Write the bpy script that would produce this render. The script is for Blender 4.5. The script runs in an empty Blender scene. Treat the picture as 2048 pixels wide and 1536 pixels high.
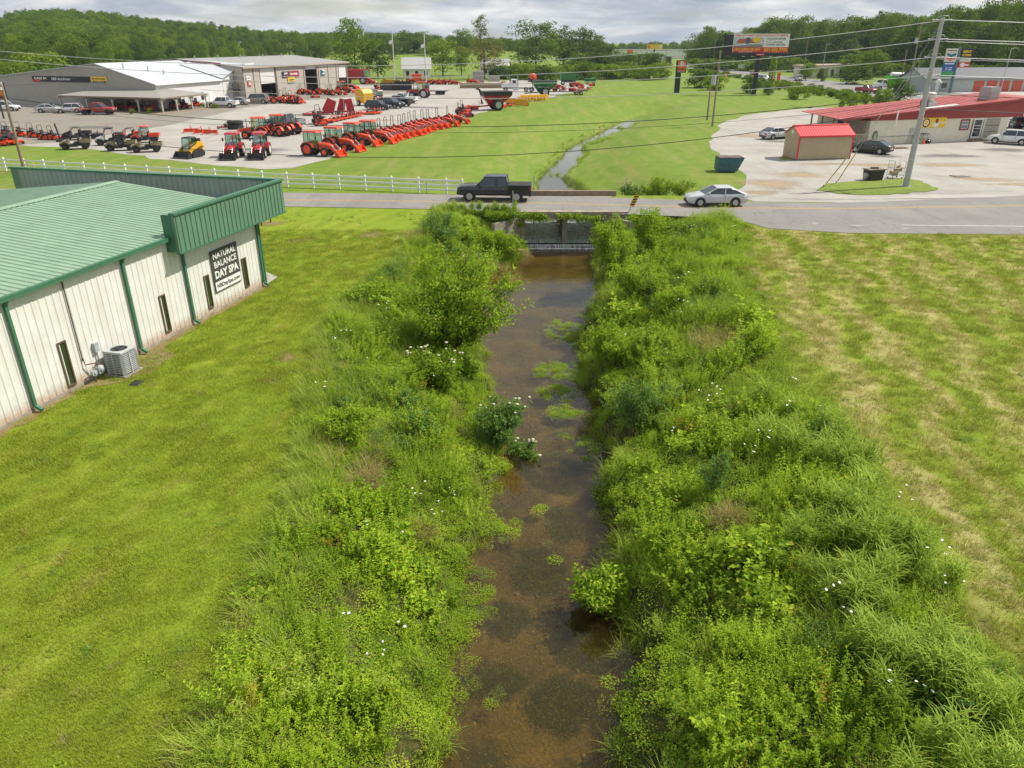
import bpy, math, random
import numpy as np
from mathutils import Vector, Matrix, Euler
random.seed(7); rng = np.random.default_rng(7)
C = bpy.context.scene.collection
SC = bpy.context.scene
# ------------------------------------------------------------------ photogrammetry of the photo (drone 11.7 m up)
F, CX, CY, EYE = 1480.0, 1024.0, 768.0, 11.7
PITCH = math.atan((768 - 80) / F); SP, CP = math.sin(PITCH), math.cos(PITCH)
def ray(px, py):
    a = (px - CX) / F; b = (CY - py) / F
    return (a, CP + b * SP, -SP + b * CP)
def G(px, py, z=0.0):                       # a surveyed pixel to the ground point at height z
    r = ray(px, py); t = (z - EYE) / r[2]
    return (r[0] * t, r[1] * t)
def HY(px, py, Y):                          # x and height of a pixel at a known distance Y
    r = ray(px, py); t = Y / r[1]
    return (r[0] * t, EYE + r[2] * t)
def sstep(a, b, x):
    t = np.clip((x - a) / (b - a), 0, 1); return t * t * (3 - 2 * t)

# ------------------------------------------------------------------ tagging
def tag(o, label=None, cat=None, group=None, kind=None):
    if label: o['label'] = label
    if cat: o['category'] = cat
    if group: o['group'] = group
    if kind: o['kind'] = kind
    return o
def thing(name, label, cat, loc=(0, 0, 0), rz=0.0, group=None):
    o = bpy.data.objects.new(name, None); C.objects.link(o)
    o.empty_display_size = .3
    o.location = loc; o.rotation_euler = (0, 0, rz)
    return tag(o, label, cat, group)
CHILD = {}
def link(o, parent=None):
    C.objects.link(o)
    if parent is not None:
        o.parent = parent; CHILD.setdefault(parent.name, []).append(o)
    return o
def copy_tree(o, loc, rz, label=None, group=None, scale=None, swap=None):
    c = o.copy(); C.objects.link(c); c.location = loc; c.rotation_euler = (0, 0, rz)
    if label: c['label'] = label
    if group: c['group'] = group
    if scale: c.scale = scale if hasattr(scale, '__len__') else (scale,) * 3
    def rec(src, dst):
        for ch in CHILD.get(src.name, []):
            k = ch.copy(); link(k, dst)
            if swap and k.type == 'MESH' and len(k.data.materials) and k.data.materials[0] and k.data.materials[0].name in swap:
                k.material_slots[0].link = 'OBJECT'; k.material_slots[0].material = swap[k.data.materials[0].name]
            rec(ch, k)
    rec(o, c)
    return c

# ------------------------------------------------------------------ materials
MATS = {}
def nodes_of(m):
    m.use_nodes = True; nt = m.node_tree
    for n in list(nt.nodes): nt.nodes.remove(n)
    return nt
class NT:
    def __init__(s, nt): s.t = nt
    def n(s, typ, **kw):
        n = s.t.nodes.new(typ)
        ins = kw.pop('ins', None)
        for k, v in kw.items(): setattr(n, k, v)
        if ins:
            for k, v in ins.items():
                if hasattr(v, 'is_output') or isinstance(v, bpy.types.NodeSocket): s.t.links.new(v, n.inputs[k])
                else: n.inputs[k].default_value = v
        return n
    def l(s, a, b): s.t.links.new(a, b)
    def math(s, op, a, b=None, c=None, clamp=False):
        n = s.t.nodes.new('ShaderNodeMath'); n.operation = op; n.use_clamp = clamp
        for i, v in enumerate((a, b, c)):
            if v is None: continue
            if isinstance(v, bpy.types.NodeSocket): s.l(v, n.inputs[i])
            else: n.inputs[i].default_value = v
        return n.outputs[0]
    def mix(s, f, a, b, blend='MIX'):
        n = s.t.nodes.new('ShaderNodeMix'); n.data_type = 'RGBA'; n.blend_type = blend
        for i, v in ((0, f), (6, a), (7, b)):
            if isinstance(v, bpy.types.NodeSocket): s.l(v, n.inputs[i])
            elif i == 0: n.inputs[0].default_value = v
            else: n.inputs[i].default_value = (*v[:3], 1)
        return n.outputs[2]
    def noise(s, vec, scale, detail=4, rough=.55, dist=0):
        n = s.t.nodes.new('ShaderNodeTexNoise')
        n.inputs['Scale'].default_value = scale; n.inputs['Detail'].default_value = detail
        n.inputs['Roughness'].default_value = rough; n.inputs['Distortion'].default_value = dist
        if vec is not None: s.l(vec, n.inputs['Vector'])
        return n.outputs['Fac']
    def ramp(s, f, stops):
        n = s.t.nodes.new('ShaderNodeValToRGB'); e = n.color_ramp.elements
        while len(e) > 1: e.remove(e[-1])
        for i, (p, c) in enumerate(stops):
            x = e[0] if i == 0 else e.new(p)
            x.position = p; x.color = (*c, 1) if hasattr(c, '__len__') else (c, c, c, 1)
        s.l(f, n.inputs[0]); return n.outputs[0]
    def rng(s, f, a, b, c=0., d=1.):
        n = s.t.nodes.new('ShaderNodeMapRange'); s.l(f, n.inputs[0])
        for i, v in zip((1, 2, 3, 4), (a, b, c, d)): n.inputs[i].default_value = v
        return n.outputs[0]
    def stretch(s, vec, sc, rot=0):
        n = s.t.nodes.new('ShaderNodeMapping'); s.l(vec, n.inputs[0])
        n.inputs['Scale'].default_value = sc; n.inputs['Rotation'].default_value = (0, 0, rot)
        return n.outputs[0]
    def out(s, sh, bump=None):
        o = s.t.nodes.new('ShaderNodeOutputMaterial'); s.l(sh, o.inputs[0])
def bumpn(t, h, strength=.3, dist=.05):
    b = t.n('ShaderNodeBump'); b.inputs['Strength'].default_value = strength; b.inputs['Distance'].default_value = dist
    t.l(h, b.inputs['Height']); return b.outputs[0]
def pm(name, col, rough=.55, var=.18, scale=2.5, metal=0., bump=0., coat=0., dirt=0., spec=.5):
    """plain surface with grain, wear and a little dirt"""
    if name in MATS: return MATS[name]
    m = bpy.data.materials.new(name); t = NT(nodes_of(m)); MATS[name] = m
    tc = t.n('ShaderNodeTexCoord').outputs['Object']
    nz = t.noise(tc, scale, 5, .6)
    c1 = tuple(max(0, x * (1 - var)) for x in col); c2 = tuple(min(1, x * (1 + var)) for x in col)
    colr = t.mix(t.rng(nz, .3, .7), c1, c2)
    if dirt:
        d = t.rng(t.noise(tc, scale * .45, 6, .7), .52, .72)
        colr = t.mix(t.math('MULTIPLY', d, dirt), colr, (.16, .12, .08))
    p = t.n('ShaderNodeBsdfPrincipled'); t.l(colr, p.inputs['Base Color'])
    t.l(t.rng(nz, .3, .7, max(.02, rough - .08), min(1, rough + .08)), p.inputs['Roughness'])
    p.inputs['Metallic'].default_value = metal; p.inputs['Coat Weight'].default_value = coat
    p.inputs['Specular IOR Level'].default_value = spec
    if bump:
        t.l(bumpn(t, t.noise(tc, scale * 8, 4), bump, .02), p.inputs['Normal'])
    t.out(p.outputs[0]); return m
def glass(name, col=(.02, .025, .03), rough=.06):
    if name in MATS: return MATS[name]
    m = bpy.data.materials.new(name); t = NT(nodes_of(m)); MATS[name] = m
    p = t.n('ShaderNodeBsdfPrincipled'); p.inputs['Base Color'].default_value = (*col, 1)
    p.inputs['Roughness'].default_value = rough; p.inputs['Specular IOR Level'].default_value = .8
    t.out(p.outputs[0]); return m
def leafmat(name, dark, light, hue_inst=.25, patch=.5, trans=.35, yellow=(.30, .30, .03), yel=.12, pscale=.35):
    """leaf: tone per leaf (attribute v), per plant (random) and per patch of the stand"""
    if name in MATS: return MATS[name]
    m = bpy.data.materials.new(name); t = NT(nodes_of(m)); MATS[name] = m
    v = t.n('ShaderNodeAttribute', attribute_name='v').outputs['Fac']
    r = t.n('ShaderNodeObjectInfo').outputs['Random']
    pos = t.n('ShaderNodeNewGeometry').outputs['Position']
    nz = t.rng(t.noise(pos, pscale, 3, .6), .3, .7)
    f = t.math('ADD', t.math('MULTIPLY', v, .5), t.math('MULTIPLY', nz, patch))
    f = t.math('ADD', f, t.math('MULTIPLY', t.math('SUBTRACT', r, .5), hue_inst), clamp=True)
    c = t.mix(f, dark, light)
    y = t.math('MULTIPLY', t.math('GREATER_THAN', t.math('FRACT', t.math('MULTIPLY', t.math('ADD', v, r), 7.31)), 1 - yel), .65)
    c = t.mix(y, c, yellow)
    d = t.n('ShaderNodeBsdfPrincipled'); t.l(c, d.inputs['Base Color']); d.inputs['Roughness'].default_value = .6
    d.inputs['Specular IOR Level'].default_value = .12
    tr = t.n('ShaderNodeBsdfTranslucent'); t.l(t.mix(.5, c, (.30, .42, .03), 'MIX'), tr.inputs[0])
    mx = t.n('ShaderNodeMixShader'); mx.inputs[0].default_value = trans
    t.l(d.outputs[0], mx.inputs[1]); t.l(tr.outputs[0], mx.inputs[2]); t.out(mx.outputs[0]); return m

# ------------------------------------------------------------------ mesh builder: collects shapes, links them as ONE mesh object
def frame_from(d):
    d = Vector(d).normalized(); up = Vector((0, 0, 1)) if abs(d.z) < .95 else Vector((1, 0, 0))
    x = d.cross(up).normalized(); y = x.cross(d).normalized(); return x, y, d
class MB:
    def __init__(s): s.v = []; s.f = []; s.mi = []; s.cur = 0; s.sm = []
    def add(s, vs, fs, smooth=False):
        b = len(s.v); s.v += [tuple(p) for p in vs]; s.f += [tuple(i + b for i in q) for q in fs]
        s.mi += [s.cur] * len(fs); s.sm += [smooth] * len(fs); return s
    def box(s, c, d, rz=0, ry=0, rx=0, taper=1., tapy=None):
        M = Euler((rx, ry, rz)).to_matrix(); tapy = taper if tapy is None else tapy; vs = []
        for sz in (-1, 1):
            k = 1 if sz < 0 else taper; k2 = 1 if sz < 0 else tapy
            for sx, sy in ((-1, -1), (1, -1), (1, 1), (-1, 1)):
                vs.append(Vector(c) + M @ Vector((sx * d[0] / 2 * k, sy * d[1] / 2 * k2, sz * d[2] / 2)))
        return s.add(vs, [(3, 2, 1, 0), (4, 5, 6, 7), (0, 1, 5, 4), (1, 2, 6, 5), (2, 3, 7, 6), (3, 0, 4, 7)])
    def b2(s, lo, hi):
        return s.box([(a + b) / 2 for a, b in zip(lo, hi)], [abs(b - a) for a, b in zip(lo, hi)])
    def cyl(s, p0, p1, r0, r1=None, n=10, cap=True):
        r1 = r0 if r1 is None else r1; p0 = Vector(p0); p1 = Vector(p1); x, y, d = frame_from(p1 - p0); vs = []
        for p, r in ((p0, r0), (p1, r1)):
            for i in range(n):
                a = 2 * math.pi * i / n; vs.append(p + x * (r * math.cos(a)) + y * (r * math.sin(a)))
        fs = [(i, (i + 1) % n, n + (i + 1) % n, n + i) for i in range(n)]
        s.add(vs, fs, n > 6)
        if cap: s.add(vs, [tuple(reversed(range(n))), tuple(range(n, 2 * n))])
        return s
    def tube(s, pts, r, n=6, r1=None):
        pts = [Vector(p) for p in pts]; vs = []; m = len(pts)
        for k, p in enumerate(pts):
            d = (pts[min(k + 1, m - 1)] - pts[max(k - 1, 0)]); x, y, _ = frame_from(d)
            rr = r if r1 is None else r + (r1 - r) * k / (m - 1)
            for i in range(n):
                a = 2 * math.pi * i / n; vs.append(p + x * (rr * math.cos(a)) + y * (rr * math.sin(a)))
        fs = [(k * n + i, k * n + (i + 1) % n, (k + 1) * n + (i + 1) % n, (k + 1) * n + i) for k in range(m - 1) for i in range(n)]
        s.add(vs, fs, True); s.add(vs, [tuple(reversed(range(n))), tuple(range((m - 1) * n, m * n))]); return s
    def prism(s, poly, axis, a, b):
        """poly in the plane normal to axis ('x': (y,z), 'y': (x,z), 'z': (x,y)), swept from a to b"""
        def pt(p, t): return {'x': (t, p[0], p[1]), 'y': (p[0], t, p[1]), 'z': (p[0], p[1], t)}[axis]
        n = len(poly); vs = [pt(p, a) for p in poly] + [pt(p, b) for p in poly]
        return s.add(vs, [tuple(reversed(range(n))), tuple(range(n, 2 * n))] + [(i, (i + 1) % n, n + (i + 1) % n, n + i) for i in range(n)])
    def loft(s, rings, smooth=True, caps=True):
        n = len(rings[0]); vs = [p for r in rings for p in r]
        fs = [(k * n + i, k * n + (i + 1) % n, (k + 1) * n + (i + 1) % n, (k + 1) * n + i) for k in range(len(rings) - 1) for i in range(n)]
        s.add(vs, fs, smooth)
        if caps: s.add(vs, [tuple(reversed(range(n))), tuple(range((len(rings) - 1) * n, len(rings) * n))])
        return s
    def quad(s, a, b, c, d): return s.add([a, b, c, d], [(0, 1, 2, 3)])
    def ell(s, c, r, n=10, m=6):
        vs = []; fs = []
        for j in range(m + 1):
            th = math.pi * j / m
            for i in range(n):
                a = 2 * math.pi * i / n
                vs.append((c[0] + r[0] * math.sin(th) * math.cos(a), c[1] + r[1] * math.sin(th) * math.sin(a), c[2] + r[2] * math.cos(th)))
        for j in range(m):
            for i in range(n): fs.append((j * n + i, (j + 1) * n + i, (j + 1) * n + (i + 1) % n, j * n + (i + 1) % n))
        return s.add(vs, fs, True)
    def lathe(s, prof, axis, c, n=18, caps=True):
        """prof [(r, t)] round the given axis at centre c"""
        rings = []
        for r, t in prof:
            ring = []
            for i in range(n):
                a = 2 * math.pi * i / n; u, w = r * math.cos(a), r * math.sin(a)
                ring.append({'x': (c[0] + t, c[1] + u, c[2] + w), 'y': (c[0] + u, c[1] + t, c[2] + w), 'z': (c[0] + u, c[1] + w, c[2] + t)}[axis])
            rings.append(ring)
        return s.loft(rings, True, caps)
    def mesh(s, name, *mats):
        me = bpy.data.meshes.new(name); me.from_pydata(s.v, [], s.f); 
        for m in mats: me.materials.append(m)
        me.polygons.foreach_set('material_index', s.mi); me.polygons.foreach_set('use_smooth', s.sm)
        me.update(); return me
    def build(s, name, mat, parent=None, loc=None, rz=0.):
        mats = mat if isinstance(mat, (list, tuple)) else [mat]
        o = bpy.data.objects.new(name, s.mesh(name, *mats)); link(o, parent)
        if loc is not None: o.location = loc
        if rz: o.rotation_euler = (0, 0, rz)
        return o
def np_mesh(name, v, f, mat, attr=None, smooth=False, fattr=None):
    me = bpy.data.meshes.new(name); k = f.shape[1]
    me.vertices.add(len(v)); me.vertices.foreach_set('co', np.ascontiguousarray(v, dtype=np.float32).ravel())
    me.loops.add(f.size); me.loops.foreach_set('vertex_index', np.ascontiguousarray(f, dtype=np.int32).ravel())
    me.polygons.add(len(f)); me.polygons.foreach_set('loop_start', np.arange(0, f.size, k, dtype=np.int32))
    try: me.polygons.foreach_set('loop_total', np.full(len(f), k, dtype=np.int32))
    except Exception: pass
    for n, a in (attr or {}).items():
        at = me.attributes.new(n, 'FLOAT', 'POINT'); at.data.foreach_set('value', np.ascontiguousarray(a, dtype=np.float32))
    for n, a in (fattr or {}).items():
        at = me.attributes.new(n, 'FLOAT', 'FACE'); at.data.foreach_set('value', np.ascontiguousarray(a, dtype=np.float32))
    me.polygons.foreach_set('use_smooth', np.full(len(f), smooth, dtype=bool))
    if mat: 
        for m in (mat if isinstance(mat, (list, tuple)) else [mat]): me.materials.append(m)
    me.update(calc_edges=True); me.validate(); return me

# ------------------------------------------------------------------ camera, sun, sky
cam = bpy.data.cameras.new('camera'); co = bpy.data.objects.new('camera', cam); C.objects.link(co)
cam.sensor_fit = 'HORIZONTAL'; cam.sensor_width = 36; cam.lens = 36 * F / 2048; cam.clip_end = 6000; cam.clip_start = .2
co.location = (0, 0, EYE); co.rotation_euler = (math.pi / 2 - PITCH, 0, 0); SC.camera = co
SUN_EL, SUN_AZ = math.radians(50), math.radians(72)      # azimuth from +Y towards +X
sd = Vector((math.sin(SUN_AZ) * math.cos(SUN_EL), math.cos(SUN_AZ) * math.cos(SUN_EL), math.sin(SUN_EL)))
su = bpy.data.lights.new('sun', 'SUN'); su.energy = 4.6; su.angle = math.radians(.6); su.color = (1, .945, .84)
so = bpy.data.objects.new('sun', su); C.objects.link(so); so.rotation_euler = (-sd).to_track_quat('-Z', 'Y').to_euler(); so.location = (60, 20, 80)
W = bpy.data.worlds.new('World'); SC.world = W; W.use_nodes = True
wt = NT(W.node_tree)
for n in list(wt.t.nodes): wt.t.nodes.remove(n)
sky = wt.n('ShaderNodeTexSky', sky_type='NISHITA', sun_disc=False, sun_elevation=SUN_EL, sun_rotation=SUN_AZ, altitude=200, air_density=1.2, dust_density=2.0)
tc = wt.n('ShaderNodeTexCoord').outputs['Generated']
sx = wt.n('ShaderNodeSeparateXYZ', ins={0: tc})
den = wt.math('ADD', wt.math('MAXIMUM', sx.outputs[2], 0), .16)
cv = wt.n('ShaderNodeCombineXYZ', ins={0: wt.math('DIVIDE', sx.outputs[0], den), 1: wt.math('DIVIDE', sx.outputs[1], den), 2: wt.math('MULTIPLY', sx.outputs[2], 9)}).outputs[0]
n1 = wt.noise(cv, .9, 7, .55, .3)
n2 = wt.noise(wt.stretch(cv, (1, .8, 1)), 1.5, 8, .56, .35)
cl = wt.ramp(n2, [(.33, (2.5, 2.9, 3.55)), (.45, (3.4, 3.7, 4.2)), (.55, (4.9, 5.0, 5.1)), (.68, (6.7, 6.65, 6.5))])
mask = wt.rng(n1, .33, .47, .45, 1.)
bg = wt.n('ShaderNodeBackground', ins={0: wt.mix(mask, sky.outputs[0], cl), 1: .122})
wo = wt.n('ShaderNodeOutputWorld', ins={0: bg.outputs[0]})
SC.view_settings.view_transform = 'Standard'; SC.view_settings.look = 'None'; SC.view_settings.exposure = 0.27; SC.view_settings.gamma = 1
SC.render.engine = 'CYCLES'
cy = SC.cycles
cy.max_bounces = 8; cy.diffuse_bounces = 3; cy.glossy_bounces = 3; cy.transmission_bounces = 5; cy.transparent_max_bounces = 8
cy.volume_bounces = 0; cy.sample_clamp_indirect = 6; cy.caustics_reflective = False; cy.caustics_refractive = False
cy.use_adaptive_sampling = True; cy.adaptive_threshold = .007; cy.use_denoising = True
# ================================================================== ground
WATER, WATER_UP = -2.5, -2.05
_dn = np.array([[-9, -2.2, 2.2], [4, -2.0, 2.2], [9, -1.75, 2.25], [10.9, -1.66, 2.36], [13.6, -1.55, 2.95], [16, -1.4, 3.0], [19.2, -1.0, 2.95], [22, -.5, 3.2], [25, -.3, 3.7],
                [30, -1.0, 3.4], [35.2, -1.6, 3.25], [40, -2.2, 4.4], [43, -2.5, 5.3], [47, -2.1, 5.6], [50.5, -.6, 5.9], [53, .8, 6.2], [55.2, .95, 7.0], [56, .95, 7.0]])
_upL = [G(*p, WATER_UP) for p in [(1074, 386), (1077, 357), (1100, 335), (1115, 322), (1130, 305), (1135, 297), (1165, 281), (1195, 267), (1240, 245), (1280, 231), (1307, 225.5), (1340, 222)]]
_upR = [G(*p, WATER_UP) for p in [(1168, 386), (1122, 359), (1150, 335), (1172, 310), (1162, 296), (1212, 277), (1262, 256), (1284, 240), (1310, 228), (1342, 223)]]
_upL = [(.95, 62.2)] + [p for p in _upL if p[1] > 63.2] + [(60, 172)]
_upR = [(7.0, 62.2)] + [p for p in _upR if p[1] > 63.2] + [(60, 170.5)]
UPL, UPR = np.array(sorted(_upL, key=lambda p: p[1])), np.array(sorted(_upR, key=lambda p: p[1]))
_vl = np.array([[0, -5.7], [9, -5.8], [11.4, -5.9], [14, -6.0], [17, -6.2], [20.9, -6.85], [24.6, -7.6], [30.2, -8.4], [35, -8.3], [42.4, -6.7], [50, -6.2], [55, -6.0], [58, -5]])
_vr = np.array([[0, 10.2], [11, 10.3], [14, 10.2], [17.4, 10.4], [22, 11.1], [25.5, 10.8], [32, 11.9], [40.3, 13.3], [47, 15.2], [51.5, 16.2], [54, 16.2]])
def chL(y): return np.where(y < 58.5, np.interp(y, _dn[:, 0], _dn[:, 1]), np.interp(y, UPL[:, 1], UPL[:, 0])) + .22 * np.sin(y * 1.7) * (y < 50) + .13 * np.sin(y * 3.9 + 1) * (y < 50)
def chR(y): return np.where(y < 58.5, np.interp(y, _dn[:, 0], _dn[:, 2]), np.interp(y, UPR[:, 1], UPR[:, 0])) + .2 * np.sin(y * 1.3 + 2) * (y < 50) + .14 * np.sin(y * 4.3) * (y < 50)
def vegL(y): return np.interp(y, _vl[:, 0], _vl[:, 1])
def vegR(y): return np.interp(y, _vr[:, 0], _vr[:, 1])
def waves(x, y):
    return (np.sin(x * 1.7 + y * .9) + np.sin(x * .8 - y * 1.6 + 1) + np.sin(x * 3.1 + y * 2.3 + 2) * .5 + np.sin(x * 2.2 - y * 3.7) * .5) / 3
def height(x, y):
    x = np.asarray(x, float); y = np.asarray(y, float)
    L, R = chL(y), chR(y); d = np.maximum(L - x, x - R); left = x < (L + R) / 2
    # downstream: steep overgrown banks
    bw = np.where(left, np.clip(L - vegL(y) - .3, 2, 9), np.clip((vegR(y) - R) * .75, 3, 8))
    t = np.clip(d / bw, 0, 1)
    prof = np.where(left, t ** .75, np.minimum(1, .35 * sstep(0, .12, t) + .65 * t))
    bank = (WATER - .12) * (1 - sstep(0, 1, prof) * .55 - prof * .45) + .10 * waves(x, y) * sstep(0, .25, t) * (1 - sstep(.8, 1, t))
    bed = WATER - .12 - .22 * sstep(0, .7, -d) - .07 * (waves(x * 1.3, y * 1.1) + 1)
    dn = np.where(d < 0, bed, bank)
    dn = np.where(t >= 1, 0, dn)
    # upstream: mown bowl with a low cut edge at the water
    t2 = np.clip(d / np.where(left, 8.0, 9.0), 0, 1)
    up = np.where(d < 0, WATER_UP - .08 - .25 * sstep(0, 1, -d), (WATER_UP + .5 * sstep(0, .05, t2)) * (1 - sstep(0, 1, t2)))
    up = up * (1 - sstep(158, 170, y))
    h = np.where(y < 58.5, dn, up)
    # the made ground under the road beside the culvert is level
    mid = (y > 55.2) & (y < 62.3) & ((x < .9) | (x > 7.05)); h = np.where(mid, 0, h)
    ch = (y > 55.0) & (y < 62.4) & (x >= .9) & (x <= 7.05); h = np.where(ch, -2.75, h)
    # far hills
    h = h + 15 * np.exp(-(((x + 330) / 190) ** 2 + ((y - 560) / 150) ** 2)) + 7 * np.exp(-(((x + 75) / 90) ** 2 + ((y - 560) / 120) ** 2)) * (y > 300) * sstep(55, 5, x)
    h = h + 12 * np.exp(-(((x - 400) / 170) ** 2 + ((y - 480) / 170) ** 2)) * sstep(150, 250, x)
    return h
def hz(x, y): return float(height(np.array([x]), np.array([y]))[0])

def axis(segs):
    out = []
    for a, b, st in segs: out += list(np.arange(a, b, st))
    return np.array(out + [segs[-1][1]])
gx = axis([(-1500, -400, 100), (-400, -60, 20), (-60, -20, 4), (-20, -9, 1), (-9, -3, .3), (-3, 8, .22), (8, 18, .35), (18, 40, 1.5), (40, 140, 10), (140, 400, 20), (400, 1500, 100)])
gy = axis([(-30, 6, 3), (6, 30, .25), (30, 56, .33), (56, 64, .3), (64, 140, 1.0), (140, 180, 2), (180, 600, 14), (600, 3000, 150)])
X, Y = np.meshgrid(gx, gy); V = np.stack([X.ravel(), Y.ravel(), height(X, Y).ravel()], 1)
nx, ny = len(gx), len(gy); ii = (np.arange(ny - 1)[:, None] * nx + np.arange(nx - 1)[None]).ravel()
FQ = np.stack([ii, ii + 1, ii + nx + 1, ii + nx], 1)
xs, ys = V[:, 0], V[:, 1]
wob = .35 * waves(xs * 1.4, ys * 1.2)
dch = np.maximum(chL(ys) - xs, xs - chR(ys))
m_field = sstep(0, .9, xs - vegR(ys) + .5 + wob) * (ys < 54.5)
m_bank = sstep(-.3, .5, xs - vegL(ys) + wob * .7) * sstep(-.4, .8, vegR(ys) - xs + .2 + wob) * (ys < 56)
m_bed = np.where(ys < 58.5, sstep(.25, -.05, dch), sstep(.3, .0, dch) * sstep(150, 138, ys))
m_lawn = (xs < vegL(ys) + .5) * (ys < 58)
def rowwave(t, pos, cx_, cy_, period, wob):
    sp_ = t.n('ShaderNodeSeparateXYZ', ins={0: pos}); p = t.math('ADD', t.math('MULTIPLY', sp_.outputs[0], cx_ * 6.2832 / period), t.math('MULTIPLY', sp_.outputs[1], cy_ * 6.2832 / period))
    return t.math('ADD', t.math('MULTIPLY', t.math('SINE', t.math('ADD', p, t.math('MULTIPLY', t.noise(pos, .22, 3, .6), wob))), .5), .5)
def lawn_col(t, pos):
    fine = t.noise(pos, 9, 4, .7); mid = t.noise(pos, 1.1, 5, .6); big = t.noise(pos, .16, 4, .6)
    lane = t.noise(t.stretch(pos, (.95, .045, 1), math.radians(-24)), 1.0, 4, .6, .3)
    lane = t.math('ADD', t.math('MULTIPLY', lane, .72), t.math('MULTIPLY', rowwave(t, pos, .906, -.423, 1.5, 4.), .17))
    g = t.ramp(t.math('ADD', t.math('MULTIPLY', mid, .34), t.math('MULTIPLY', lane, .68)), [(.36, (.175, .248, .016)), (.52, (.235, .300, .022)), (.66, (.310, .345, .045))])
    g = t.mix(t.rng(big, .40, .64, 0, .7), g, (.215, .298, .020))
    straw = t.math('MULTIPLY', t.rng(t.math('ADD', t.math('MULTIPLY', lane, .6), t.math('MULTIPLY', mid, .4)), .54, .70), .42)
    g = t.mix(straw, g, (.38, .345, .10))
    g = t.mix(t.math('MULTIPLY', t.rng(t.noise(pos, .28, 5, .7), .63, .74), .5), g, (.40, .29, .13))
    farmix = t.math('MULTIPLY', t.rng(t.noise(t.stretch(pos, (.5, .07, 1), math.radians(-38)), 1, 5, .65), .46, .66), .75)
    sy = t.n('ShaderNodeSeparateXYZ', ins={0: pos}).outputs[1]; isfar = t.rng(sy, 58, 66)
    g = t.mix(t.math('MULTIPLY', isfar, .65), g, (.135, .215, .036)); g = t.mix(t.math('MULTIPLY', isfar, farmix), g, (.265, .265, .075)); g = t.mix(t.math('MULTIPLY', isfar, t.math('MULTIPLY', t.rng(t.noise(pos, .55, 6, .7), .48, .68), .55)), g, (.095, .165, .025))
    return g, fine, mid, big
def field_col(t, pos):
    mid = t.noise(pos, 1.1, 5, .6); mott = t.noise(pos, 26, 3, .7)
    rows = t.noise(t.stretch(pos, (.47, .030, 1), math.radians(10.5)), 1, 4, .55, .25)
    rows = t.math('ADD', t.math('MULTIPLY', rows, .66), t.math('MULTIPLY', rowwave(t, pos, .983, -.184, 2.5, 14.), .30))
    hf = t.math('ADD', t.math('MULTIPLY', rows, .50), t.math('ADD', t.math('MULTIPLY', mid, .24), t.math('MULTIPLY', t.noise(pos, 4.2, 6, .8), .42)))
    c = t.ramp(hf, [(.40, (.150, .230, .016)), (.54, (.225, .290, .026)), (.61, (.315, .315, .080)), (.73, (.480, .400, .190))])
    return t.mix(t.rng(mott, .45, .75, 0, .4), c, (.17, .18, .035)), mott
def ground_mat():
    m = bpy.data.materials.new('ground_grass'); t = NT(nodes_of(m))
    pos = t.n('ShaderNodeNewGeometry').outputs['Position']
    A = lambda n: t.n('ShaderNodeAttribute', attribute_name=n).outputs['Fac']
    g, fine, mid, big = lawn_col(t, pos); fcol, mott = field_col(t, pos)
    sx_ = t.n('ShaderNodeSeparateXYZ', ins={0: pos}).outputs[1]
    g = t.mix(t.rng(fine, .42, .75, 0, .5), g, t.mix(.55, g, (.07, .09, .010)))
    c = t.mix(A('field'), g, fcol)
    # soil and litter below the bank growth
    soil = t.ramp(t.noise(pos, 5, 5, .7), [(.35, (.035, .040, .012)), (.55, (.075, .080, .020)), (.72, (.15, .11, .05))])
    c = t.mix(A('bank'), c, soil)
    # creek bed: silt, algae and flat stones
    vor = t.n('ShaderNodeTexVoronoi', feature='F1'); t.l(t.stretch(pos, (1, .75, .2)), vor.inputs['Vector']); vor.inputs['Scale'].default_value = 11; vor.inputs['Randomness'].default_value = 1
    st = t.n('ShaderNodeSeparateColor', ins={0: vor.outputs['Color']}).outputs[0]
    edge = t.rng(vor.outputs['Distance'], .25, .62)
    bedn = t.noise(pos, .55, 5, .65)
    bed = t.ramp(bedn, [(.33, (.046, .034, .008)), (.5, (.118, .086, .020)), (.67, (.210, .150, .040))])
    bed = t.mix(t.math('MULTIPLY', t.math('GREATER_THAN', st, .45), .65), bed, t.mix(st, bed, (.16, .11, .05)))
    bed = t.mix(t.math('MULTIPLY', edge, .22), bed, (.045, .030, .010))
    bed = t.mix(t.rng(t.noise(pos, 13, 4, .75), .40, .66, .75, 0), bed, t.mix(.6, bed, (.012, .009, .004))); bed = t.mix(t.rng(t.noise(t.stretch(pos, (1, .8, 1)), 19, 3, .7), .60, .74, 0, .45), bed, (.26, .19, .085))
    bed = t.mix(t.math('MULTIPLY', t.rng(t.noise(pos, .9, 5, .7, .6), .53, .64), .8), bed, (.028, .032, .008))
    isup = t.rng(sx_, 58, 59)
    c = t.mix(t.math('MULTIPLY', A('bed'), t.math('SUBTRACT', 1, t.math('MULTIPLY', isup, .5))), c, bed)
    p = t.n('ShaderNodeBsdfPrincipled'); t.l(c, p.inputs['Base Color']); p.inputs['Roughness'].default_value = .9; p.inputs['Specular IOR Level'].default_value = .15
    hgt = t.math('ADD', t.math('MULTIPLY', fine, .5), t.math('ADD', t.math('MULTIPLY', mott, .5), t.math('MULTIPLY', A('bed'), t.math('MULTIPLY', t.math('SUBTRACT', 1, vor.outputs['Distance']), .3))))
    t.l(bumpn(t, hgt, .8, .09), p.inputs['Normal']); t.out(p.outputs[0]); return m
ground = bpy.data.objects.new('ground', np_mesh('ground', V, FQ, ground_mat(), {'field': m_field, 'bank': m_bank, 'bed': m_bed, 'lawn': m_lawn}, smooth=True))
link(ground); tag(ground, kind='structure')

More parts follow.
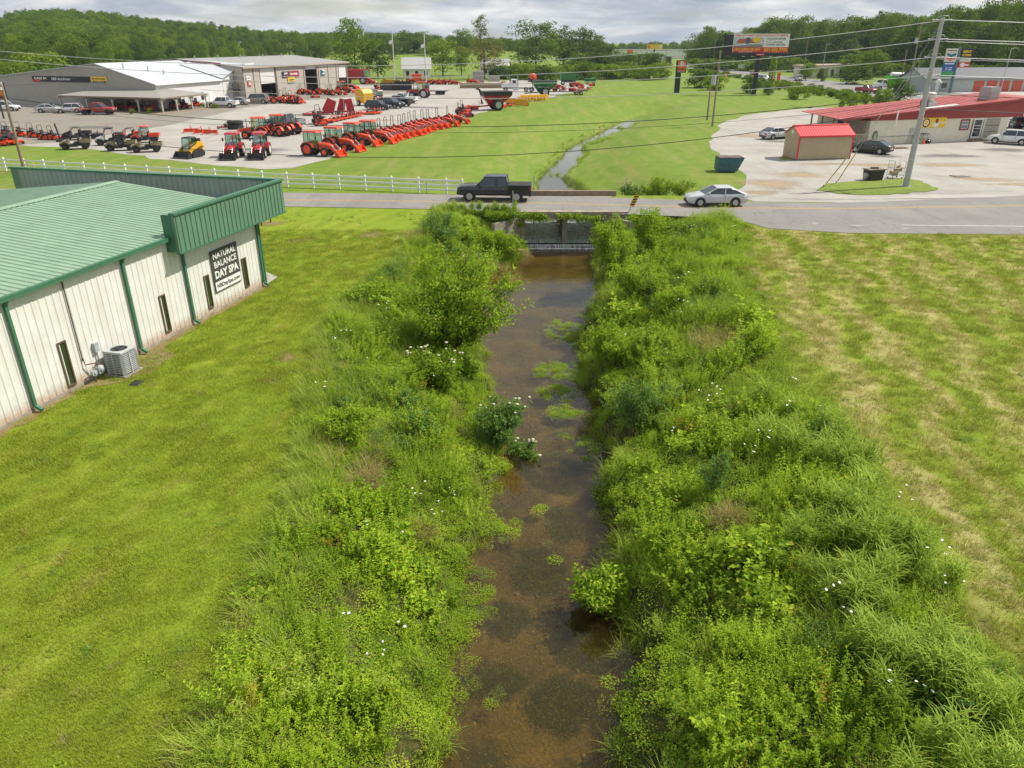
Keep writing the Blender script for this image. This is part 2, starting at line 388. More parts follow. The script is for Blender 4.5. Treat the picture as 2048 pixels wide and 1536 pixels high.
# ------------------------------------------------------------------ water
def water_mat(name, tint, body, amp, dist=.05, bw_=.16):
    m = bpy.data.materials.new(name); t = NT(nodes_of(m))
    pos = t.n('ShaderNodeNewGeometry').outputs['Position']
    rp = t.math('ADD', t.noise(t.stretch(pos, (1.1, 3.0, 1)), 1.3, 4, .6, .6), t.math('MULTIPLY', t.noise(pos, 7, 3, .6), .25))
    nrm = bumpn(t, rp, amp, dist)
    fr = t.n('ShaderNodeFresnel', ins={'IOR': 1.33, 'Normal': nrm}).outputs[0]
    gl = t.n('ShaderNodeBsdfGlossy', ins={'Roughness': .04, 'Normal': nrm, 'Color': (1, 1, 1, 1)})
    tr = t.n('ShaderNodeBsdfTransparent', ins={0: (*tint, 1)}); df = t.n('ShaderNodeBsdfDiffuse', ins={0: (*body, 1)})
    a = t.n('ShaderNodeMixShader', ins={0: bw_}); t.l(tr.outputs[0], a.inputs[1]); t.l(df.outputs[0], a.inputs[2])
    b = t.n('ShaderNodeMixShader'); t.l(t.math('MULTIPLY', fr, 1.15, clamp=True), b.inputs[0]); t.l(a.outputs[0], b.inputs[1]); t.l(gl.outputs[0], b.inputs[2])
    t.out(b.outputs[0]); return m
def ribbon(name, ys_, fl, fr_, z, mat, ext=.35):
    n = 8; v = []; f = []
    for y in ys_:
        l, r = float(fl(np.array([y]))[0]) - ext, float(fr_(np.array([y]))[0]) + ext
        v += [(l + (r - l) * i / n, y, z) for i in range(n + 1)]
    for k in range(len(ys_) - 1):
        for i in range(n): a = k * (n + 1) + i; f.append((a, a + 1, a + n + 2, a + n + 1))
    o = bpy.data.objects.new(name, np_mesh(name, np.array(v), np.array(f), mat, smooth=True)); link(o); return tag(o, kind='structure')
MW = water_mat('creek_water', (.95, .88, .60), (.22, .165, .055), .12, .05, .07)
ribbon('creek_water', np.arange(-6, 54.6, .5), chL, chR, WATER, MW)
ribbon('stream_water', np.arange(62.3, 160, .7), chL, chR, WATER_UP, water_mat('stream_water', (.75, .72, .6), (.13, .12, .08), .10), ext=.1)

# ------------------------------------------------------------------ paved and gravelled sheets
def sheet(name, pts, z, mat, jit=0., step=3.0, seed=1):
    r = random.Random(seed); out = []
    n = len(pts)
    for i in range(n):
        a, b = Vector(pts[i]), Vector(pts[(i + 1) % n]); d = (b - a); k = max(1, min(40, int(d.length / step))) if jit else 1
        nrm = Vector((-d.y, d.x)).normalized() if d.length else Vector((0, 0))
        for j in range(k):
            p = a + d * j / k; out.append(p + nrm * (r.uniform(-jit, jit) if j else 0))
    me = bpy.data.meshes.new(name); me.from_pydata([(p.x, p.y, z) for p in out], [], [tuple(range(len(out)))])
    me.materials.append(mat); me.update()
    if me.polygons[0].normal.z < 0: me.flip_normals()
    o = bpy.data.objects.new(name, me); link(o); return tag(o, kind='structure')
def paved(name, a, b, stain, scale=1., tracks=.3, bump=.25, cracks=False):
    m = bpy.data.materials.new(name); t = NT(nodes_of(m)); pos = t.n('ShaderNodeNewGeometry').outputs['Position']
    f = t.math('ADD', t.math('MULTIPLY', t.noise(pos, .22 * scale, 5, .65), .7), t.math('MULTIPLY', t.noise(pos, 5 * scale, 4, .7), .35))
    c = t.mix(t.rng(f, .40, .66), a, b)
    c = t.mix(t.math('MULTIPLY', t.rng(t.noise(t.stretch(pos, (.9, .12, 1), math.radians(75)), .55, 5, .65), .52, .68), tracks), c, stain)
    if cracks:
        vc = t.n('ShaderNodeTexVoronoi', feature='DISTANCE_TO_EDGE'); dn = t.n('ShaderNodeVectorMath', operation='ADD'); t.l(pos, dn.inputs[0]); nc = t.n('ShaderNodeTexNoise'); nc.inputs['Scale'].default_value = 1.2; t.l(pos, nc.inputs['Vector']); t.l(nc.outputs['Color'], dn.inputs[1]); t.l(dn.outputs[0], vc.inputs['Vector']); vc.inputs['Scale'].default_value = .28
        c = t.mix(t.math('MULTIPLY', t.rng(vc.outputs['Distance'], .0, .012, .7, 0), t.rng(t.noise(pos, .12, 3), .42, .55)), c, (.07, .068, .065))
    gr = t.noise(pos, 30 * scale, 2, .7); c = t.mix(t.rng(gr, .35, .7, 0, .35), c, tuple(x * .72 for x in a))
    p = t.n('ShaderNodeBsdfPrincipled'); t.l(c, p.inputs['Base Color']); p.inputs['Roughness'].default_value = .9; p.inputs['Specular IOR Level'].default_value = .2
    t.l(bumpn(t, gr, bump, .03), p.inputs['Normal']); t.out(p.outputs[0]); return m
M_road = paved('road_asphalt', (.215, .205, .190), (.285, .270, .248), (.16, .155, .15), 1, .5, .12, True)
M_grav = paved('pale_gravel', (.335, .318, .285), (.455, .432, .392), (.30, .26, .20), 1, .45, .4)
M_lotasph = paved('lot_asphalt', (.235, .21, .175), (.29, .262, .22), (.20, .18, .15), .6, .45, .12, True)
M_conc = paved('concrete', (.38, .36, .33), (.47, .45, .41), (.3, .28, .24), 1, .25, .1)
M_hwy = paved('highway_asphalt', (.22, .215, .21), (.27, .265, .255), (.15, .15, .15), .5, .35, .1)
M_clay = paved('orange_clay', (.42, .30, .18), (.50, .38, .25), (.36, .27, .18), 1, .4, .4)
NEAR = [(-160, 66), (-60, 60.9), (-18, 57.7), (-6.3, 56.75), (.4, 55.75), (7.6, 54.95), (15.6, 53.6), (16.7, 52.0), (17.6, 50.3), (22.5, 49.0), (33.9, 48.5), (120, 48.2)]
FAR = [(120, 68.5), (43.3, 62.6), (29.7, 59.6), (23.7, 59.0), (14.3, 60.2), (8.6, 61.2), (1.5, 62.2), (-5.2, 62.6), (-19.6, 63.5), (-60, 66.3), (-160, 72)]
sheet('road', NEAR + FAR, .03, M_road)
def lines_mat(name, col, wear):
    m = bpy.data.materials.new(name); t = NT(nodes_of(m)); pos = t.n('ShaderNodeNewGeometry').outputs['Position']
    w = t.rng(t.noise(pos, 3, 5, .75), .35, .65, 0, wear)
    p = t.n('ShaderNodeBsdfPrincipled'); t.l(t.mix(w, col, (.26, .245, .22)), p.inputs['Base Color']); p.inputs['Roughness'].default_value = .8; t.out(p.outputs[0]); return m
M_yel = lines_mat('yellow_paint', (.62, .36, .06), .75); M_wht = lines_mat('white_paint', (.72, .71, .68), .6)
def stripe(name, pts, w, z, mat):
    v = []; 
    for k, p in enumerate(pts):
        a, b = Vector(pts[max(k - 1, 0)]), Vector(pts[min(k + 1, len(pts) - 1)]); d = (b - a).normalized(); n = Vector((-d.y, d.x)) * w / 2
        v += [(p[0] - n.x, p[1] - n.y, z), (p[0] + n.x, p[1] + n.y, z)]
    f = [(2 * k, 2 * k + 2, 2 * k + 3, 2 * k + 1) for k in range(len(pts) - 1)]
    me = bpy.data.meshes.new(name); me.from_pydata(v, [], f); me.materials.append(mat); me.update()
    if me.polygons[0].normal.z < 0: me.flip_normals()
    o = bpy.data.objects.new(name, me); link(o); return tag(o, kind='structure')
ctr = [G(*p) for p in [(800, 403), (904, 405), (1030, 406), (1200, 410), (1360, 414), (1520, 417), (1690, 418), (2048, 412)]]
ctr = [(-120, 66.2), (-50, 61.8)] + ctr + [(110, 65)]
for s in (-.13, .13): stripe('road_marking', [(x, y + s) for x, y in ctr], .11, .036, M_yel)
stripe('road_marking', [G(1803, 451), G(1920, 452), G(2048, 453.5), (110, 51)], .11, .036, M_wht)
# right-hand gravel lot round the store and its verge
lot = [G(*p) for p in [(1640, 405), (1575, 404), (1508, 403), (1486, 396), (1476, 380), (1492, 362), (1478, 340), (1442, 312), (1420, 288), (1424, 270), (1446, 246), (1490, 231), (1560, 222), (1640, 214)]]
sheet('gravel_lot', lot + [(52, 150), (140, 150), (140, 66), (43, 62.5), (30, 59.5)], .012, M_grav, .5, 2.2, 4)
sheet('concrete_apron', [G(*p) for p in [(1762, 398.5), (1820, 392), (1920, 388), (2048, 383)]] + [(70, 66.5), (70, 64)] + [G(*p) for p in [(2048, 392), (1900, 397)]], .034, M_conc, .15, 1.5, 3)
def soft_patch(name, px, py, rx_, ry_, z, mat, rot=0., n=28, m=9):
    cx_, cy_ = G(px, py); v = [(0, 0, 0)]; at = [1.]; f = []
    for k in range(1, m + 1):
        for i in range(n): a = 6.2832 * i / n; q = k / m * (1 + .12 * math.sin(3 * a + px) + .08 * math.sin(7 * a)); v.append((rx_ * q * math.cos(a), ry_ * q * math.sin(a), 0)); at.append(1 - k / m)
    f3 = [(0, 1 + i, 1 + (i + 1) % n, 1 + (i + 1) % n) for i in range(n)]; f = [(1 + (k - 1) * n + i, 1 + k * n + i, 1 + k * n + (i + 1) % n, 1 + (k - 1) * n + (i + 1) % n) for k in range(1, m) for i in range(n)]
    me = bpy.data.meshes.new(name); me.from_pydata(v, [], [q[:3] for q in f3] + f); me.materials.append(mat); aa = me.attributes.new('fade', 'FLOAT', 'POINT'); aa.data.foreach_set('value', np.array(at, np.float32)); me.update()
    if me.polygons[0].normal.z < 0: me.flip_normals()
    o = bpy.data.objects.new(name, me); link(o); o.location = (cx_, cy_, z); o.rotation_euler = (0, 0, rot); return tag(o, kind='structure')
def soft_mat(name, a, b, sc=1.):
    m = bpy.data.materials.new(name); t = NT(nodes_of(m)); pos = t.n('ShaderNodeNewGeometry').outputs['Position']; nz = t.noise(pos, 1.1 * sc, 6, .72)
    p = t.n('ShaderNodeBsdfPrincipled'); t.l(t.mix(t.rng(t.noise(pos, 3 * sc, 5, .7), .35, .65), a, b), p.inputs['Base Color']); p.inputs['Roughness'].default_value = .95; p.inputs['Specular IOR Level'].default_value = .1
    fa = t.n('ShaderNodeAttribute', attribute_name='fade').outputs['Fac']; al = t.rng(t.math('ADD', t.math('MULTIPLY', fa, .9), nz), .62, 1.25, 0, .75)
    tr = t.n('ShaderNodeBsdfTransparent'); mx = t.n('ShaderNodeMixShader'); t.l(al, mx.inputs[0]); t.l(tr.outputs[0], mx.inputs[1]); t.l(p.outputs[0], mx.inputs[2]); t.out(mx.outputs[0]); return m
MS_clay = soft_mat('clay_wash', (.40, .29, .18), (.46, .36, .25)); MS_soil = soft_mat('bare_earth', (.24, .165, .085), (.36, .26, .14), 2.5); MS_gr = soft_mat('gravel_spill', (.38, .365, .33), (.46, .44, .41)); MS_tyre = soft_mat('oily_stain', (.16, .155, .145), (.22, .21, .2), .6)
for q in ((1545, 368, 3.6, 3.4), (1600, 350, 3.0, 2.5), (1520, 385, 2.2, 1.5), (1960, 358, 4.5, 1.7, -.35), (2040, 369, 4.0, 1.2), (1740, 330, 4.5, 1.6), (1500, 272, 3.0, 3.0), (1640, 328, 3.5, 1.0), (1900, 330, 5, 2.0)): soft_patch('clay_patch', q[0], q[1], q[2], q[3], .02, MS_clay, q[4] if len(q) > 4 else 0.)
for q in ((1770, 313, 2.6, 1.6), (1900, 312, 5, 2.0), (1560, 283, 3, 1.6), (2010, 300, 4, 2.4)): soft_patch('lot_stain', q[0], q[1], q[2], q[3], .024, MS_tyre)
for q in ((575, 715, .55, .8), (540, 760, .5, .4), (820, 525, .8, .5), (515, 1215, .3, .35), (470, 1290, .25, .5), (410, 1480, .2, .4), (770, 585, .9, .5), (745, 470, 1.4, 1.4), (600, 480, 1.3, .7)): soft_patch('bare_patch', q[0], q[1], q[2], q[3], .012, MS_soil, .4)
for q in ((1715, 452, 1.6, .5), (1630, 448, .5, .9), (1810, 458, .8, .35), (1490, 393, 1.6, .8), (1600, 398, 3.0, .5), (1700, 399, 3.2, .5)): soft_patch('road_gravel', q[0], q[1], q[2], q[3], .038, MS_gr)
for k in range(9): soft_patch('yard_stain', (300, 520, 650, 600, 760, 840, 900, 180, 420)[k], (290, 300, 270, 230, 240, 215, 195, 255, 215)[k], 3 + k % 3 * 2, 1.6 + k % 2, .036 if k > 6 else .02, MS_tyre if k % 2 else MS_clay, -.3)
# dealership yard
yard = [G(*p) for p in [(-60, 283), (0, 287), (60, 293), (150, 297), (250, 309), (340, 320), (430, 331), (480, 334), (530, 339), (585, 336), (620, 327), (660, 318), (720, 297), (800, 274), (860, 257), (912, 241), (960, 226), (1010, 212), (1060, 202), (1110, 193), (1150, 184), (1185, 172)]]
sheet('gravel_yard', yard + [(18, 250), (-10, 285), (-60, 300), (-150, 290), (-160, 120)], .012, M_grav, .7, 2.5, 5)
asp = [G(*p) for p in [(-80, 300), (0, 293), (60, 288), (150, 281), (240, 266), (340, 250), (420, 231), (500, 213), (600, 202), (700, 193), (790, 187), (850, 184)]]
sheet('asphalt_yard', asp + [(-25, 215), (-40, 212), (-46, 205), (-60, 165), (-66, 146), (-130, 158), (-150, 110)], .03, M_lotasph, .12, 4, 6)
# highway
hn = [(78, 120), (78, 330), (84, 420), (99, 520), (135, 760), (200, 1100)]; hf = [(218, 1095), (151, 756), (112, 517), (98, 417), (95, 330), (101, 230), (108, 190), (108, 120)]
sheet('highway', hn + hf, .05, M_hwy)
for off, mt, w in ((9.0, M_yel, .3), (9.6, M_yel, .3), (1.2, M_wht, .25), (15.8, M_wht, .25)):
    stripe('highway_marking', [(x + off, y) for x, y in hn], w, .06, mt)
for k in range(34):
    for off in (5.0, 13.0): stripe('highway_marking', [(78 + off, 150 + k * 6), (78 + off, 152.6 + k * 6)], .2, .06, M_wht)
sheet('storage_yard', [(108, 150), (108, 215), (250, 235), (250, 150)], .03, M_conc, .2, 4, 7)
# grass verge island beside the road: a low mound of its own
isl = [G(*p) for p in [(1632, 381), (1648, 371), (1680, 365), (1740, 362), (1800, 357), (1845, 363), (1878, 377), (1850, 385), (1790, 388), (1735, 391), (1675, 388)]]
M_isl = bpy.data.materials.new('verge_grass'); _t = NT(nodes_of(M_isl)); _p = _t.n('ShaderNodeNewGeometry').outputs['Position']
_b = _t.n('ShaderNodeBsdfPrincipled'); _t.l(_t.ramp(_t.noise(_p, 1.2, 6, .7), [(.3, (.11, .17, .012)), (.55, (.18, .24, .020)), (.72, (.27, .28, .06))]), _b.inputs['Base Color']); _b.inputs['Roughness'].default_value = .9
_t.l(bumpn(_t, _t.noise(_p, 12, 4, .7), .8, .08), _b.inputs['Normal']); _t.out(_b.outputs[0])
sheet('verge_lawn', isl, .045, M_isl, .35, .8, 11)
sheet('verge_lawn', [G(*p) for p in [(1558, 315), (1580, 311), (1600, 317), (1590, 321), (1565, 320)]], .02, M_isl, .2, .6, 12)
# ================================================================== plants
def leaves(P, D, Nn, L, Wd, fold=.15):
    """kite-shaped leaves: base P, direction D, normal N, length L, width W (arrays) -> verts, quads"""
    D = D / np.linalg.norm(D, axis=1, keepdims=True)
    S = np.cross(D, Nn); S /= np.linalg.norm(S, axis=1, keepdims=True) + 1e-9
    Nn = np.cross(S, D); L = L[:, None]; Wd = Wd[:, None]
    m = P + D * L * .45
    v = np.stack([P, m + S * Wd / 2 + Nn * L * fold * .5, P + D * L - Nn * L * fold, m - S * Wd / 2 + Nn * L * fold * .5], 1).reshape(-1, 3)
    return v, np.arange(len(P) * 4).reshape(-1, 4)
def blades(P, az, lean, L, Wd, seg=3, droop=.9):
    """arching grass blades"""
    n = len(P); S = np.stack([-np.sin(az), np.cos(az), np.zeros(n)], 1); vs = []
    pos = P.copy(); ang = lean.copy()
    for k in range(seg + 1):
        w = (Wd * (1 - .85 * k / seg))[:, None] / 2
        vs += [pos - S * w, pos + S * w]
        d = np.stack([np.cos(az) * np.sin(ang), np.sin(az) * np.sin(ang), np.cos(ang)], 1)
        pos = pos + d * (L / seg)[:, None]; ang = ang + droop * (.4 + .6 * k / seg) / seg * 2
    v = np.stack(vs, 1); m = 2 * (seg + 1); f = []
    for k in range(seg): f.append(np.stack([np.arange(n) * m + 2 * k + j for j in (0, 1, 3, 2)], 1))
    return v.reshape(-1, 3), np.concatenate(f), seg
def unit(n, r): v = r.normal(size=(n, 3)); return v / np.linalg.norm(v, axis=1, keepdims=True)
def leaf_mesh(name, P, D, Nn, L, Wd, mat, r, extra=None, fold=.15):
    v, f = leaves(P, D, Nn, L, Wd, fold); return np_mesh(name, v, f, mat, fattr={'v': r.random(len(f))})
def weed(seed, h=.8, spread=.28, stems=7, per=14, ll=.10, lw=.05, mat=None, name='weed'):
    r = np.random.default_rng(seed); Ps = []; Ds = []
    for s in range(stems):
        a = r.random() * 6.28; lean = r.random() * .5; hh = h * r.uniform(.6, 1.1); b = np.array([math.cos(a), math.sin(a), 0]) * spread * r.random()
        for k in range(per):
            t = .25 + .75 * (k + r.random()) / per; p = b + np.array([math.cos(a) * lean * t * t * hh, math.sin(a) * lean * t * t * hh, hh * t])
            az = k * 2.4 + r.random(); Ps.append(p); Ds.append((math.cos(az), math.sin(az), r.uniform(-.25, .7)))
    P = np.array(Ps); D = np.array(Ds); n = len(P)
    N = np.stack([-D[:, 0] * D[:, 2], -D[:, 1] * D[:, 2], np.ones(n)], 1) + r.normal(size=(n, 3)) * .3
    return leaf_mesh(name, P, D, N, ll * r.uniform(.6, 1.3, n), lw * r.uniform(.7, 1.3, n), mat, r)
def grassclump(seed, n=70, L=.9, w=.011, spread=.22, lean=.5, droop=.9, mat=None, az0=None, seg=3):
    r = np.random.default_rng(seed); a = r.random(n) * 6.28; rad = spread * np.sqrt(r.random(n)); P = np.stack([rad * np.cos(a), rad * np.sin(a), np.zeros(n)], 1)
    az = a + r.normal(size=n) * .9 if az0 is None else az0 + r.normal(size=n) * .8
    v, f, sg = blades(P, az, np.abs(r.normal(size=n)) * lean * .7 + .05, L * r.uniform(.5, 1.15, n), w * r.uniform(.7, 1.3, n), seg, droop)
    return np_mesh('grass_clump', v, f, mat, fattr={'v': np.tile(r.random(n), sg)})
def cover(seed, n=130, R=.32, h=.2, ll=.05, lw=.035, mat=None):
    r = np.random.default_rng(seed); a = r.random(n) * 6.28; rad = R * np.sqrt(r.random(n))
    P = np.stack([rad * np.cos(a), rad * np.sin(a), h * r.random(n) * (1 - (rad / R) ** 2 * .6)], 1); az = r.random(n) * 6.28
    D = np.stack([np.cos(az), np.sin(az), r.uniform(-.2, .5, n)], 1); N = np.stack([r.normal(size=n) * .3, r.normal(size=n) * .3, np.ones(n)], 1)
    return leaf_mesh('cover', P, D, N, ll * r.uniform(.6, 1.4, n), lw * r.uniform(.7, 1.3, n), mat, r)

def scatter(name, protos, P, rot, scl, idx):
    """ONE stuff object whose points carry copies of the prototype meshes"""
    me = bpy.data.meshes.new(name); n = len(P); me.vertices.add(n); me.vertices.foreach_set('co', P.astype(np.float32).ravel())
    a = me.attributes.new('rot', 'FLOAT_VECTOR', 'POINT'); a.data.foreach_set('vector', rot.astype(np.float32).ravel())
    a = me.attributes.new('scl', 'FLOAT', 'POINT'); a.data.foreach_set('value', scl.astype(np.float32))
    a = me.attributes.new('idx', 'INT', 'POINT'); a.data.foreach_set('value', idx.astype(np.int32)); me.update()
    o = bpy.data.objects.new(name, me); link(o); tag(o, kind='stuff')
    ng = bpy.data.node_groups.new(name, 'GeometryNodeTree'); ng.is_modifier = True
    ng.interface.new_socket('Geometry', in_out='INPUT', socket_type='NodeSocketGeometry'); ng.interface.new_socket('Geometry', in_out='OUTPUT', socket_type='NodeSocketGeometry')
    N = ng.nodes; Lk = ng.links; gi = N.new('NodeGroupInput'); go = N.new('NodeGroupOutput'); j = N.new('GeometryNodeJoinGeometry')
    def attr(nm, ty):
        q = N.new('GeometryNodeInputNamedAttribute'); q.data_type = ty; q.inputs['Name'].default_value = nm; return q.outputs['Attribute']
    ar, as_, ai = attr('rot', 'FLOAT_VECTOR'), attr('scl', 'FLOAT'), attr('idx', 'INT')
    for k, pmesh in enumerate(protos):
        po = bpy.data.objects.new(name + '_source', pmesh)
        oi = N.new('GeometryNodeObjectInfo'); oi.inputs['Object'].default_value = po
        cp = N.new('FunctionNodeCompare'); cp.data_type = 'INT'; cp.operation = 'EQUAL'
        ins = [s for s in cp.inputs if s.enabled and s.type == 'INT'] or [cp.inputs[2], cp.inputs[3]]
        Lk.new(ai, cp.inputs[2]); cp.inputs[3].default_value = k
        ip = N.new('GeometryNodeInstanceOnPoints'); Lk.new(gi.outputs[0], ip.inputs['Points']); Lk.new(cp.outputs[0], ip.inputs['Selection'])
        Lk.new(oi.outputs['Geometry'], ip.inputs['Instance']); Lk.new(ar, ip.inputs['Rotation']); Lk.new(as_, ip.inputs['Scale']); Lk.new(ip.outputs[0], j.inputs[0])
    Lk.new(j.outputs[0], go.inputs[0])
    o.modifiers.new('scatter', 'NODES').node_group = ng
    return o
def spots(n, x0, x1, y0, y1, keep, r, near=1.0):
    x = r.uniform(x0, x1, n); y = y0 + (y1 - y0) * r.random(n) ** near; k = keep(x, y); x, y = x[k], y[k]
    return np.stack([x, y, height(x, y)], 1)
def rotz(n, r, tilt=.15): return np.stack([r.normal(size=n) * tilt, r.normal(size=n) * tilt, r.random(n) * 6.28], 1)
def nz2(x, y, s=1.):
    return .5 + .25 * (np.sin(x * 1.3 * s + 1.7 * np.sin(y * .7 * s)) + np.sin(y * 1.1 * s + 1.3 * np.sin(x * .9 * s + 2)))

L_shrub = leafmat('shrub_leaf', (.120, .235, .012), (.530, .700, .050), .3, .45, .4, yel=.06, yellow=(.58, .56, .04))
L_weed = leafmat('weed_leaf', (.110, .220, .012), (.510, .670, .050), .6, .55, .46, yel=.10, yellow=(.50, .50, .06))
L_dark = leafmat('dark_leaf', (.040, .100, .014), (.150, .270, .030), .3, .4, .25, yel=.02)
L_blue = leafmat('bluish_leaf', (.075, .165, .030), (.245, .405, .085), .3, .4, .3, yel=.02)
L_lime = leafmat('lime_leaf', (.150, .270, .014), (.420, .590, .040), .3, .5, .4, yel=.1, yellow=(.58, .54, .04))
L_grass = leafmat('tall_grass_blade', (.170, .260, .024), (.470, .580, .090), .4, .5, .42, yel=.14, yellow=(.52, .46, .14))
L_cane = leafmat('cane_blade', (.200, .310, .030), (.520, .650, .110), .3, .4, .42, yel=.06)
L_straw = leafmat('straw_blade', (.28, .20, .08), (.55, .43, .20), .3, .4, .3, yel=.1, yellow=(.25, .32, .05))
L_rust = leafmat('rust_leaf', (.24, .18, .02), (.50, .28, .04), .3, .4, .3)
def blade_mat(name, fn, mul=1.25):
    m = bpy.data.materials.new(name); t = NT(nodes_of(m)); pos = t.n('ShaderNodeNewGeometry').outputs['Position']
    c = fn(t, pos)[0]; v = t.n('ShaderNodeAttribute', attribute_name='v').outputs['Fac']; r = t.n('ShaderNodeObjectInfo').outputs['Random']
    c = t.mix(v, t.mix(.12, c, (.10, .14, .010)), t.mix(.35, c, (.72, .74, .14)))
    c = t.mix(t.math('MULTIPLY', t.math('GREATER_THAN', v, .93), .7), c, (.50, .42, .20))
    d = t.n('ShaderNodeBsdfDiffuse'); t.l(c, d.inputs[0]); tr = t.n('ShaderNodeBsdfTranslucent'); t.l(c, tr.inputs[0])
    mx = t.n('ShaderNodeMixShader', ins={0: .3}); t.l(d.outputs[0], mx.inputs[1]); t.l(tr.outputs[0], mx.inputs[2]); t.out(mx.outputs[0]); return m
B_lawn = blade_mat('lawn_blade', lawn_col); B_field = blade_mat('field_blade', field_col)
M_petal = pm('white_petal', (.82, .80, .76), .6, .06); M_umbel = pm('cream_umbel', (.50, .48, .32), .7, .12, 20)
M_bark = pm('bark', (.12, .09, .065), .9, .35, 9, bump=.6); M_twig = pm('twig', (.16, .11, .06), .9, .3, 12)

r0 = np.random.default_rng(11)
inL = lambda x, y: (x > vegL(y) + .25 * waves(x * 2, y * 1.7)) & (x < chL(y) + .12)
inR = lambda x, y: (x < vegR(y) - .1 + .45 * waves(x * 1.6, y * 1.4)) & (x > chR(y) - .12)
onbank = lambda x, y: inL(x, y) | inR(x, y)
def bank_u(x, y):     # 0 at the water, 1 at the mown edge
    return np.where(x < (chL(y) + chR(y)) / 2, (chL(y) - x) / (chL(y) - vegL(y)), (x - chR(y)) / (vegR(y) - chR(y)))
ylim = lambda x, y: y < np.where(x < 0, 55.6, np.where(x > 8, 54.0 - .12 * (x - 8), 54.3))
wp = [weed(s, .75, .32, 11, 24, .074, .040, L_weed) for s in range(4)] + [weed(s + 20, 1.0, .28, 9, 30, .070, .024, L_weed) for s in range(3)] + [weed(40, .7, .3, 10, 24, .075, .045, L_blue), weed(41, .8, .3, 10, 24, .07, .04, L_dark), weed(42, .75, .3, 10, 24, .08, .045, L_lime), weed(43, .7, .35, 6, 12, .17, .12, L_weed), weed(44, 1.1, .2, 4, 26, .11, .03, L_grass), weed(45, .9, .25, 6, 16, .07, .03, L_rust)]
P = spots(15000, -9, 17, 8, 56, lambda x, y: onbank(x, y) & ylim(x, y) & (r0.random(len(x)) < .25 + .75 * sstep(.02, .25, bank_u(x, y))) & (nz2(x, y, .8) > .18), r0)
n = len(P); sc_ = .88 * (.45 + .85 * nz2(P[:, 0], P[:, 1], 1.15) ** 1.4 + .5 * (nz2(P[:, 0] + 11, P[:, 1] * 1.1, 2.1) > .8)) * r0.uniform(.7, 1.2, n) * (1 - .45 * sstep(.85, 1.0, bank_u(P[:, 0], P[:, 1]))) * (.6 + .4 * sstep(0, .2, bank_u(P[:, 0], P[:, 1])))
sp = nz2(P[:, 0] + 40, P[:, 1] * .8 + 9, .55)
idx = np.where(r0.random(n) < .55, r0.integers(0, 4, n), r0.integers(4, 7, n)); idx = np.where((sp > .72) & (r0.random(n) < .7), 9, idx); sq = nz2(P[:, 0] * .9 - 21, P[:, 1] + 30, .8); idx = np.where((sq > .74) & (r0.random(n) < .55), 10, idx); idx = np.where((sq < .22) & (r0.random(n) < .35), 11, idx); idx = np.where(r0.random(n) < .022, 12, idx); idx = np.where((sp < .25) & (r0.random(n) < .6), 7 + (r0.random(n) < .5), idx)
tag(scatter('bank_weeds', wp, P, rotz(n, r0, .2), sc_, idx), 'dense mixed green weeds covering both banks of the creek', 'weeds')
# low growth that closes the gaps and creeps down to the water
cp_ = [cover(s, 220, .36, .22, .048, .032, L_weed) for s in range(3)] + [cover(9, 230, .36, .16, .036, .024, L_lime)]
P = spots(15000, -9, 17, 8, 56, lambda x, y: onbank(x, y) & ylim(x, y), r0); n = len(P); u = bank_u(P[:, 0], P[:, 1])
idx = np.where((u < .3) & (r0.random(n) < .55), 3, r0.integers(0, 3, n))
tag(scatter('creeping_weeds', cp_, P, rotz(n, r0, .2), r0.uniform(.7, 1.3, n), idx), 'low creeping green plants on the creek banks', 'weeds')
# tall grass along the mown edges and in drifts on the banks
GRASSP = gp = [grassclump(s, 60, .80, .016, .24, .65, 1.1, L_grass) for s in range(3)] + [grassclump(s + 5, 60, .85, .016, .25, .7, 1.15, L_grass, az0=math.pi * .95) for s in range(2)] + [grassclump(8, 60, .8, .010, .25, .7, 1.1, L_straw)]
edge = lambda x, y: np.where(x < 1, sstep(.68, .86, bank_u(x, y)), .35 * sstep(.75, .95, bank_u(x, y)))
P = spots(11000, -9, 17, 8, 56, lambda x, y: onbank(x, y) & ylim(x, y) & (r0.random(len(x)) < np.maximum(edge(x, y), .45 * (nz2(x - 7, y + 3, .7) > .74) + .30 * (bank_u(x, y) < .10) + .05)), r0); n = len(P)
idx = np.where(P[:, 0] < 1, r0.integers(0, 5, n), r0.integers(0, 3, n)); idx = np.where(r0.random(n) < .10, 5, idx)
tag(scatter('tall_grass', gp, P, np.stack([r0.normal(size=n) * .12, r0.normal(size=n) * .12, np.where(P[:, 0] < 1, r0.normal(size=n) * .7, r0.random(n) * 6.28)], 1), r0.uniform(.55, 1.1, n), idx), 'long arching grass along the mown edge and in drifts on the banks', 'grass')
# coarse broad-bladed cane grass: near right corner, and the stand left of the culvert
def cane(seed, n=26, H=1.3):
    r = np.random.default_rng(seed); v0 = []; f0 = []; vv = []; off = 0
    for k in range(n):
        a = r.random() * 6.28; b = np.array([math.cos(a), math.sin(a), 0]) * .35 * r.random(); hh = H * r.uniform(.6, 1.05); m = 6
        P = np.stack([b + np.array([0, 0, hh * (.35 + .65 * i / m)]) for i in range(m)]); az = np.arange(m) * 2.6 + r.random() * 6.28
        v, f, sg = blades(P, az, np.full(m, .45) + r.random(m) * .3, r.uniform(.35, .65, m), r.uniform(.028, .050, m), 3, 1.1)
        v0.append(v); f0.append(f + off); vv.append(np.tile(r.random(m), sg)); off += len(v)
    return np_mesh('cane', np.concatenate(v0), np.concatenate(f0), L_cane, fattr={'v': np.concatenate(vv)})
ca = [cane(s) for s in range(3)]
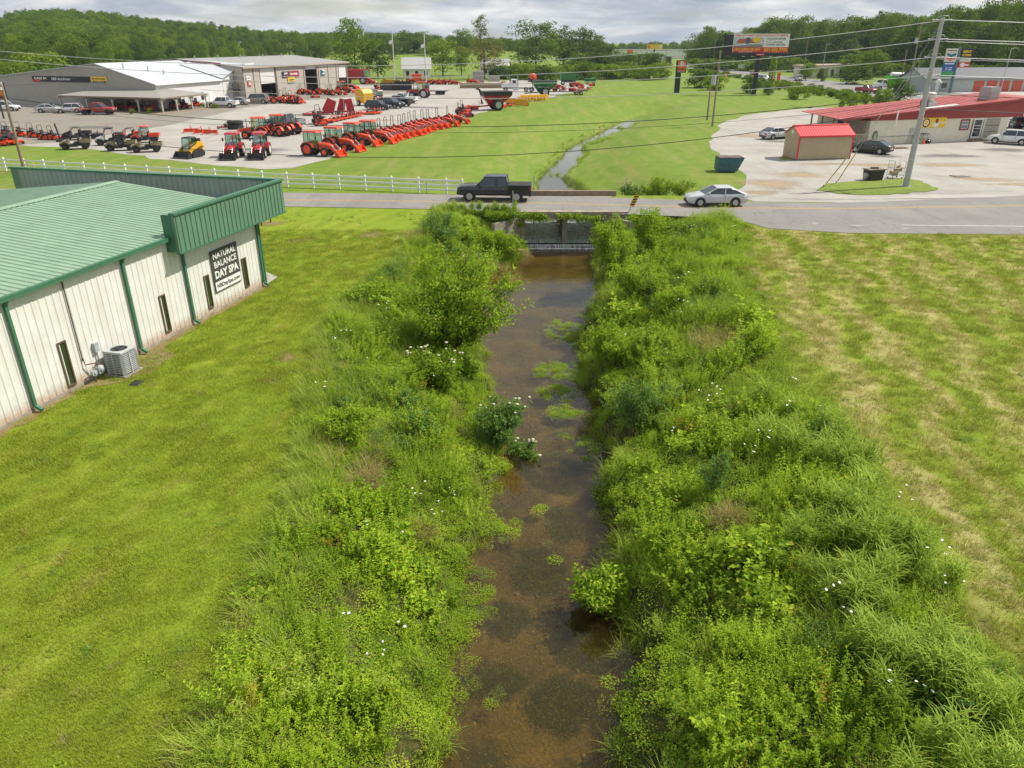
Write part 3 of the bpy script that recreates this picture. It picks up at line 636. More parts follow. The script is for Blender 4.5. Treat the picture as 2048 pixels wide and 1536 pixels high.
P = spots(2600, 4, 12, 8, 26, lambda x, y: inR(x, y) & (nz2(x + 3, y, .9) > .45) & (r0.random(len(x)) < sstep(.45, .8, bank_u(x, y)) * sstep(27, 14, y)), r0)[:120]
Q = spots(500, -6.2, .7, 47, 56, lambda x, y: inL(x, y) & (((x + 2.6) / 3.2) ** 2 + ((y - 54.6) / 2.6) ** 2 < 1), r0); P = np.concatenate([P, Q]); n = len(P)
tag(scatter('cane_grass', ca, P, rotz(n, r0, .12), np.where(P[:, 1] > 40, r0.uniform(.42, .66, n), r0.uniform(.6, 1.0, n)), r0.integers(0, 3, n)), 'tall broad-bladed cane grass standing above the other growth', 'grass')
P = np.concatenate([spots(500, -2.2, 1.0, 50.5, 55.2, lambda x, y: x < chL(y) + .35, r0), spots(260, 6.0, 8.5, 51, 55, lambda x, y: x > chR(y) - .3, r0)]); n = len(P)
tag(scatter('culvert_weeds', wp[:4] + [cp_[0], gp[0]], P, rotz(n, r0, .25), r0.uniform(.5, .95, n), r0.integers(0, 6, n)), 'thick green weeds crowding the ends of the culvert', 'weeds')
# dead straw and rusty patches
P = np.array([(*G(px + r0.normal() * s, py + r0.normal() * s * .55, -1.2),) for px, py, s, k in [(735, 1000, 18, 14), (745, 960, 14, 8), (830, 520, 12, 18), (1430, 735, 22, 16), (1400, 740, 16, 8), (1020, 520, 14, 16), (1310, 730, 18, 5), (1455, 1090, 12, 9), (1010, 500, 8, 10), (840, 1055, 10, 5)] for _ in range(k)])
P = np.concatenate([P, height(P[:, 0], P[:, 1])[:, None] + .22], 1); n = len(P)
tag(scatter('dead_grass', [grassclump(s, 70, .55, .012, .25, 1.3, 1.0, L_straw) for s in (51, 52)] + [weed(55, .6, .25, 6, 10, .09, .05, L_rust)], P, rotz(n, r0, .3), r0.uniform(.8, 1.3, n), np.where(np.abs(P[:, 1] - 26) < 2, 2, r0.integers(0, 2, n))), 'patches of dead brown grass among the bank weeds', 'grass')
# small white flowers
def flower(seed, R=.045, k=3):
    mb = MB(); r = random.Random(seed)
    for _ in range(k):
        cx_, cy_, cz = r.uniform(-.25, .25), r.uniform(-.25, .25), r.uniform(.7, 1.05); tx, ty = r.uniform(-.4, .4), r.uniform(-.6, .1)
        ring = [(cx_ + R * math.cos(a * 1.2566) * (1 if 1 else 0), cy_ + R * math.sin(a * 1.2566), cz + R * (tx * math.cos(a * 1.2566) + ty * math.sin(a * 1.2566)) + .012) for a in range(5)]
        mb.add(ring + [(cx_, cy_, cz)], [(i, (i + 1) % 5, 5) for i in range(5)])
    return mb.mesh('flower', M_petal)
P = spots(1500, -9, 17, 9, 50, lambda x, y: onbank(x, y) & ylim(x, y) & (bank_u(x, y) > .12) & (nz2(x * 1.3 + 5, y * 1.1 + 2, 1.1) > .66), r0)[:62]; n = len(P)
tag(scatter('wildflowers', [flower(1, .03), flower(2, .04, 2), flower(3, .03, 4)], P, rotz(n, r0, .1), r0.uniform(.8, 1.2, n), r0.integers(0, 3, n)), 'small white flowers dotted over the bank weeds', 'flowers')
# weed rafts standing in the shallow water
mats_ = []
for px, py, a, b, k in [(1132, 660, 1.1, 1.0, 120), (1160, 672, .5, .6, 40), (1125, 742, 1.15, .8, 120), (1095, 735, .6, .5, 18), (1116, 786, .75, .6, 70), (1128, 824, .65, .35, 55), (1150, 878, .5, .7, 16), (1178, 905, .4, .6, 10), (1165, 632, .5, .3, 12), (990, 1065, .55, .25, 20), (962, 1165, .35, .5, 14), (950, 1225, .35, .4, 12), (925, 1300, .3, .5, 8), (1085, 1090, .6, .6, 5), (960, 1370, .6, .4, 9), (1180, 1350, .6, .6, 5), (1070, 1020, .3, .3, 5), (1010, 1050, .4, .2, 14), (860, 1480, .25, .5, 8)]:
    x, y = G(px, py, WATER)
    for _ in range(k):
        t = r0.random() * 6.28; q = math.sqrt(r0.random()); X_, Y_ = x + a * 1.15 * q * math.cos(t), y + b * q * math.sin(t) * 1.6; (nz2(X_ * 3.1, Y_ * 1.7, 1.6) > .34) and mats_.append((X_, Y_, WATER - .03 + r0.uniform(-.05, .02)))
P = np.array(mats_); n = len(P)
tag(scatter('water_weeds', [cover(71, 130, .26, .14, .05, .035, L_lime), cover(72, 130, .26, .12, .045, .03, L_weed), cover(73, 60, .3, .04, .05, .04, L_blue)], P, rotz(n, r0, .05), r0.uniform(.6, 1.15, n), r0.integers(0, 3, n)), 'bright green weed rafts growing in the shallow creek water', 'water plants')
# submerged weed on the bed, patches of dark strands
sub = []
for px, py, a, b, k in [(1110, 940, 1.2, 1.3, 150), (1180, 880, .5, 1.5, 60), (1080, 1130, .8, 1.1, 110), (1175, 1290, .8, .8, 130), (1130, 1400, .9, .8, 110), (980, 1360, .8, .5, 80), (1010, 1230, .6, .6, 50), (1130, 1040, .5, .9, 60), (1200, 1000, .4, 1.0, 40)]:
    x, y = G(px, py, -2.75)
    for _ in range(k):
        t = r0.random() * 6.28; q = math.sqrt(r0.random()); sub.append((x + a * q * math.cos(t), y + b * q * math.sin(t)))
P = np.array(sub); P = np.concatenate([P, height(P[:, 0], P[:, 1])[:, None]], 1); n = len(P)
L_alga = leafmat('algae_strand', (.018, .024, .004), (.10, .11, .012), .4, .4, .1, yel=.08)
tag(scatter('submerged_weeds', [cover(81, 120, .24, .10, .045, .025, L_alga), grassclump(82, 50, .22, .01, .2, 1.1, .6, L_alga)], P, rotz(n, r0, .05), r0.uniform(.6, 1.2, n), r0.integers(0, 2, n)), 'dark waterweed growing on the creek bed', 'water plants')
# stones on the bed and at the waterline
def stone(seed):
    mb = MB(); r = random.Random(seed); n = 7; a = [(.5 * r.uniform(.7, 1.1)) for _ in range(n)]
    mb.loft([[(k * a[i] * math.cos(6.283 * i / n), k * a[i] * (.5 + .1 * (seed % 3)) * math.sin(6.283 * i / n), z + .05 * r.uniform(-1, 1)) for i in range(n)] for k, z in ((1, -.1), (.95, .06), (.55, .16))], False); return mb.mesh('stone', pm('creek_stone', (.105, .078, .034), .85, .5, 3, dirt=.3))
P = spots(9500, -3.5, 6.5, 9, 50, lambda x, y: (x > chL(y) + .02) & (x < chR(y) - .02), r0, 1.2)[:4600]; n = len(P); P[:, 2] += .005
tag(scatter('creek_stones', [stone(s) for s in range(4)], P, rotz(n, r0, .12), r0.uniform(.025, .11, n) * (1 + 1.4 * (r0.random(n) > .95)), r0.integers(0, 4, n)), 'flat brown stones lying on the creek bed', 'stones')
# mown lawn and hay-field blades near enough to be seen one by one
def patch(seed, mat, n, L, w, R, lean, droop=.5, seg=2):
    return grassclump(seed, n, L, w, R, lean, droop, mat, seg=seg)
lw_ = [patch(90 + s, B_lawn, 60, .075, .010, .26, 1.0) for s in range(3)]
P = spots(26000, -26, -5, 8.5, 50, lambda x, y: (x < vegL(y) + .3) & (x > -1.15 * y) & ((x > -17.3 + .2435 * (y - 21.56) + .6) | (y > 37.6)) & (x > -.78 * y - 4), r0, 1.35); n = len(P)
tag(scatter('lawn_grass', lw_, P, rotz(n, r0, .05), r0.uniform(.8, 1.25, n) * (1 + .3 * (nz2(P[:, 0], P[:, 1], .9) > .7)), r0.integers(0, 3, n)), 'short mown grass of the lawn between building and creek', 'grass')
fw_ = [patch(95 + s, B_field, 46, .15, .012, .24, 1.2, .8) for s in range(3)] + [patch(99, B_field, 34, .22, .012, .2, .7, .8, 3)]
P = spots(24000, 9, 42, 8.5, 53, lambda x, y: (x > vegR(y) - .5) & (x < .78 * y + 4) & (y < np.interp(x, [16, 17.5, 22, 60], [52.5, 50, 48.8, 48.2])) & (nz2(x * 2, y * 2, 1.5) > .12), r0, 1.2); n = len(P)
tag(scatter('field_grass', fw_, P, rotz(n, r0, .08), r0.uniform(.7, 1.25, n), np.where(r0.random(n) < .12, 3, r0.integers(0, 3, n))), 'rough cut grass and hay of the field right of the creek', 'grass')

# clover and broad-leaved weeds dotted over both mown areas
P = np.concatenate([spots(2600, -24, -5.5, 8.5, 56, lambda x, y: (x < vegL(y) + .2) & ((x > -17.3 + .2435 * (y - 21.56) + .8) | (y > 37.8)) & (nz2(x * 1.2, y * 1.2, 1.) > .52), r0), spots(3000, 10, 40, 8.5, 52, lambda x, y: (x > vegR(y) - .2) & (y < np.interp(x, [16, 17.5, 22, 60], [52.5, 50, 48.6, 48])) & (nz2(x * 1.2, y * 1.2, 1.) > .4), r0)]); n = len(P)
tag(scatter('lawn_weeds', [cover(120, 60, .2, .07, .05, .04, L_weed), cover(121, 50, .16, .09, .04, .03, L_blue), grassclump(122, 40, .26, .012, .12, .8, .9, L_grass), grassclump(123, 40, .2, .012, .16, 1.2, .6, L_straw)], P, rotz(n, r0, .05), r0.uniform(.4, 1.1, n), r0.choice(4, n, p=[.3, .2, .35, .15])), 'clover, weeds and straw tufts dotted over the mown grass', 'weeds')
# ================================================================== buildings and fixed structures
def wallpt(px, py, O, u):
    """pixel on the vertical plane through O along u -> (distance along u, height)"""
    r = ray(px, py); nx_, ny_ = -u[1], u[0]
    t = (O[0] * nx_ + O[1] * ny_) / (r[0] * nx_ + r[1] * ny_)
    x, y = r[0] * t, r[1] * t
    return ((x - O[0]) * u[0] + (y - O[1]) * u[1], EYE + r[2] * t)
def text(s, size, mat, parent, loc, w=None, h=None, bold=0., name='lettering', align='CENTER', ext=.008, rot=(math.pi / 2, 0, 0), shear=0.):
    cu = bpy.data.curves.new('t', 'FONT'); cu.body = s; cu.size = size; cu.extrude = ext; cu.offset = bold; cu.align_x = align; cu.align_y = 'CENTER'; cu.shear = shear; cu.resolution_u = 3
    ob = bpy.data.objects.new('t', cu); me = bpy.data.meshes.new_from_object(ob); bpy.data.objects.remove(ob)
    co_ = np.empty(len(me.vertices) * 3, np.float32); me.vertices.foreach_get('co', co_); co_ = co_.reshape(-1, 3)
    if w and len(co_): co_[:, 0] *= w / max(1e-6, np.ptp(co_[:, 0]))
    if h and len(co_): co_[:, 1] *= h / max(1e-6, np.ptp(co_[:, 1]))
    co_[:, 1] -= (co_[:, 1].max() + co_[:, 1].min()) / 2
    if align == 'CENTER': co_[:, 0] -= (co_[:, 0].max() + co_[:, 0].min()) / 2
    me.vertices.foreach_set('co', co_.ravel()); me.materials.clear(); me.materials.append(mat); me.update()
    o = bpy.data.objects.new(name, me); link(o, parent); o.location = loc; o.rotation_euler = rot; return o
def flat(name, poly, y, mat, parent, th=.006):       # a flat shape on a sign face, poly in (x,z), standing th proud of y
    return MB().prism(poly, 'y', y - th, y).build(name, mat, parent)
def rect(x0, z0, x1, z1): return [(x0, z0), (x1, z0), (x1, z1), (x0, z1)]
def circ(cx_, cz, rx, rz=None, n=20): rz = rz or rx; return [(cx_ + rx * math.cos(6.2832 * i / n), cz + rz * math.sin(6.2832 * i / n)) for i in range(n)]
K = dict(black=pm('black_paint', (.02, .02, .022), .5), white=pm('white_sign', (.78, .77, .74), .5, .05), dgrey=pm('charcoal_sign', (.055, .062, .055), .5, .1),
         red=pm('red_sign', (.62, .035, .03), .45, .1), yellow=pm('yellow_sign', (.80, .52, .02), .5, .1), orange=pm('orange_sign', (.80, .15, .02), .5, .1), maroon=pm('maroon_sign', (.30, .03, .05), .5, .1),
         blue=pm('blue_sign', (.02, .12, .34), .5, .1), teal=pm('teal_sign', (.02, .16, .20), .5, .1), green=pm('green_sign', (.03, .35, .10), .5, .1), navy=pm('navy_sign', (.03, .04, .09), .5, .1),
         steel=pm('grey_steel', (.36, .37, .37), .45, .15, 6, metal=.5), galv=pm('galvanised', (.45, .46, .46), .5, .15, 4, metal=.4, dirt=.15), dark=pm('dark_steel', (.05, .05, .055), .5, .2), rust=pm('rusty_iron', (.16, .075, .04), .85, .35, 7),
         wood=pm('weathered_wood', (.24, .185, .13), .85, .3, 7, bump=.4), polewood=pm('pole_wood', (.27, .215, .15), .9, .25, 5, bump=.5), conc=pm('aged_concrete', (.30, .275, .235), .9, .3, 2.2, bump=.4, dirt=.55), inside=pm('dim_interior', (.10, .095, .09), .9, .2))
GLASS = glass('window_glass'); GREENGLASS = glass('dark_pane', (.03, .045, .02), .08)
def panelmat(name, col, dirtc, streak=.25, var=.07, rough=.5, splash=0):
    m = bpy.data.materials.new(name); t = NT(nodes_of(m)); tcn = t.n('ShaderNodeTexCoord').outputs['Object']
    c = t.mix(t.rng(t.noise(tcn, 1.2, 4, .6), .3, .7), tuple(x * (1 - var) for x in col), tuple(min(1, x * (1 + var)) for x in col))
    st = t.rng(t.noise(t.stretch(tcn, (3.2, 3.2, .18)), 1.6, 5, .7), .50, .75)
    c = t.mix(t.math('MULTIPLY', st, streak), c, dirtc)
    if splash:      # mud thrown up from the eaves drip, rust runs
        z_ = t.n('ShaderNodeSeparateXYZ', ins={0: tcn}).outputs[2]
        c = t.mix(t.math('MULTIPLY', t.rng(t.math('ADD', z_, t.math('MULTIPLY', t.noise(tcn, 5, 5, .7), -.55)), .30, -.18, 0, .8), splash, clamp=True), c, (.36, .22, .10))
    p = t.n('ShaderNodeBsdfPrincipled'); t.l(c, p.inputs['Base Color']); p.inputs['Roughness'].default_value = rough; p.inputs['Specular IOR Level'].default_value = .35; t.out(p.outputs[0]); return m
M_cream = panelmat('cream_steel_panel', (.70, .69, .655), (.50, .44, .33), .38, splash=1); M_groof = panelmat('green_roof_steel', (.235, .355, .245), (.32, .38, .28), .45, .10, .5)
M_gtrim = panelmat('green_trim_steel', (.055, .165, .095), (.09, .15, .10), .3); M_gfas = panelmat('green_fascia_steel', (.115, .225, .145), (.15, .23, .16), .3); M_gin = panelmat('green_grey_steel', (.27, .325, .29), (.33, .36, .31), .3)

# ------------------------------------------------------------------ day spa building (green roof)
SO, SU = (-12.93, 37.54), (.2408, .9706); SRZ = math.atan2(SU[1], SU[0]); EAV = 4.22
spa = thing('spa_building', 'cream ribbed steel building with a wide green metal roof and black spa sign', 'building', (SO[0], SO[1], 0), SRZ)
LEN, WID, RIDGE = 27.0, 15.8, 5.02
mb = MB(); mb.b2((-LEN, 0, .12), (0, .16, EAV - .02)); mb.b2((-.16, .17, .12), (0, WID, EAV - .02)); mb.b2((-LEN, WID - .16, .12), (-.17, WID, EAV - .02))
k = -LEN + .15
while k < -.05: mb.prism([(k - .05, 0), (k - .02, -.02), (k + .02, -.02), (k + .05, 0)], 'z', .12, EAV - .05); k += .305
k = .3
while k < WID: mb.prism([(0, k - .045), (.032, k - .02), (.032, k + .02), (0, k + .045)], 'z', .12, EAV - .05); k += .305
wall = mb.build('wall', M_cream, spa)
MB().b2((-LEN, -.02, 0), (.02, .2, .118)).b2((-.2, .2, 0), (.02, WID, .118)).build('foundation', K['conc'], spa)
mb = MB(); hw = WID / 2
for y0, z0, y1, z1 in ((-.12, EAV - .012, hw, RIDGE), (hw, RIDGE, WID + .12, EAV - .012)):
    mb.add([(-LEN, y0, z0), (-.02, y0, z0), (-.02, y1, z1), (-LEN, y1, z1), (-LEN, y0, z0 - .03), (-.02, y0, z0 - .03), (-.02, y1, z1 - .03), (-LEN, y1, z1 - .03)], [(0, 1, 2, 3), (7, 6, 5, 4), (0, 4, 5, 1), (3, 2, 6, 7), (1, 5, 6, 2), (0, 3, 7, 4)])
    k = -LEN + .15
    while k < -.1:
        mb.add([(k - .05, y0, z0 + .001), (k - .02, y0, z0 + .036), (k + .02, y0, z0 + .036), (k + .05, y0, z0 + .001), (k - .05, y1, z1 + .001), (k - .02, y1, z1 + .036), (k + .02, y1, z1 + .036), (k + .05, y1, z1 + .001)], [(0, 4, 5, 1), (1, 5, 6, 2), (2, 6, 7, 3), (0, 1, 2, 3)]); k += .305
roof = mb.build('roof', M_groof, spa)
MB().prism([(hw - .28, RIDGE + .012), (hw, RIDGE + .06), (hw + .28, RIDGE + .012)], 'x', -LEN, -.05).build('ridge_cap', M_groof, roof)
MB().b2((-LEN, -.30, EAV - .17), (-7.0, -.125, EAV - .02)).b2((-LEN, -.31, EAV - .06), (-7.0, -.305, EAV)).build('gutter', M_gtrim, spa)
# fascia box: along the side wall, then round the road front
X0 = wallpt(345, 430, (SO[0] + .6 * SU[1], SO[1] - .6 * SU[0]), SU)[0]; X1, ZB, ZT = 1.75, 3.55, 5.12
mb = MB(); mb.b2((X0, -.62, ZB), (X1, -.5, ZT)); k = X0 + .1
while k < X1 - .05: mb.prism([(k - .035, -.62), (k - .012, -.655), (k + .012, -.655), (k + .035, -.62)], 'z', ZB, ZT); k += .32
mb.b2((X1 - .12, -.498, ZB), (X1, WID + .5, ZT)); k = -.3
while k < WID + .4: mb.prism([(X1, k - .035), (X1 + .035, k - .012), (X1 + .035, k + .012), (X1, k + .035)], 'z', ZB, ZT); k += .32
fas = mb.build('fascia', M_gfas, spa)
MB().b2((X0 - .04, -.70, ZT), (X1 + .06, -.42, ZT + .09)).b2((X1 - .2, -.415, ZT), (X1 + .06, WID + .55, ZT + .09)).b2((X0 - .03, -.68, ZB - .06), (X1 + .04, -.46, ZB)).build('fascia_cap', M_gtrim, fas)
mb = MB(); mb.b2((X0, -.495, ZB), (X0 + .1, .0, ZT)); mb.b2((X0 + .11, -.49, ZB + .06), (X1 - .14, -.02, ZB + .10)); mb.b2((.02, .0, ZB + .06), (X1 - .14, WID, ZB + .1))
mb.build('soffit', M_gtrim, fas)
mb = MB(); k = .1
while k < WID: mb.prism([(X1 - .12, k - .035), (X1 - .16, k - .012), (X1 - .16, k + .012), (X1 - .12, k + .035)], 'z', ZB + .12, ZT); k += .32
mb.b2((X1 - .135, -.45, ZB + .12), (X1 - .121, WID, ZT - .002)).build('parapet_back', M_gin, fas)
for px, py, lx in ((70, 823, 0), (278, 693, 0), (388, 649, .1), (527, 573, 0)):
    s = wallpt(px, py, SO, SU)[0]; top = EAV - .15 if s < -7 else ZB + .02; y = -.09
    mb = MB(); mb.b2((s - .055, -.14, .25), (s + .055, -.045, top - .25)); mb.box((s, -.13, top - .14), (.1, .1, .34), rx=.5); mb.box((s + .0, -.22, .17), (.1, .28, .1), rx=.45)
    mb.build('downspout', M_gtrim, spa)
MB().b2((-.03, -.05, .12), (.04, .05, ZB)).build('corner_trim', M_gtrim, spa)
for i, (x0, y0, x1, y1) in enumerate(((115, 684, 150, 770), (318, 590, 341, 664), (408, 550, 425, 617), (483, 515, 497, 575))):
    a = wallpt((x0 + x1) / 2, (y0 + y1) / 2, SO, SU); zt = wallpt(x0 + 4, y0, SO, SU)[1]; zb = wallpt(x1 - 4, y1, SO, SU)[1]; s = a[0]; w = .20
    fr = MB().b2((s - w, -.045, zb), (s - w + .06, .0, zt)).b2((s + w - .06, -.045, zb), (s + w, .0, zt)).b2((s - w + .06, -.045, zt - .06), (s + w - .06, 0, zt)).b2((s - w + .06, -.06, zb), (s + w - .06, 0, zb + .07)).build('window', pm('bronze_frame', (.12, .085, .055), .5), spa)
    MB().b2((s - w + .06, -.012, zb + .07), (s + w - .06, -.003, zt - .06)).build('pane', GREENGLASS, fr)
# spa sign
a = wallpt(423, 545, SO, SU); b = wallpt(475, 521, SO, SU); zt = wallpt(445, 492, SO, SU)[1]; zb = wallpt(455, 573, SO, SU)[1]
sc, sw, sh = (a[0] + b[0]) / 2, b[0] - a[0], zt - zb
sg = thing('wall_sign', 'square black and white day spa sign on the cream steel wall', 'sign', (SO[0] + SU[0] * sc + .05 * SU[1], SO[1] + SU[1] * sc - .05 * SU[0], (zt + zb) / 2), SRZ)
MB().b2((-sw / 2, -.03, -sh / 2), (sw / 2, .0, sh / 2)).build('sign_board', K['dgrey'], sg)
flat('lower_panel', rect(-sw / 2 + .04, -sh / 2 + .04, sw / 2 - .04, -sh / 2 + sh * .24), -.03, K['white'], sg)
text('NATURAL', .5, K['white'], sg, (0, -.032, sh * .36), sw * .84, sh * .15, .006); text('BALANCE', .5, K['white'], sg, (0, -.032, sh * .15), sw * .84, sh * .15, .006)
text('DAY SPA', .5, K['white'], sg, (0, -.032, -sh * .09), sw * .88, sh * .19, .018); text('NBDaySpa.com', .4, K['dgrey'], sg, (0, -.040, -sh * .375), sw * .86, sh * .13, .004)
# condenser, meters, lid, slab, posts behind
def on_spa(px, py): return G(px, py, 0)
cx_, cy_ = G(254, 745); ac = thing('air_conditioner', 'grey round-cornered condenser unit beside the cream steel wall', 'air conditioner', (cx_ - .1, cy_, 0), SRZ); ac.scale = (.86, .86, .92)
AW = .47; mb = MB(); MB().b2((-.58, -.58, 0), (.58, .58, .07)).build('base_pad', K['conc'], ac)
rr = [(AW * max(-1, min(1, 1.35 * math.cos(a))) , AW * max(-1, min(1, 1.35 * math.sin(a)))) for a in [6.2832 * i / 24 for i in range(24)]]
mb.prism([(p[0] * .94, p[1] * .94) for p in rr], 'z', .07, 1.0); mb.build('coil', pm('dark_coil', (.10, .105, .11), .7), ac)
mb = MB(); ms = pm('condenser_grey', (.40, .42, .42), .5, .1, dirt=.15)
for i in range(11): mb.prism(rr, 'z', .13 + i * .078, .13 + i * .078 + .035)
for sx_ in (-1, 1):
    for sy_ in (-1, 1): mb.box((sx_ * AW * .86, sy_ * AW * .86, .53), (.15, .15, .94), rz=.785)
    mb.b2((sx_ * (AW + .006) - .02, -.02, .08), (sx_ * (AW + .006) + .02, .03, .99)); mb.b2((-.03, sx_ * (AW + .006) - .02, .08), (.03, sx_ * (AW + .006) + .02, .99))
cab = mb.build('cabinet', ms, ac)
tp = [(p[0] * 1.04, p[1] * 1.04) for p in rr]; inn = [(.36 * math.cos(6.2832 * i / 24), .36 * math.sin(6.2832 * i / 24)) for i in range(24)]
mb = MB(); mb.loft([[(p[0], p[1], 1.0) for p in tp], [(p[0], p[1], 1.08) for p in tp], [(p[0] * .96, p[1] * .96, 1.10) for p in tp], [(p[0], p[1], 1.10) for p in inn], [(p[0], p[1], 1.04) for p in inn]], False, False); mb.build('top_cover', ms, ac)
mb = MB(); 
for k in range(6): a = k * math.pi / 3; mb.box((.17 * math.cos(a), .17 * math.sin(a), 1.05), (.30, .10, .01), rz=a, rx=.35)
mb.cyl((0, 0, 1.0), (0, 0, 1.07), .07); mb.build('fan', K['dark'], ac)
mb = MB(); 
for r_ in (.09, .17, .25, .33): mb.tube([(r_ * math.cos(a), r_ * math.sin(a), 1.10 + .03 * (1 - r_ / .36)) for a in [6.2832 * i / 20 for i in range(21)]], .006, 4)
for k in range(8): a = k * math.pi / 4; mb.tube([(0, 0, 1.13), (.37 * math.cos(a), .37 * math.sin(a), 1.10)], .005, 4)
mb.build('fan_guard', K['dark'], ac)
def spa_loc(s, off, z=0): return (SO[0] + SU[0] * s + off * SU[1], SO[1] + SU[1] * s - off * SU[0], z)
s0 = wallpt(183, 745, SO, SU)[0]
gm = thing('gas_meter', 'grey gas meter with rusty pipe at the foot of the cream wall', 'gas meter', spa_loc(s0, .32), SRZ)
mb = MB(); mb.box((.1, 0, .42), (.26, .18, .26)); mb.ell((.1, -.06, .44), (.12, .1, .13)); mb.cyl((-.2, -.05, .40), (-.2, .06, .40), .12, n=14); mb.cyl((-.2, -.09, .40), (-.2, -.05, .40), .05); mb.build('meter_body', pm('meter_grey', (.38, .42, .43), .5, .1), gm)
mb = MB(); mb.tube([(-.2, 0, -.1), (-.2, 0, .3)], .025); mb.tube([(.02, 0, .5), (.02, 0, .72), (-.28, .22, .74), (-.28, .27, 1.0)], .025); mb.tube([(-.2, 0, .5), (-.2, 0, .62), (.02, 0, .62)], .02); mb.build('pipework', K['rust'], gm)
ztop = EAV - .3
gp_ = MB().tube([(-.30, .27, .9), (-.30, .27, ztop), (-.30, .33, ztop + .02)], .022).build('riser_pipe', pm('dark_rust', (.07, .04, .03), .8), gm)
s1 = wallpt(195, 722, SO, SU)[0]
eb = thing('electric_box', 'small grey disconnect box with cable running to the condenser', 'electric box', spa_loc(s1, .08), SRZ)
MB().b2((-.1, -.06, 1.0), (.1, .07, 1.36)).b2((-.11, -.075, 1.30), (.11, -.06, 1.37)).build('box', pm('meter_grey', (.38, .42, .43)), eb)
MB().tube([(0, -.0, 1.0), (0, -.0, .5), (.08, -.1, .28), (.4, -.25, .2), (.8, -.45, .32)], .025).build('conduit', K['galv'], eb)
x, y = G(272, 767); li = thing('valve_lid', 'small black plastic lid set in the lawn near the condenser', 'lid', (x, y, 0), SRZ + .2)
MB().box((0, 0, .03), (.42, .30, .05), taper=.9).build('cover', K['black'], li); MB().box((0, 0, .012), (.5, .38, .024)).build('rim', K['dark'], li)
for px, py in ((524, 452), (542, 445)):
    x, y = G(px, py); tag(MB().box((0, 0, .75), (.09, .09, 1.5)).b2((-.06, -.06, 1.5), (.06, .06, 1.53)).build('post', pm('brown_post', (.20, .085, .04), .8), None, (x, y, 0), SRZ), 'brown wooden post standing behind the spa building corner' if px == 524 else 'brown wooden post on bare soil farther from the spa building corner', 'post', 'brown posts behind the spa building')
soft_patch('bare_soil', 540, 447, 1.6, 1.0, .014, MS_soil)
sheet('concrete_slab', [G(533, 571), G(556, 556), G(520, 540), G(470, 548)], .06, M_conc)
sheet('bare_soil', [spa_loc(s, o)[:2] for s, o in ((-18, .0), (-18, .35), (-13, .35), (-12.3, 1.2), (-11.2, 1.7), (-9.6, 1.5), (-9.1, .7), (-8, .38), (0, .3), (0, 0))], .014, paved('wall_foot_soil', (.23, .16, .09), (.33, .25, .13), (.14, .12, .05), 2), .14, .4, 22)

# ------------------------------------------------------------------ white three-rail fence
fp = [(-64, 78.2)] + [G(px, py) for px, py in [(40, 343), (130, 348.5), (250, 356), (400, 364.5), (560, 373.5), (700, 379), (750, 381.5), (800, 383.5), (850, 386), (890, 387.5), (925, 389)]]
M_fence = pm('white_vinyl', (.80, .80, .78), .5, .06, 3, dirt=.12)
fe = thing('white_fence', 'long white three-rail fence between the mown grass and the road', 'fence', (fp[0][0], fp[0][1], 0))
def along(pts, step):
    out = []; carry = 0.
    for a, b in zip(pts[:-1], pts[1:]):
        a, b = Vector(a), Vector(b); L = (b - a).length; d = (b - a) / L; t = carry
        while t < L: out.append((a + d * t, math.atan2(d.y, d.x))); t += step
        carry = t - L
    return out
posts = along(fp, 2.42); posts.append((Vector(fp[-1]), posts[-1][1]))
for p, rz in posts:
    MB().box((0, 0, .62), (.125, .125, 1.24)).box((0, 0, 1.27), (.15, .15, .07), taper=.4).build('post', M_fence, fe, (p.x - fp[0][0], p.y - fp[0][1], 0), rz)
for z in (.32, .70, 1.08):
    mb = MB()
    for (a, ra), (b, rb) in zip(posts[:-1], posts[1:]):
        d = b - a; m = (a + b) / 2; mb.box((m.x - fp[0][0], m.y - fp[0][1], z), (d.length - .1, .045, .14), rz=math.atan2(d.y, d.x))
    mb.build('rail', M_fence, fe)

# ------------------------------------------------------------------ culvert bridge
M_old = pm('mossy_old_concrete', (.29, .255, .20), .92, .35, 1.6, bump=.5, dirt=.7)
br = thing('culvert_bridge', 'old concrete double-box culvert bridge carrying the road over the creek', 'bridge', (0, 0, 0))
YF, YB, XL, XR = 55.35, 62.35, .95, 7.0
MB().b2((XL - 1.6, YF - .3, -.42), (XR + 1.6, YF + .35, .16)).build('headwall', M_old, br)
MB().b2((XL - 1.4, YB - .35, -.42), (XR + 1.6, YB, .42)).build('far_kerb', pm('kerb_brown', (.25, .19, .13), .9, .3, 3, bump=.4), br)
MB().b2((XL - 1.2, YF + .36, -.42), (XR + 1.2, YB - .36, .02)).build('deck_slab', M_old, br)
for sx_, xa in ((-1, XL), (1, XR)):
    mb = MB(); mb.b2((xa + sx_ * .3, YF - .25, -2.75), (xa - sx_ * .02, YB, -.425)); mb.prism([(xa + sx_ * .3, YF - .26), (xa + sx_ * 2.2, YF - 2.2), (xa + sx_ * 2.45, YF - 2.0), (xa + sx_ * .6, YF - .1)][::sx_], 'z', -2.75, -.3)
    mb.build('abutment', M_old, br)
MB().b2((3.78, YF - .2, -2.75), (4.14, YB, -.425)).build('pier', M_old, br)
MB().b2((XL + .03, YF - .55, -2.8), (XR - .03, YF - .22, -2.24)).b2((XL + .03, YF - .2, -2.8), (3.77, YB + .2, -2.30)).b2((4.15, YF - .2, -2.8), (XR - .03, YB + .2, -2.30)).build('weir_sill', pm('wet_concrete', (.06, .055, .045), .35, .3), br)
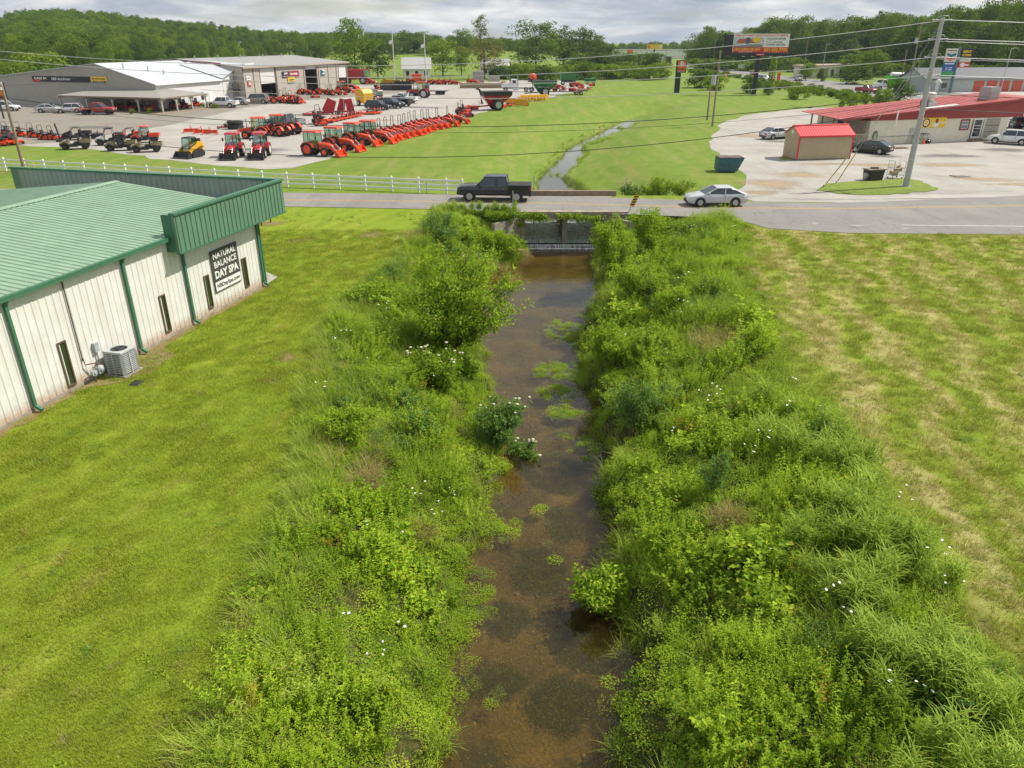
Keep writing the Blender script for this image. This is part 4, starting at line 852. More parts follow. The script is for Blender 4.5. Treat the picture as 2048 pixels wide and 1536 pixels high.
# water over the sill: sheet in the barrels, falling curtain, foam
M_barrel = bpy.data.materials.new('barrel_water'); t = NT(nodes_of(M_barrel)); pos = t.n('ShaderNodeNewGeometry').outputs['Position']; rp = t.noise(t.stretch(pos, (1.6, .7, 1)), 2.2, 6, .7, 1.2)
p = t.n('ShaderNodeBsdfPrincipled', ins={'Roughness': .12}); t.l(t.mix(t.rng(rp, .53, .64), t.mix(t.rng(rp, .35, .5), (.14, .19, .24), (.45, .55, .64)), (.90, .93, .95)), p.inputs['Base Color']); t.l(bumpn(t, rp, 1., .35), p.inputs['Normal']); t.out(p.outputs[0])  # white ripple glints, part foam, and bluish sky reflection painted into the base colour
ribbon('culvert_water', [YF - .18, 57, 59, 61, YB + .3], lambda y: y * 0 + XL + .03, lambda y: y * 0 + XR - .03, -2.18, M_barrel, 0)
m = bpy.data.materials.new('falling_water'); t = NT(nodes_of(m)); tcn = t.n('ShaderNodeTexCoord').outputs['Object']
nn = t.noise(t.stretch(tcn, (7, 1, .6)), 1.5, 4, .7); d = t.n('ShaderNodeBsdfPrincipled', ins={'Roughness': .15}); t.l(t.mix(t.rng(nn, .4, .65), (.05, .05, .045), (.62, .64, .64)), d.inputs['Base Color'])
tr = t.n('ShaderNodeBsdfTransparent'); mx = t.n('ShaderNodeMixShader', ins={0: t.rng(nn, .3, .5, .55, 1)}); t.l(tr.outputs[0], mx.inputs[1]); t.l(d.outputs[0], mx.inputs[2]); t.out(mx.outputs[0])
mb = MB(); mb.loft([[(XL + .04 + k * .12, YF - .60 - dy + .012 * math.sin(k * 1.9), z) for k in range(50)] for z, dy in ((-2.19, -.03), (-2.21, .03), (-2.32, .07), (-2.5, .09))], True, False)
mb.f = [f for f in mb.f if abs(f[0] % 50 - f[1] % 50) < 3]; mb.mi = [0] * len(mb.f); mb.sm = [True] * len(mb.f)
tag(mb.build('weir_water', m), kind='structure')
mb = MB(); r = random.Random(3)
for k in range(260): x = r.uniform(XL + .1, XR - .1); mb.ell((x, YF - .72 - abs(r.gauss(0, .10)), -2.485), (r.uniform(.03, .14), r.uniform(.02, .06), .025), 6, 3)
tag(mb.build('water_foam', pm('foam', (.75, .76, .75), .6, .05)), 'white foam line at the foot of the low weir', 'foam', kind='stuff')
# ================================================================== dealership
DU, DV = (.954, -.3), (.3, .954); DO = (-65.4, 145.7); DRZ = math.atan2(DU[1], DU[0])
def DL(x, y, z=0): return (DO[0] + DU[0] * x + DV[0] * y, DO[1] + DU[1] * x + DV[1] * y, z)
M_dgrey = panelmat('grey_steel_panel', (.36, .345, .31), (.28, .25, .2), .15); M_beige = panelmat('beige_steel_panel', (.43, .395, .345), (.33, .29, .23), .15)
M_dwhite = panelmat('white_steel_panel', (.66, .66, .65), (.5, .47, .42), .15); M_wroof = panelmat('white_roof_steel', (.52, .54, .565), (.42, .42, .42), .3, .06, .4); M_groof2 = panelmat('grey_roof_steel', (.30, .30, .29), (.24, .22, .2), .35, .08, .5); M_redw = panelmat('red_steel_panel', (.30, .04, .035), (.22, .06, .05), .2)
def ribs(mb, x0, x1, zlo, zhi, y, step, r_=.02):
    x = x0
    while x < x1: mb.box((x, y - r_ / 2, (zlo + zhi(x)) / 2), (.06, r_, zhi(x) - zlo)); x += step
def slab_quad(mb, a, b, c, d, th=.12):
    mb.add([a, b, c, d] + [(p[0], p[1], p[2] - th) for p in (a, b, c, d)], [(0, 1, 2, 3), (7, 6, 5, 4), (0, 4, 5, 1), (1, 5, 6, 2), (2, 6, 7, 3), (3, 7, 4, 0)])
show = thing('showroom_building', 'long low grey dealership building with a white roof and open porch corner', 'building', DL(0, 0), DRZ)
gz = lambda x: 4.32 + (7.72 - 4.32) * (-x / 12.5) if x > -12.5 else 7.72 - (7.72 - 5.25) * ((-x - 12.5) / 24.5)
mb = MB(); mb.prism([(-46, 0), (0, 0), (0, gz(0)), (-12.5, gz(-12.5)), (-46, gz(-46))], 'y', 0, .25); ribs(mb, -46, 0, 0, lambda x: gz(x) - .1, 0, .62); mb.build('front_wall', M_dgrey, show)
mb = MB(); mb.prism([(.26, 0), (19.3, 0), (19.3, gz(0)), (.26, gz(0))], 'x', -.25, 0); mb.prism([(19.31, 0), (31, 0), (31, 7.2), (26.2, 7.05), (19.31, 4.55)], 'x', -.25, .06)
mb.build('side_wall', M_dwhite, show)
MB().b2((-46, 31, 0), (-.3, 31.3, 4.3)).build('back_wall', M_dgrey, show)
mb = MB(); slab_quad(mb, (.35, -.25, gz(0) + .05), (.35, 31, gz(0) + .05), (-12.5, 31, 7.8), (-12.5, -.25, 7.8)); slab_quad(mb, (-12.5, -.25, 7.8), (-12.5, 31, 7.8), (-46, 31, gz(-46) + .1), (-46, -.25, gz(-46) + .1))
roof = mb.build('roof', M_wroof, show)
mb = MB(); slab_quad(mb, (.5, 19.0, 4.6), (.5, 26.3, 7.2), (-11, 26.3, 7.9), (-9.5, 19.0, 7.2)); slab_quad(mb, (.5, 26.3, 7.2), (.5, 33, 5.2), (-11, 33, 5.4), (-11, 26.3, 7.9)); mb.build('cross_roof', M_wroof, show)
MB().b2((.36, -.2, gz(0) - .16), (.5, 18.9, gz(0) + .07)).build('gutter', K['white'], roof)
for x, y in ((-7, 7), (-4.5, 8.2), (-9, 3)): MB().cyl((x, y, gz(x)), (x, y, gz(x) + .8), .12).ell((x, y, gz(x) + .85), (.2, .2, .12)).build('roof_vent', K['galv'], roof)
for y, z0, z1, w in ((9.2, .9, 2.3, .8), (12.6, .9, 2.3, .8), (6.0, .9, 2.3, .7)):
    f = MB().b2((.0, y - w / 2, z0), (.05, y + w / 2, z1)).build('window', K['dark'], show); MB().b2((.05, y - w / 2 + .08, z0 + .08), (.06, y + w / 2 - .08, z1 - .08)).build('pane', GLASS, f)
MB().b2((.0, 14.6, 0), (.06, 15.6, 2.1)).build('door', K['white'], show)
# porch on the corner
M_proof = panelmat('porch_roof_steel', (.30, .285, .255), (.24, .22, .19), .3)
mb = MB(); slab_quad(mb, (-17, -6.0, 2.55), (6.2, -6.0, 2.55), (.02, -.02, 3.42), (-12.5, -.02, 3.42), .1); slab_quad(mb, (6.2, -6.0, 2.55), (6.2, 6.4, 2.55), (.02, 3.4, 3.42), (.02, -.02, 3.42), .1); slab_quad(mb, (-17, -.02, 2.55), (-17, -6.0, 2.55), (-12.5, -.02, 3.42), (-12.52, -.021, 3.42), .1); slab_quad(mb, (6.2, 6.4, 2.55), (.02, 6.4, 2.55), (.02, 3.4, 3.42), (.021, 3.41, 3.42), .1)
pr = mb.build('porch_roof', M_proof, show)
MB().b2((-17, -6.06, 2.28), (6.2, -5.95, 2.5)).b2((6.1, -5.94, 2.28), (6.22, 6.4, 2.5)).build('porch_beam', K['wood'], show)
pp = [(-16.6, -5.7), (-10.6, -5.7), (-4.8, -5.7), (.8, -5.7), (5.9, -5.7), (5.9, -2.0), (5.9, 2.0), (5.9, 6.1)]
for x, y in pp:
    mb = MB(); mb.box((x, y, 1.2), (.22, .22, 2.4))
    for s in (-1, 1):
        if y < -5: mb.box((x + s * .45, y, 2.0), (.1, .1, 1.1), ry=s * .85)
        else: mb.box((x, y + s * .45, 2.0), (.1, .1, 1.1), rx=-s * .85)
    mb.build('porch_post', pm('porch_timber', (.46, .43, .38), .8, .2, 6), show)
sheet('mulch_bed', [DL(x, y)[:2] for x, y in ((-9, -6.3), (6.6, -6.3), (6.6, 7.2), (7.6, 7.4), (7.6, -7.4), (-6, -7.3))], .045, pm('orange_mulch', (.34, .20, .10), .95, .3, 4), .15, .8, 31)
# signs on the grey gable
def dsign(x0, x1, z0, z1, label, mat, rim=None, y=-.06):
    s = thing('fascia_sign', label, 'sign', DL((x0 + x1) / 2, y, (z0 + z1) / 2), DRZ, 'signs on the dealership walls'); w, h = (x1 - x0) / 2, (z1 - z0) / 2
    MB().b2((-w, -.06, -h), (w, .04, h)).build('sign_board', mat, s); return s, w, h
s, w, h = dsign(-28.3, -14.4, 4.45, 5.45, 'long black sign board with white lettering on the grey gable wall', K['black'])
flat('red_panel', rect(-w + .1, -h + .06, -w + 1.9, -h + .34), -.062, K['red'], s); text('CASE IH', .6, K['white'], s, (-w + 2.0, -.065, .12), 3.0, .42, .02)
text('H&R Agri-Power', .6, K['white'], s, (.1, -.065, -.02), 4.6, .62, .012)
s, w, h = dsign(-14.1, -10.5, 4.5, 5.5, 'small yellow sign board beside the long black sign on the gable', K['yellow'])
flat('blue_foot', rect(-w + .3, -h, w - .2, -h + .24), -.062, K['navy'], s); text('NEW HOLLAND', .4, K['navy'], s, (.3, -.07, .12), 2.3, .26, .01); flat('emblem', circ(-w + .5, .12, .2), -.063, K['maroon'], s); text('CONSTRUCTION', .3, K['white'], s, (0, -.07, -h + .12), 2.2, .13)
# orange pole sign close to the left edge
bx = HY(10, 181, 128)
s = thing('pole_sign', 'square orange dealer sign with black rim cut by the left edge', 'sign', (bx[0] - 1.6, 128, 0), DRZ * .6)
MB().cyl((0, .25, 0), (0, .25, 5.0), .14).build('pole', K['dark'], s); MB().b2((-1.9, -.12, bx[1] - 1.25), (1.9, .12, bx[1] + 1.25)).build('sign_board', K['black'], s); flat('orange_face', rect(-1.78, bx[1] - 1.12, 1.78, bx[1] + 1.12), -.13, K['orange'], s)
MB().lathe([(.85, -.15), (.85, -.16), (.72, -.16), (.72, -.15)], 'y', (.2, 0, bx[1] + .3), 24).build('ring_emblem', K['white'], s); text('K', .9, K['white'], s, (.2, -.15, bx[1] + .3), .7, .9, .03); text('Kubota', .5, K['black'], s, (.3, -.15, bx[1] - .85), 2.2, .42, .02)

# ---- workshop
RO = DL(2.5, 23); RW, RL, RE, RR = 32.0, 44.2, 6.5, 8.1
shop = thing('workshop_building', 'large beige workshop with three tall roller doors and a low grey roof', 'building', RO, DRZ)
doors = [(6.0, 11.6, 6.15, .0), (24.0, 29.0, 6.1, .0), (39.6, 43.6, 5.9, .0)]
mb = MB(); prev = 0.
for y0, y1, zt, _ in doors: mb.b2((-.25, prev, 0), (0, y0, RE)); mb.b2((-.25, y0, zt), (0, y1, RE)); prev = y1
mb.b2((-.25, prev, 0), (0, RL, RE)); mb.build('door_wall', M_beige, shop)
for y in (0.07, 3.6, 12.0, 23.2, 29.8, 34.3, 38.4, RL - .07): MB().b2((0, y - .06, 0), (.09, y + .06, RE - .1)).build('downspout', pm('bronze_trim', (.14, .11, .085), .6), shop)
mb = MB(); mb.prism([(-RW, 0), (-.26, 0), (-.26, RE), (-16, RR - .1), (-RW, RE + .6)], 'y', 0, .2); mb.f = mb.f; mb.build('end_gable', M_beige, shop); MB().prism([(-RW + .3, RE - .9), (-5, RE - .9), (-5, RE + .85), (-16, RR - .12), (-RW + .3, RE + .55)], 'y', -.05, -.005).build('red_gable', M_redw, shop)
mb = MB(); mb.prism([(-RW, 0), (-.26, 0), (-.26, RE), (-16, RR - .1), (-RW, RE + .6)], 'y', RL - .2, RL); mb.build('far_gable', M_beige, shop)
mb = MB(); mb.b2((-RW, .21, 0), (-RW + .2, 23.6, RE)); mb.b2((-RW, 29.6, 0), (-RW + .2, RL - .21, RE)); mb.b2((-RW, 23.6, 5.9), (-RW + .2, 29.6, RE)); mb.build('rear_wall', M_beige, shop)
mb = MB(); slab_quad(mb, (.4, -.2, RE + .1), (.4, RL + .3, RE + .1), (-16, RL + .3, RR), (-16, -.2, RR)); slab_quad(mb, (-16, -.2, RR), (-16, RL + .3, RR), (-RW - .3, RL + .3, RE + .7), (-RW - .3, -.2, RE + .7)); rf = mb.build('roof', M_groof2, shop)
MB().b2((.41, -.2, RE - .22), (.56, RL + .3, RE + .12)).build('gutter', K['wood'] if 0 else pm('tan_trim', (.42, .35, .28), .6), rf)
for y in (4, 12, 20, 29, 37): MB().cyl((-14.5, y, RR - .1), (-14.5, y, RR + .5), .16).build('roof_vent', K['galv'], rf)
MB().b2((-RW + .3, .3, .02), (-.3, RL - .3, .06)).build('floor_slab', K['inside'], shop)
M_door = pm('white_roller_door', (.66, .66, .65), .5, .05)
for (y0, y1, zt, _), zb in zip(doors, (3.05, 5.35, 3.0)):
    fr = MB().b2((-.2, y0 - .15, 0), (.05, y0, zt + .12)).b2((-.2, y1, 0), (.05, y1 + .15, zt + .12)).b2((-.2, y0, zt), (.05, y1, zt + .12)).build('roller_door', pm('maroon_jamb', (.17, .05, .045), .6), shop)
    mb = MB(); z = zb
    while z < zt - .1: mb.b2((-.18, y0, z), (-.10, y1, min(z + .5, zt - .01))); mb.b2((-.17, y0, z + .5), (-.13, y1, min(z + .53, zt - .005))); z += .53
    mb.build('door_panel', M_door, fr)
def rsign(y0, y1, z0, z1, label, mat):
    s = thing('fascia_sign', label, 'sign', DL(2.56, 23 + (y0 + y1) / 2, (z0 + z1) / 2), DRZ + math.pi / 2, 'signs on the dealership walls'); w, h = (y1 - y0) / 2, (z1 - z0) / 2
    MB().b2((-w, -.1, -h), (w, .0, h)).build('sign_board', mat, s); return s, w, h
s, w, h = rsign(14.2, 21.0, 4.0, 5.25, 'charcoal and maroon sign board between the first two roller doors', K['navy']); flat('maroon_panel', rect(-w + 2.7, -h, w, h), -.105, K['maroon'], s); text('JMB', .5, K['white'], s, (-w + 1.4, -.12, .15), 1.3, .5, .015); flat('red_bar', rect(-w + .7, -.42, -w + 2.1, -.28), -.105, K['red'], s); text('TAR RIVER', .5, K['white'], s, (1.2, -.12, 0), 3.2, .45, .015)
s, w, h = rsign(16.2, 19.0, 2.75, 3.95, 'small yellow sign under the charcoal and maroon sign', K['yellow']); text('Cannon', .5, K['navy'], s, (0, -.12, .15), 2.1, .45, .01); flat('foot_band', [(-w, -h), (w, -h), (w, -h + .22), (0, -h + .42), (-w, -h + .22)], -.105, K['steel'], s)
s, w, h = rsign(30.7, 32.7, 3.8, 5.1, 'white and teal square sign right of the middle roller door', K['white']); flat('teal_panel', rect(-w, -h + .3, -.2, h), -.105, K['teal'], s); flat('teal_foot', rect(-w, -h, w, -h + .3), -.105, K['teal'], s); text('INX', .5, K['navy'], s, (.35, -.12, .15), 1.1, .5, .01)
s, w, h = rsign(.9, 2.4, 4.0, 4.85, 'small white sign high on the beige wall above the stair', K['white']); text('FARMTEK', .3, K['navy'], s, (0, -.12, 0), 1.2, .2)
s, w, h = rsign(1.2, 2.4, 2.85, 3.8, 'small red sign with white round mark above the stair', K['red']); MB().lathe([(.34, -.11), (.34, -.12), (.24, -.12), (.24, -.11)], 'y', (0, 0, 0), 16).build('ring_emblem', K['white'], s); flat('bar_emblem', rect(-.2, -.12, .2, .12), -.108, K['white'], s)
st = thing('steel_stair', 'black steel outdoor stair and landing against the white end wall', 'stair', DL(.2, 20.5), DRZ)
mb = MB(); mb.b2((0, 0, 2.5), (1.3, 1.8, 2.58)); 
for i in range(11): mb.b2((.1, 1.9 + i * .3, 2.3 - i * .22), (1.2, 2.15 + i * .3, 2.34 - i * .22))
mb.build('tread', K['dark'], st)
mb = MB(); 
for x in (.06, 1.24): mb.box((x, 3.5, 1.25), (.05, 3.9, .22), rx=-.62); mb.tube([(x, .05, 3.5), (x, 1.8, 3.5), (x, 5.1, 1.1)], .03); mb.tube([(x, .05, 3.05), (x, 1.8, 3.05), (x, 5.1, .7)], .02); mb.tube([(x, .05, 0), (x, .05, 3.5)], .035); mb.tube([(x, 1.75, 0), (x, 1.75, 3.5)], .035); mb.tube([(x, 5.1, 0), (x, 5.1, 1.1)], .03)
mb.build('handrail', K['dark'], st)

# ================================================================== store, shed and yard on the right
STO, STU = (43.56, 94.84), (.97, .243); STRZ = math.atan2(STU[1], STU[0])
def SLc(x, y, z=0): return (STO[0] + STU[0] * x - STU[1] * y, STO[1] + STU[1] * x + STU[0] * y, z)
store = thing('store_building', 'low cream block store with a wide red metal roof and porch', 'building', SLc(0, 0), STRZ)
M_block = panelmat('cream_painted_block', (.70, .67, .54), (.42, .36, .22), .28, .06, .8); M_rroof = panelmat('red_roof_steel', (.40, .085, .075), (.50, .17, .15), .4, .1, .5); M_rsid = panelmat('red_siding', (.30, .05, .045), (.24, .07, .06), .2)
rz_ = lambda x: 3.12 + (x + 4.5) * (5.05 - 3.12) / 26.4
mb = MB(); mb.b2((0, 0, 0), (16.9, .25, 2.8)); mb.b2((16.65, .26, 0), (16.9, 10.5, 2.8)); mb.b2((0, .26, 0), (.25, 10.5, 2.8)); mb.b2((.26, 10.25, 0), (16.64, 10.5, 2.8)); mb.build('wall', M_block, store)
MB().prism([(.0, 2.81), (22.5, 2.81), (22.5, rz_(22.5) - .2), (0.0, rz_(0) - .2)], 'y', -.02, .24).build('gable_siding', M_rsid, store)
mb = MB(); slab_quad(mb, (-4.5, -.55, 3.12), (21.9, -.55, 5.05), (26.4, 10.9, 5.05), (-2.4, 10.9, 3.12), .07); slab_quad(mb, (21.9, -.55, 5.05), (48, -.55, 3.3), (48, 10.9, 3.3), (26.4, 10.9, 5.05), .07)
for i in range(1, 30): a = i / 30; p, q = (-4.5 + 26.4 * a, -.55, 3.125 + 1.93 * a), (-2.4 + 28.8 * a, 10.9, 3.125 + 1.93 * a); mb.tube([p, q], .022, 4)
rf = mb.build('roof', M_rroof, store)
MB().prism([(-4.5, 2.92), (21.9, 4.85), (21.9, 5.07), (-4.5, 3.14)], 'y', -.62, -.56).build('fascia_board', M_rsid, rf)
flat2 = MB(); 
x0 = 6; slab_quad(flat2, (6.2, 0.2, rz_(6.2) + .05), (12.4, .0, rz_(12.4) + .05), (12.9, 1.3, rz_(12.4) + .05), (9, 1.2, rz_(9) + .045), .012); flat2.build('roof_patch', pm('pale_patch', (.62, .58, .56), .8, .15), rf)
for i in range(4):
    y = 1.0 + i * 3; MB().box((-3.9 + .18 * y, y - 1.2, 1.55), (.14, .14, 3.1)).build('porch_post', K['wood'], store)
MB().b2((-4.2, .3, 0), (-.02, 10.5, .42)).b2((-4.25, -.35, .3), (-.02, .28, .45)).build('porch_floor', K['wood'], store)
mb = MB(); 
for i in range(18): mb.box((-4.1 + i * .23, -.25, .9), (.06, .04, .8))
mb.b2((-4.2, -.29, 1.3), (-.05, -.2, 1.36)); mb.b2((-4.2, -.29, .5), (-.05, -.2, .56))
for i in range(30): mb.box((-4.15 + .012 * i, .1 + i * .35, .9), (.04, .06, .8))
mb.tube([(-4.15, 0, 1.33), (-3.8, 10.3, 1.33)], .04, 4); mb.build('porch_railing', pm('pale_timber', (.50, .45, .38), .8, .2), store)
MB().b2((-.9, 4.0, .45), (-.8, 5.0, 2.5)).build('porch_door', K['dark'], store); MB().b2((-.26, .3, .45), (-.02, 3.9, 2.75)).build('porch_wall', pm('tan_siding', (.38, .34, .26), .8), store)
fr = MB().b2((13.1, -.06, 1.38), (13.3, 0, 2.68)).b2((14.3, -.06, 1.38), (14.5, 0, 2.68)).b2((13.3, -.06, 2.5), (14.3, 0, 2.68)).b2((13.3, -.06, 1.38), (14.3, 0, 1.56)).build('window', pm('red_trim', (.26, .04, .04), .6), store)
MB().b2((13.31, -.03, 1.57), (14.29, -.005, 2.49)).build('pane', glass('bright_pane', (.18, .24, .26), .1), fr); mb = MB(); mb.b2((13.31, -.05, 1.57), (13.36, -.032, 2.49)); mb.b2((14.24, -.05, 1.57), (14.29, -.032, 2.49)); mb.b2((13.37, -.05, 2.0), (14.23, -.032, 2.06)); mb.b2((13.78, -.05, 1.6), (13.81, -.034, 1.99)); mb.b2((13.78, -.05, 2.07), (13.81, -.034, 2.46)); mb.b2((13.37, -.049, 2.44), (14.23, -.033, 2.49)); mb.b2((13.37, -.049, 1.57), (14.23, -.033, 1.61)); mb.build('sash', K['white'], fr)
dr = MB().b2((15.1, -.07, .35), (15.24, 0, 2.72)).b2((16.36, -.07, .35), (16.5, 0, 2.72)).b2((15.24, -.07, 2.58), (16.36, 0, 2.72)).b2((15.24, -.07, .35), (16.36, 0, .58)).b2((15.24, -.06, 1.5), (16.36, -.01, 1.56)).b2((15.24, -.06, 1.85), (16.36, -.01, 1.91)).build('door', K['white'], store); MB().b2((15.25, -.03, .59), (16.35, -.008, 2.57)).build('pane', GLASS, dr); MB().b2((16.2, -.12, 1.4), (16.24, -.07, 1.7)).build('handle', K['galv'], dr)
MB().b2((14.95, -.05, .4), (15.05, .0, 2.6)).build('door_shutter', K['dark'], store); MB().b2((16.55, -.05, .4), (16.63, 0, 2.6)).build('door_shutter', K['dark'], store)
MB().b2((14.7, -.9, 0), (16.9, -.02, .17)).b2((14.9, -.5, .171), (16.7, -.021, .33)).build('step', K['wood'], store)
mb = MB(); gx0, gx1 = 16.95, 19.0
for i in range(12): x = gx0 + (gx1 - gx0) * i / 11; mb.b2((x - .015, -.12, .45), (x + .015, -.09, 2.65))
for z in (.45, 1.1, 1.85, 2.62): mb.b2((gx0, -.14, z), (gx1, -.125, z + .05))
mb.build('window_grille', K['dark'], store); MB().b2((16.905, .0, 0), (20.4, .25, 2.79)).b2((20.15, .26, 0), (20.4, 10.4, 2.79)).build('end_wall', M_block, store)
a, b = 7.2, 10.85; s = thing('wall_banner', 'yellow banner with a round black emblem on the cream store wall', 'banner', SLc((a + b) / 2, -.03, 2.4), STRZ); w, h = (b - a) / 2, .58
MB().b2((-w, -.03, -h), (w, 0, h)).build('banner_cloth', K['yellow'], s); MB().lathe([(.52, -.034), (.52, -.045), (.40, -.045), (.40, -.034)], 'y', (-w + .75, 0, 0), 24).build('ring_emblem', K['black'], s); flat('round_emblem', circ(-w + .75, 0, .39), -.034, K['white'], s); flat('centre_emblem', circ(-w + .75, 0, .27), -.045, K['yellow'], s)
flat('white_band', rect(-.15, -.12, w, -.06), -.034, K['white'], s); flat('white_stripe', rect(-.15, .02, w, .08), -.034, K['white'], s); flat('brown_blob', circ(.45, .2, .22, .28), -.04, pm('brown_print', (.20, .08, .03), .6), s); flat('white_blob', circ(.35, -.3, .5, .2), -.040, K['white'], s)
def stub(name, label, cat, parts, loc, rz=0, group=None):
    t = thing(name, label, cat, loc, rz, group)
    for pn, mbx, mt in parts: mbx.build(pn, mt, t)
    return t
ho = thing('garden_hose', 'coiled green garden hose hanging on the cream store wall', 'hose', SLc(.9, -.1, 1.0), STRZ)
mb = MB()
for k in range(5): mb.tube([((.34 - .02 * k) * math.cos(a), -.02 * k, (.62 - .02 * k) * math.sin(a)) for a in [6.2832 * i / 20 for i in range(21)]], .028, 6)
mb.build('coil', pm('green_hose', (.02, .22, .07), .4), ho); MB().box((0, .05, .5), (.2, .1, .14)).build('bracket', K['galv'], ho)
stub('gas_pipe', 'thin grey pipe with a box running along the store wall', 'pipe', [('pipe', MB().tube([(0, -.06, .9), (7.0, -.06, 1.0)], .03).tube([(4.1, -.06, -.0), (4.4, -.06, 1.6), (5.2, -.2, 1.7)], .025), K['steel']), ('box', MB().b2((4.25, -.14, 1.45), (4.7, -.01, 1.8)), K['galv'])], SLc(1.6, 0), STRZ)
v = thing('roof_flue', 'thin white flue pipe standing at the front of the red roof', 'flue', SLc(3.0, -.7, 2.3), STRZ); MB().cyl((0, 0, 0), (0, 0, 1.9), .09).b2((-.45, -.06, -.03), (.1, .06, .06)).build('pipe', K['white'], v); MB().cyl((0, 0, 1.9), (0, 0, 2.0), .13).build('cap', K['galv'], v)
v = thing('exhaust_fan', 'pale rooftop exhaust fan with square curb on the red roof', 'exhaust fan', SLc(9.6, 2.0, rz_(9.6) + .02), STRZ); MB().b2((-.6, -.6, 0), (.6, .6, .55)).build('curb', K['galv'], v); MB().lathe([(.42, .55), (.5, .6), (.5, 1.1), (.62, 1.12), (.62, 1.45), (.4, 1.62), (.05, 1.66)], 'z', (0, 0, 0), 16).build('fan_head', pm('pale_vent', (.62, .6, .55), .6), v); MB().b2((-1.1, -.3, .1), (-.62, .3, .7)).build('motor_box', K['dark'], v)
v = thing('roof_cooler', 'grey boxy cooler unit standing near the ridge of the red roof', 'cooling unit', SLc(19.0, 2.6, rz_(18) + .0), STRZ + .2); MB().box((0, 0, .75), (1.9, 1.5, 1.5), taper=.96).build('cabinet', K['steel'], v)
mb = MB(); 
for i in range(8): mb.b2((-.8, -.79, .2 + i * .15), (.8, -.765, .26 + i * .15))
mb.build('louvre', K['galv'], v); MB().b2((-1.0, -.8, -.1), (1.0, .8, .0)).build('base_frame', K['rust'], v)
c = thing('hand_cart', 'dark steel-framed cart parked at the store wall by a black bag', 'cart', SLc(7.1, -.7), STRZ)
mb = MB(); mb.tube([(-.8, 0, 1.2), (1.0, 0, 1.2)], .03); mb.tube([(-.8, .4, 1.2), (1.0, .4, 1.2)], .03)
for x in (-.7, -.2, .3, .9): mb.tube([(x, 0, 1.2), (x, .0, .55)], .02)
mb.tube([(-.8, 0, .55), (.5, 0, .55)], .025); mb.tube([(-.8, .4, .55), (.5, .4, .55)], .025); mb.tube([(-.8, 0, 1.2), (-.8, .4, 1.2)], .025); mb.tube([(1.0, 0, 1.2), (1.3, 0, 1.0), (1.0, 0, .75)], .025); mb.tube([(.5, 0, .55), (.5, .0, .12)], .02); mb.build('frame', K['dark'], c); MB().box((-.55, .2, .75), (.5, .4, .5)).build('load_box', K['steel'], c)
for sy_ in (0, .4): MB().cyl((-.6, sy_ - .04, .15), (-.6, sy_ + .04, .15), .15).build('wheel', K['black'], c)
stub('refuse_bag', 'shiny black rubbish bag slumped against the store wall', 'bag', [('bag_body', MB().ell((0, 0, .22), (.42, .3, .26)).ell((.2, .05, .33), (.2, .18, .2)), pm('black_plastic', (.015, .015, .017), .25)), ('tied_neck', MB().cyl((-.05, 0, .42), (-.1, -.03, .56), .04, .08), pm('black_plastic', (.015, .015, .017), .25))], SLc(8.2, -.75), STRZ)
stub('traffic_cone', 'faded orange cone standing beside the cart at the wall', 'cone', [('cone_body', MB().cyl((0, 0, .03), (0, 0, .72), .17, .03), K['orange']), ('base', MB().box((0, 0, .015), (.38, .38, .03)), K['orange'])], SLc(7.4, -1.0), STRZ)
x, y = G(1795, 297); pl = thing('wood_pallet', 'broken grey pallet boards lying beside the black sedan', 'pallet', (x, y, 0), STRZ)
mb = MB(); 
for i in range(6): mb.box((-.9 + i * .36, 0, .13), (.24, 1.0, .03), rz=.06 * (i % 3 - 1))
mb.build('deck_boards', K['wood'], pl); MB().box((0, -.42, .05), (2.1, .09, .1)).build('stringer', K['wood'], pl); MB().box((.1, .40, .05), (2.0, .09, .1), rz=.1).build('stringer', K['wood'], pl)
# shed
shO, shU = (30.45, 81.95), (.984, .176); shed = thing('garden_shed', 'tan board shed with a bright red ribbed metal roof and red corners', 'shed', (*shO, 0), math.atan2(shU[1], shU[0]))
L_, D_, E_, R_ = 6.25, 3.0, 2.55, 3.45; M_tan = panelmat('tan_shed_board', (.44, .36, .23), (.36, .27, .16), .3, .06, .8); M_bred = panelmat('bright_red_steel', (.62, .045, .055), (.5, .06, .06), .15, .05, .35)
mb = MB(); mb.b2((0, 0, .12), (L_, .1, E_)); mb.b2((0, D_ - .1, .12), (L_, D_, E_)); 
for x0, x1 in ((0, .1), (L_ - .1, L_)): mb.prism([(.101, .12), (D_ - .101, .12), (D_ - .101, E_), (D_ / 2, R_ - .05), (.101, E_)], 'x', x0, x1)
for i in range(1, 31): mb.b2((i * .203 - .008, -.006, .12), (i * .203 + .008, 0, E_))
for i in range(1, 14): mb.b2((-.006, i * .21 - .008, .12), (0, i * .21 + .008, E_))
mb.build('wall', M_tan, shed)
mb = MB(); slab_quad(mb, (-.12, -.22, E_ - .06), (L_ + .12, -.22, E_ - .06), (L_ + .12, D_ / 2, R_), (-.12, D_ / 2, R_), .05); slab_quad(mb, (-.12, D_ / 2, R_), (L_ + .12, D_ / 2, R_), (L_ + .12, D_ + .22, E_ - .06), (-.12, D_ + .22, E_ - .06), .05)
for i in range(22): x = -.05 + i * (L_ + .1) / 21; mb.tube([(x, -.22, E_ - .05), (x, D_ / 2, R_ + .012)], .016, 4); mb.tube([(x, D_ / 2, R_ + .012), (x, D_ + .22, E_ - .05)], .016, 4)
rf = mb.build('roof', M_bred, shed); MB().b2((-.12, -.25, E_ - .2), (L_ + .12, -.225, E_ - .03)).build('fascia_board', M_bred, rf); MB().prism([(D_ / 2 - .15, R_ - .02), (D_ / 2, R_ + .05), (D_ / 2 + .15, R_ - .02)], 'x', -.14, L_ + .14).build('ridge_cap', M_bred, rf)
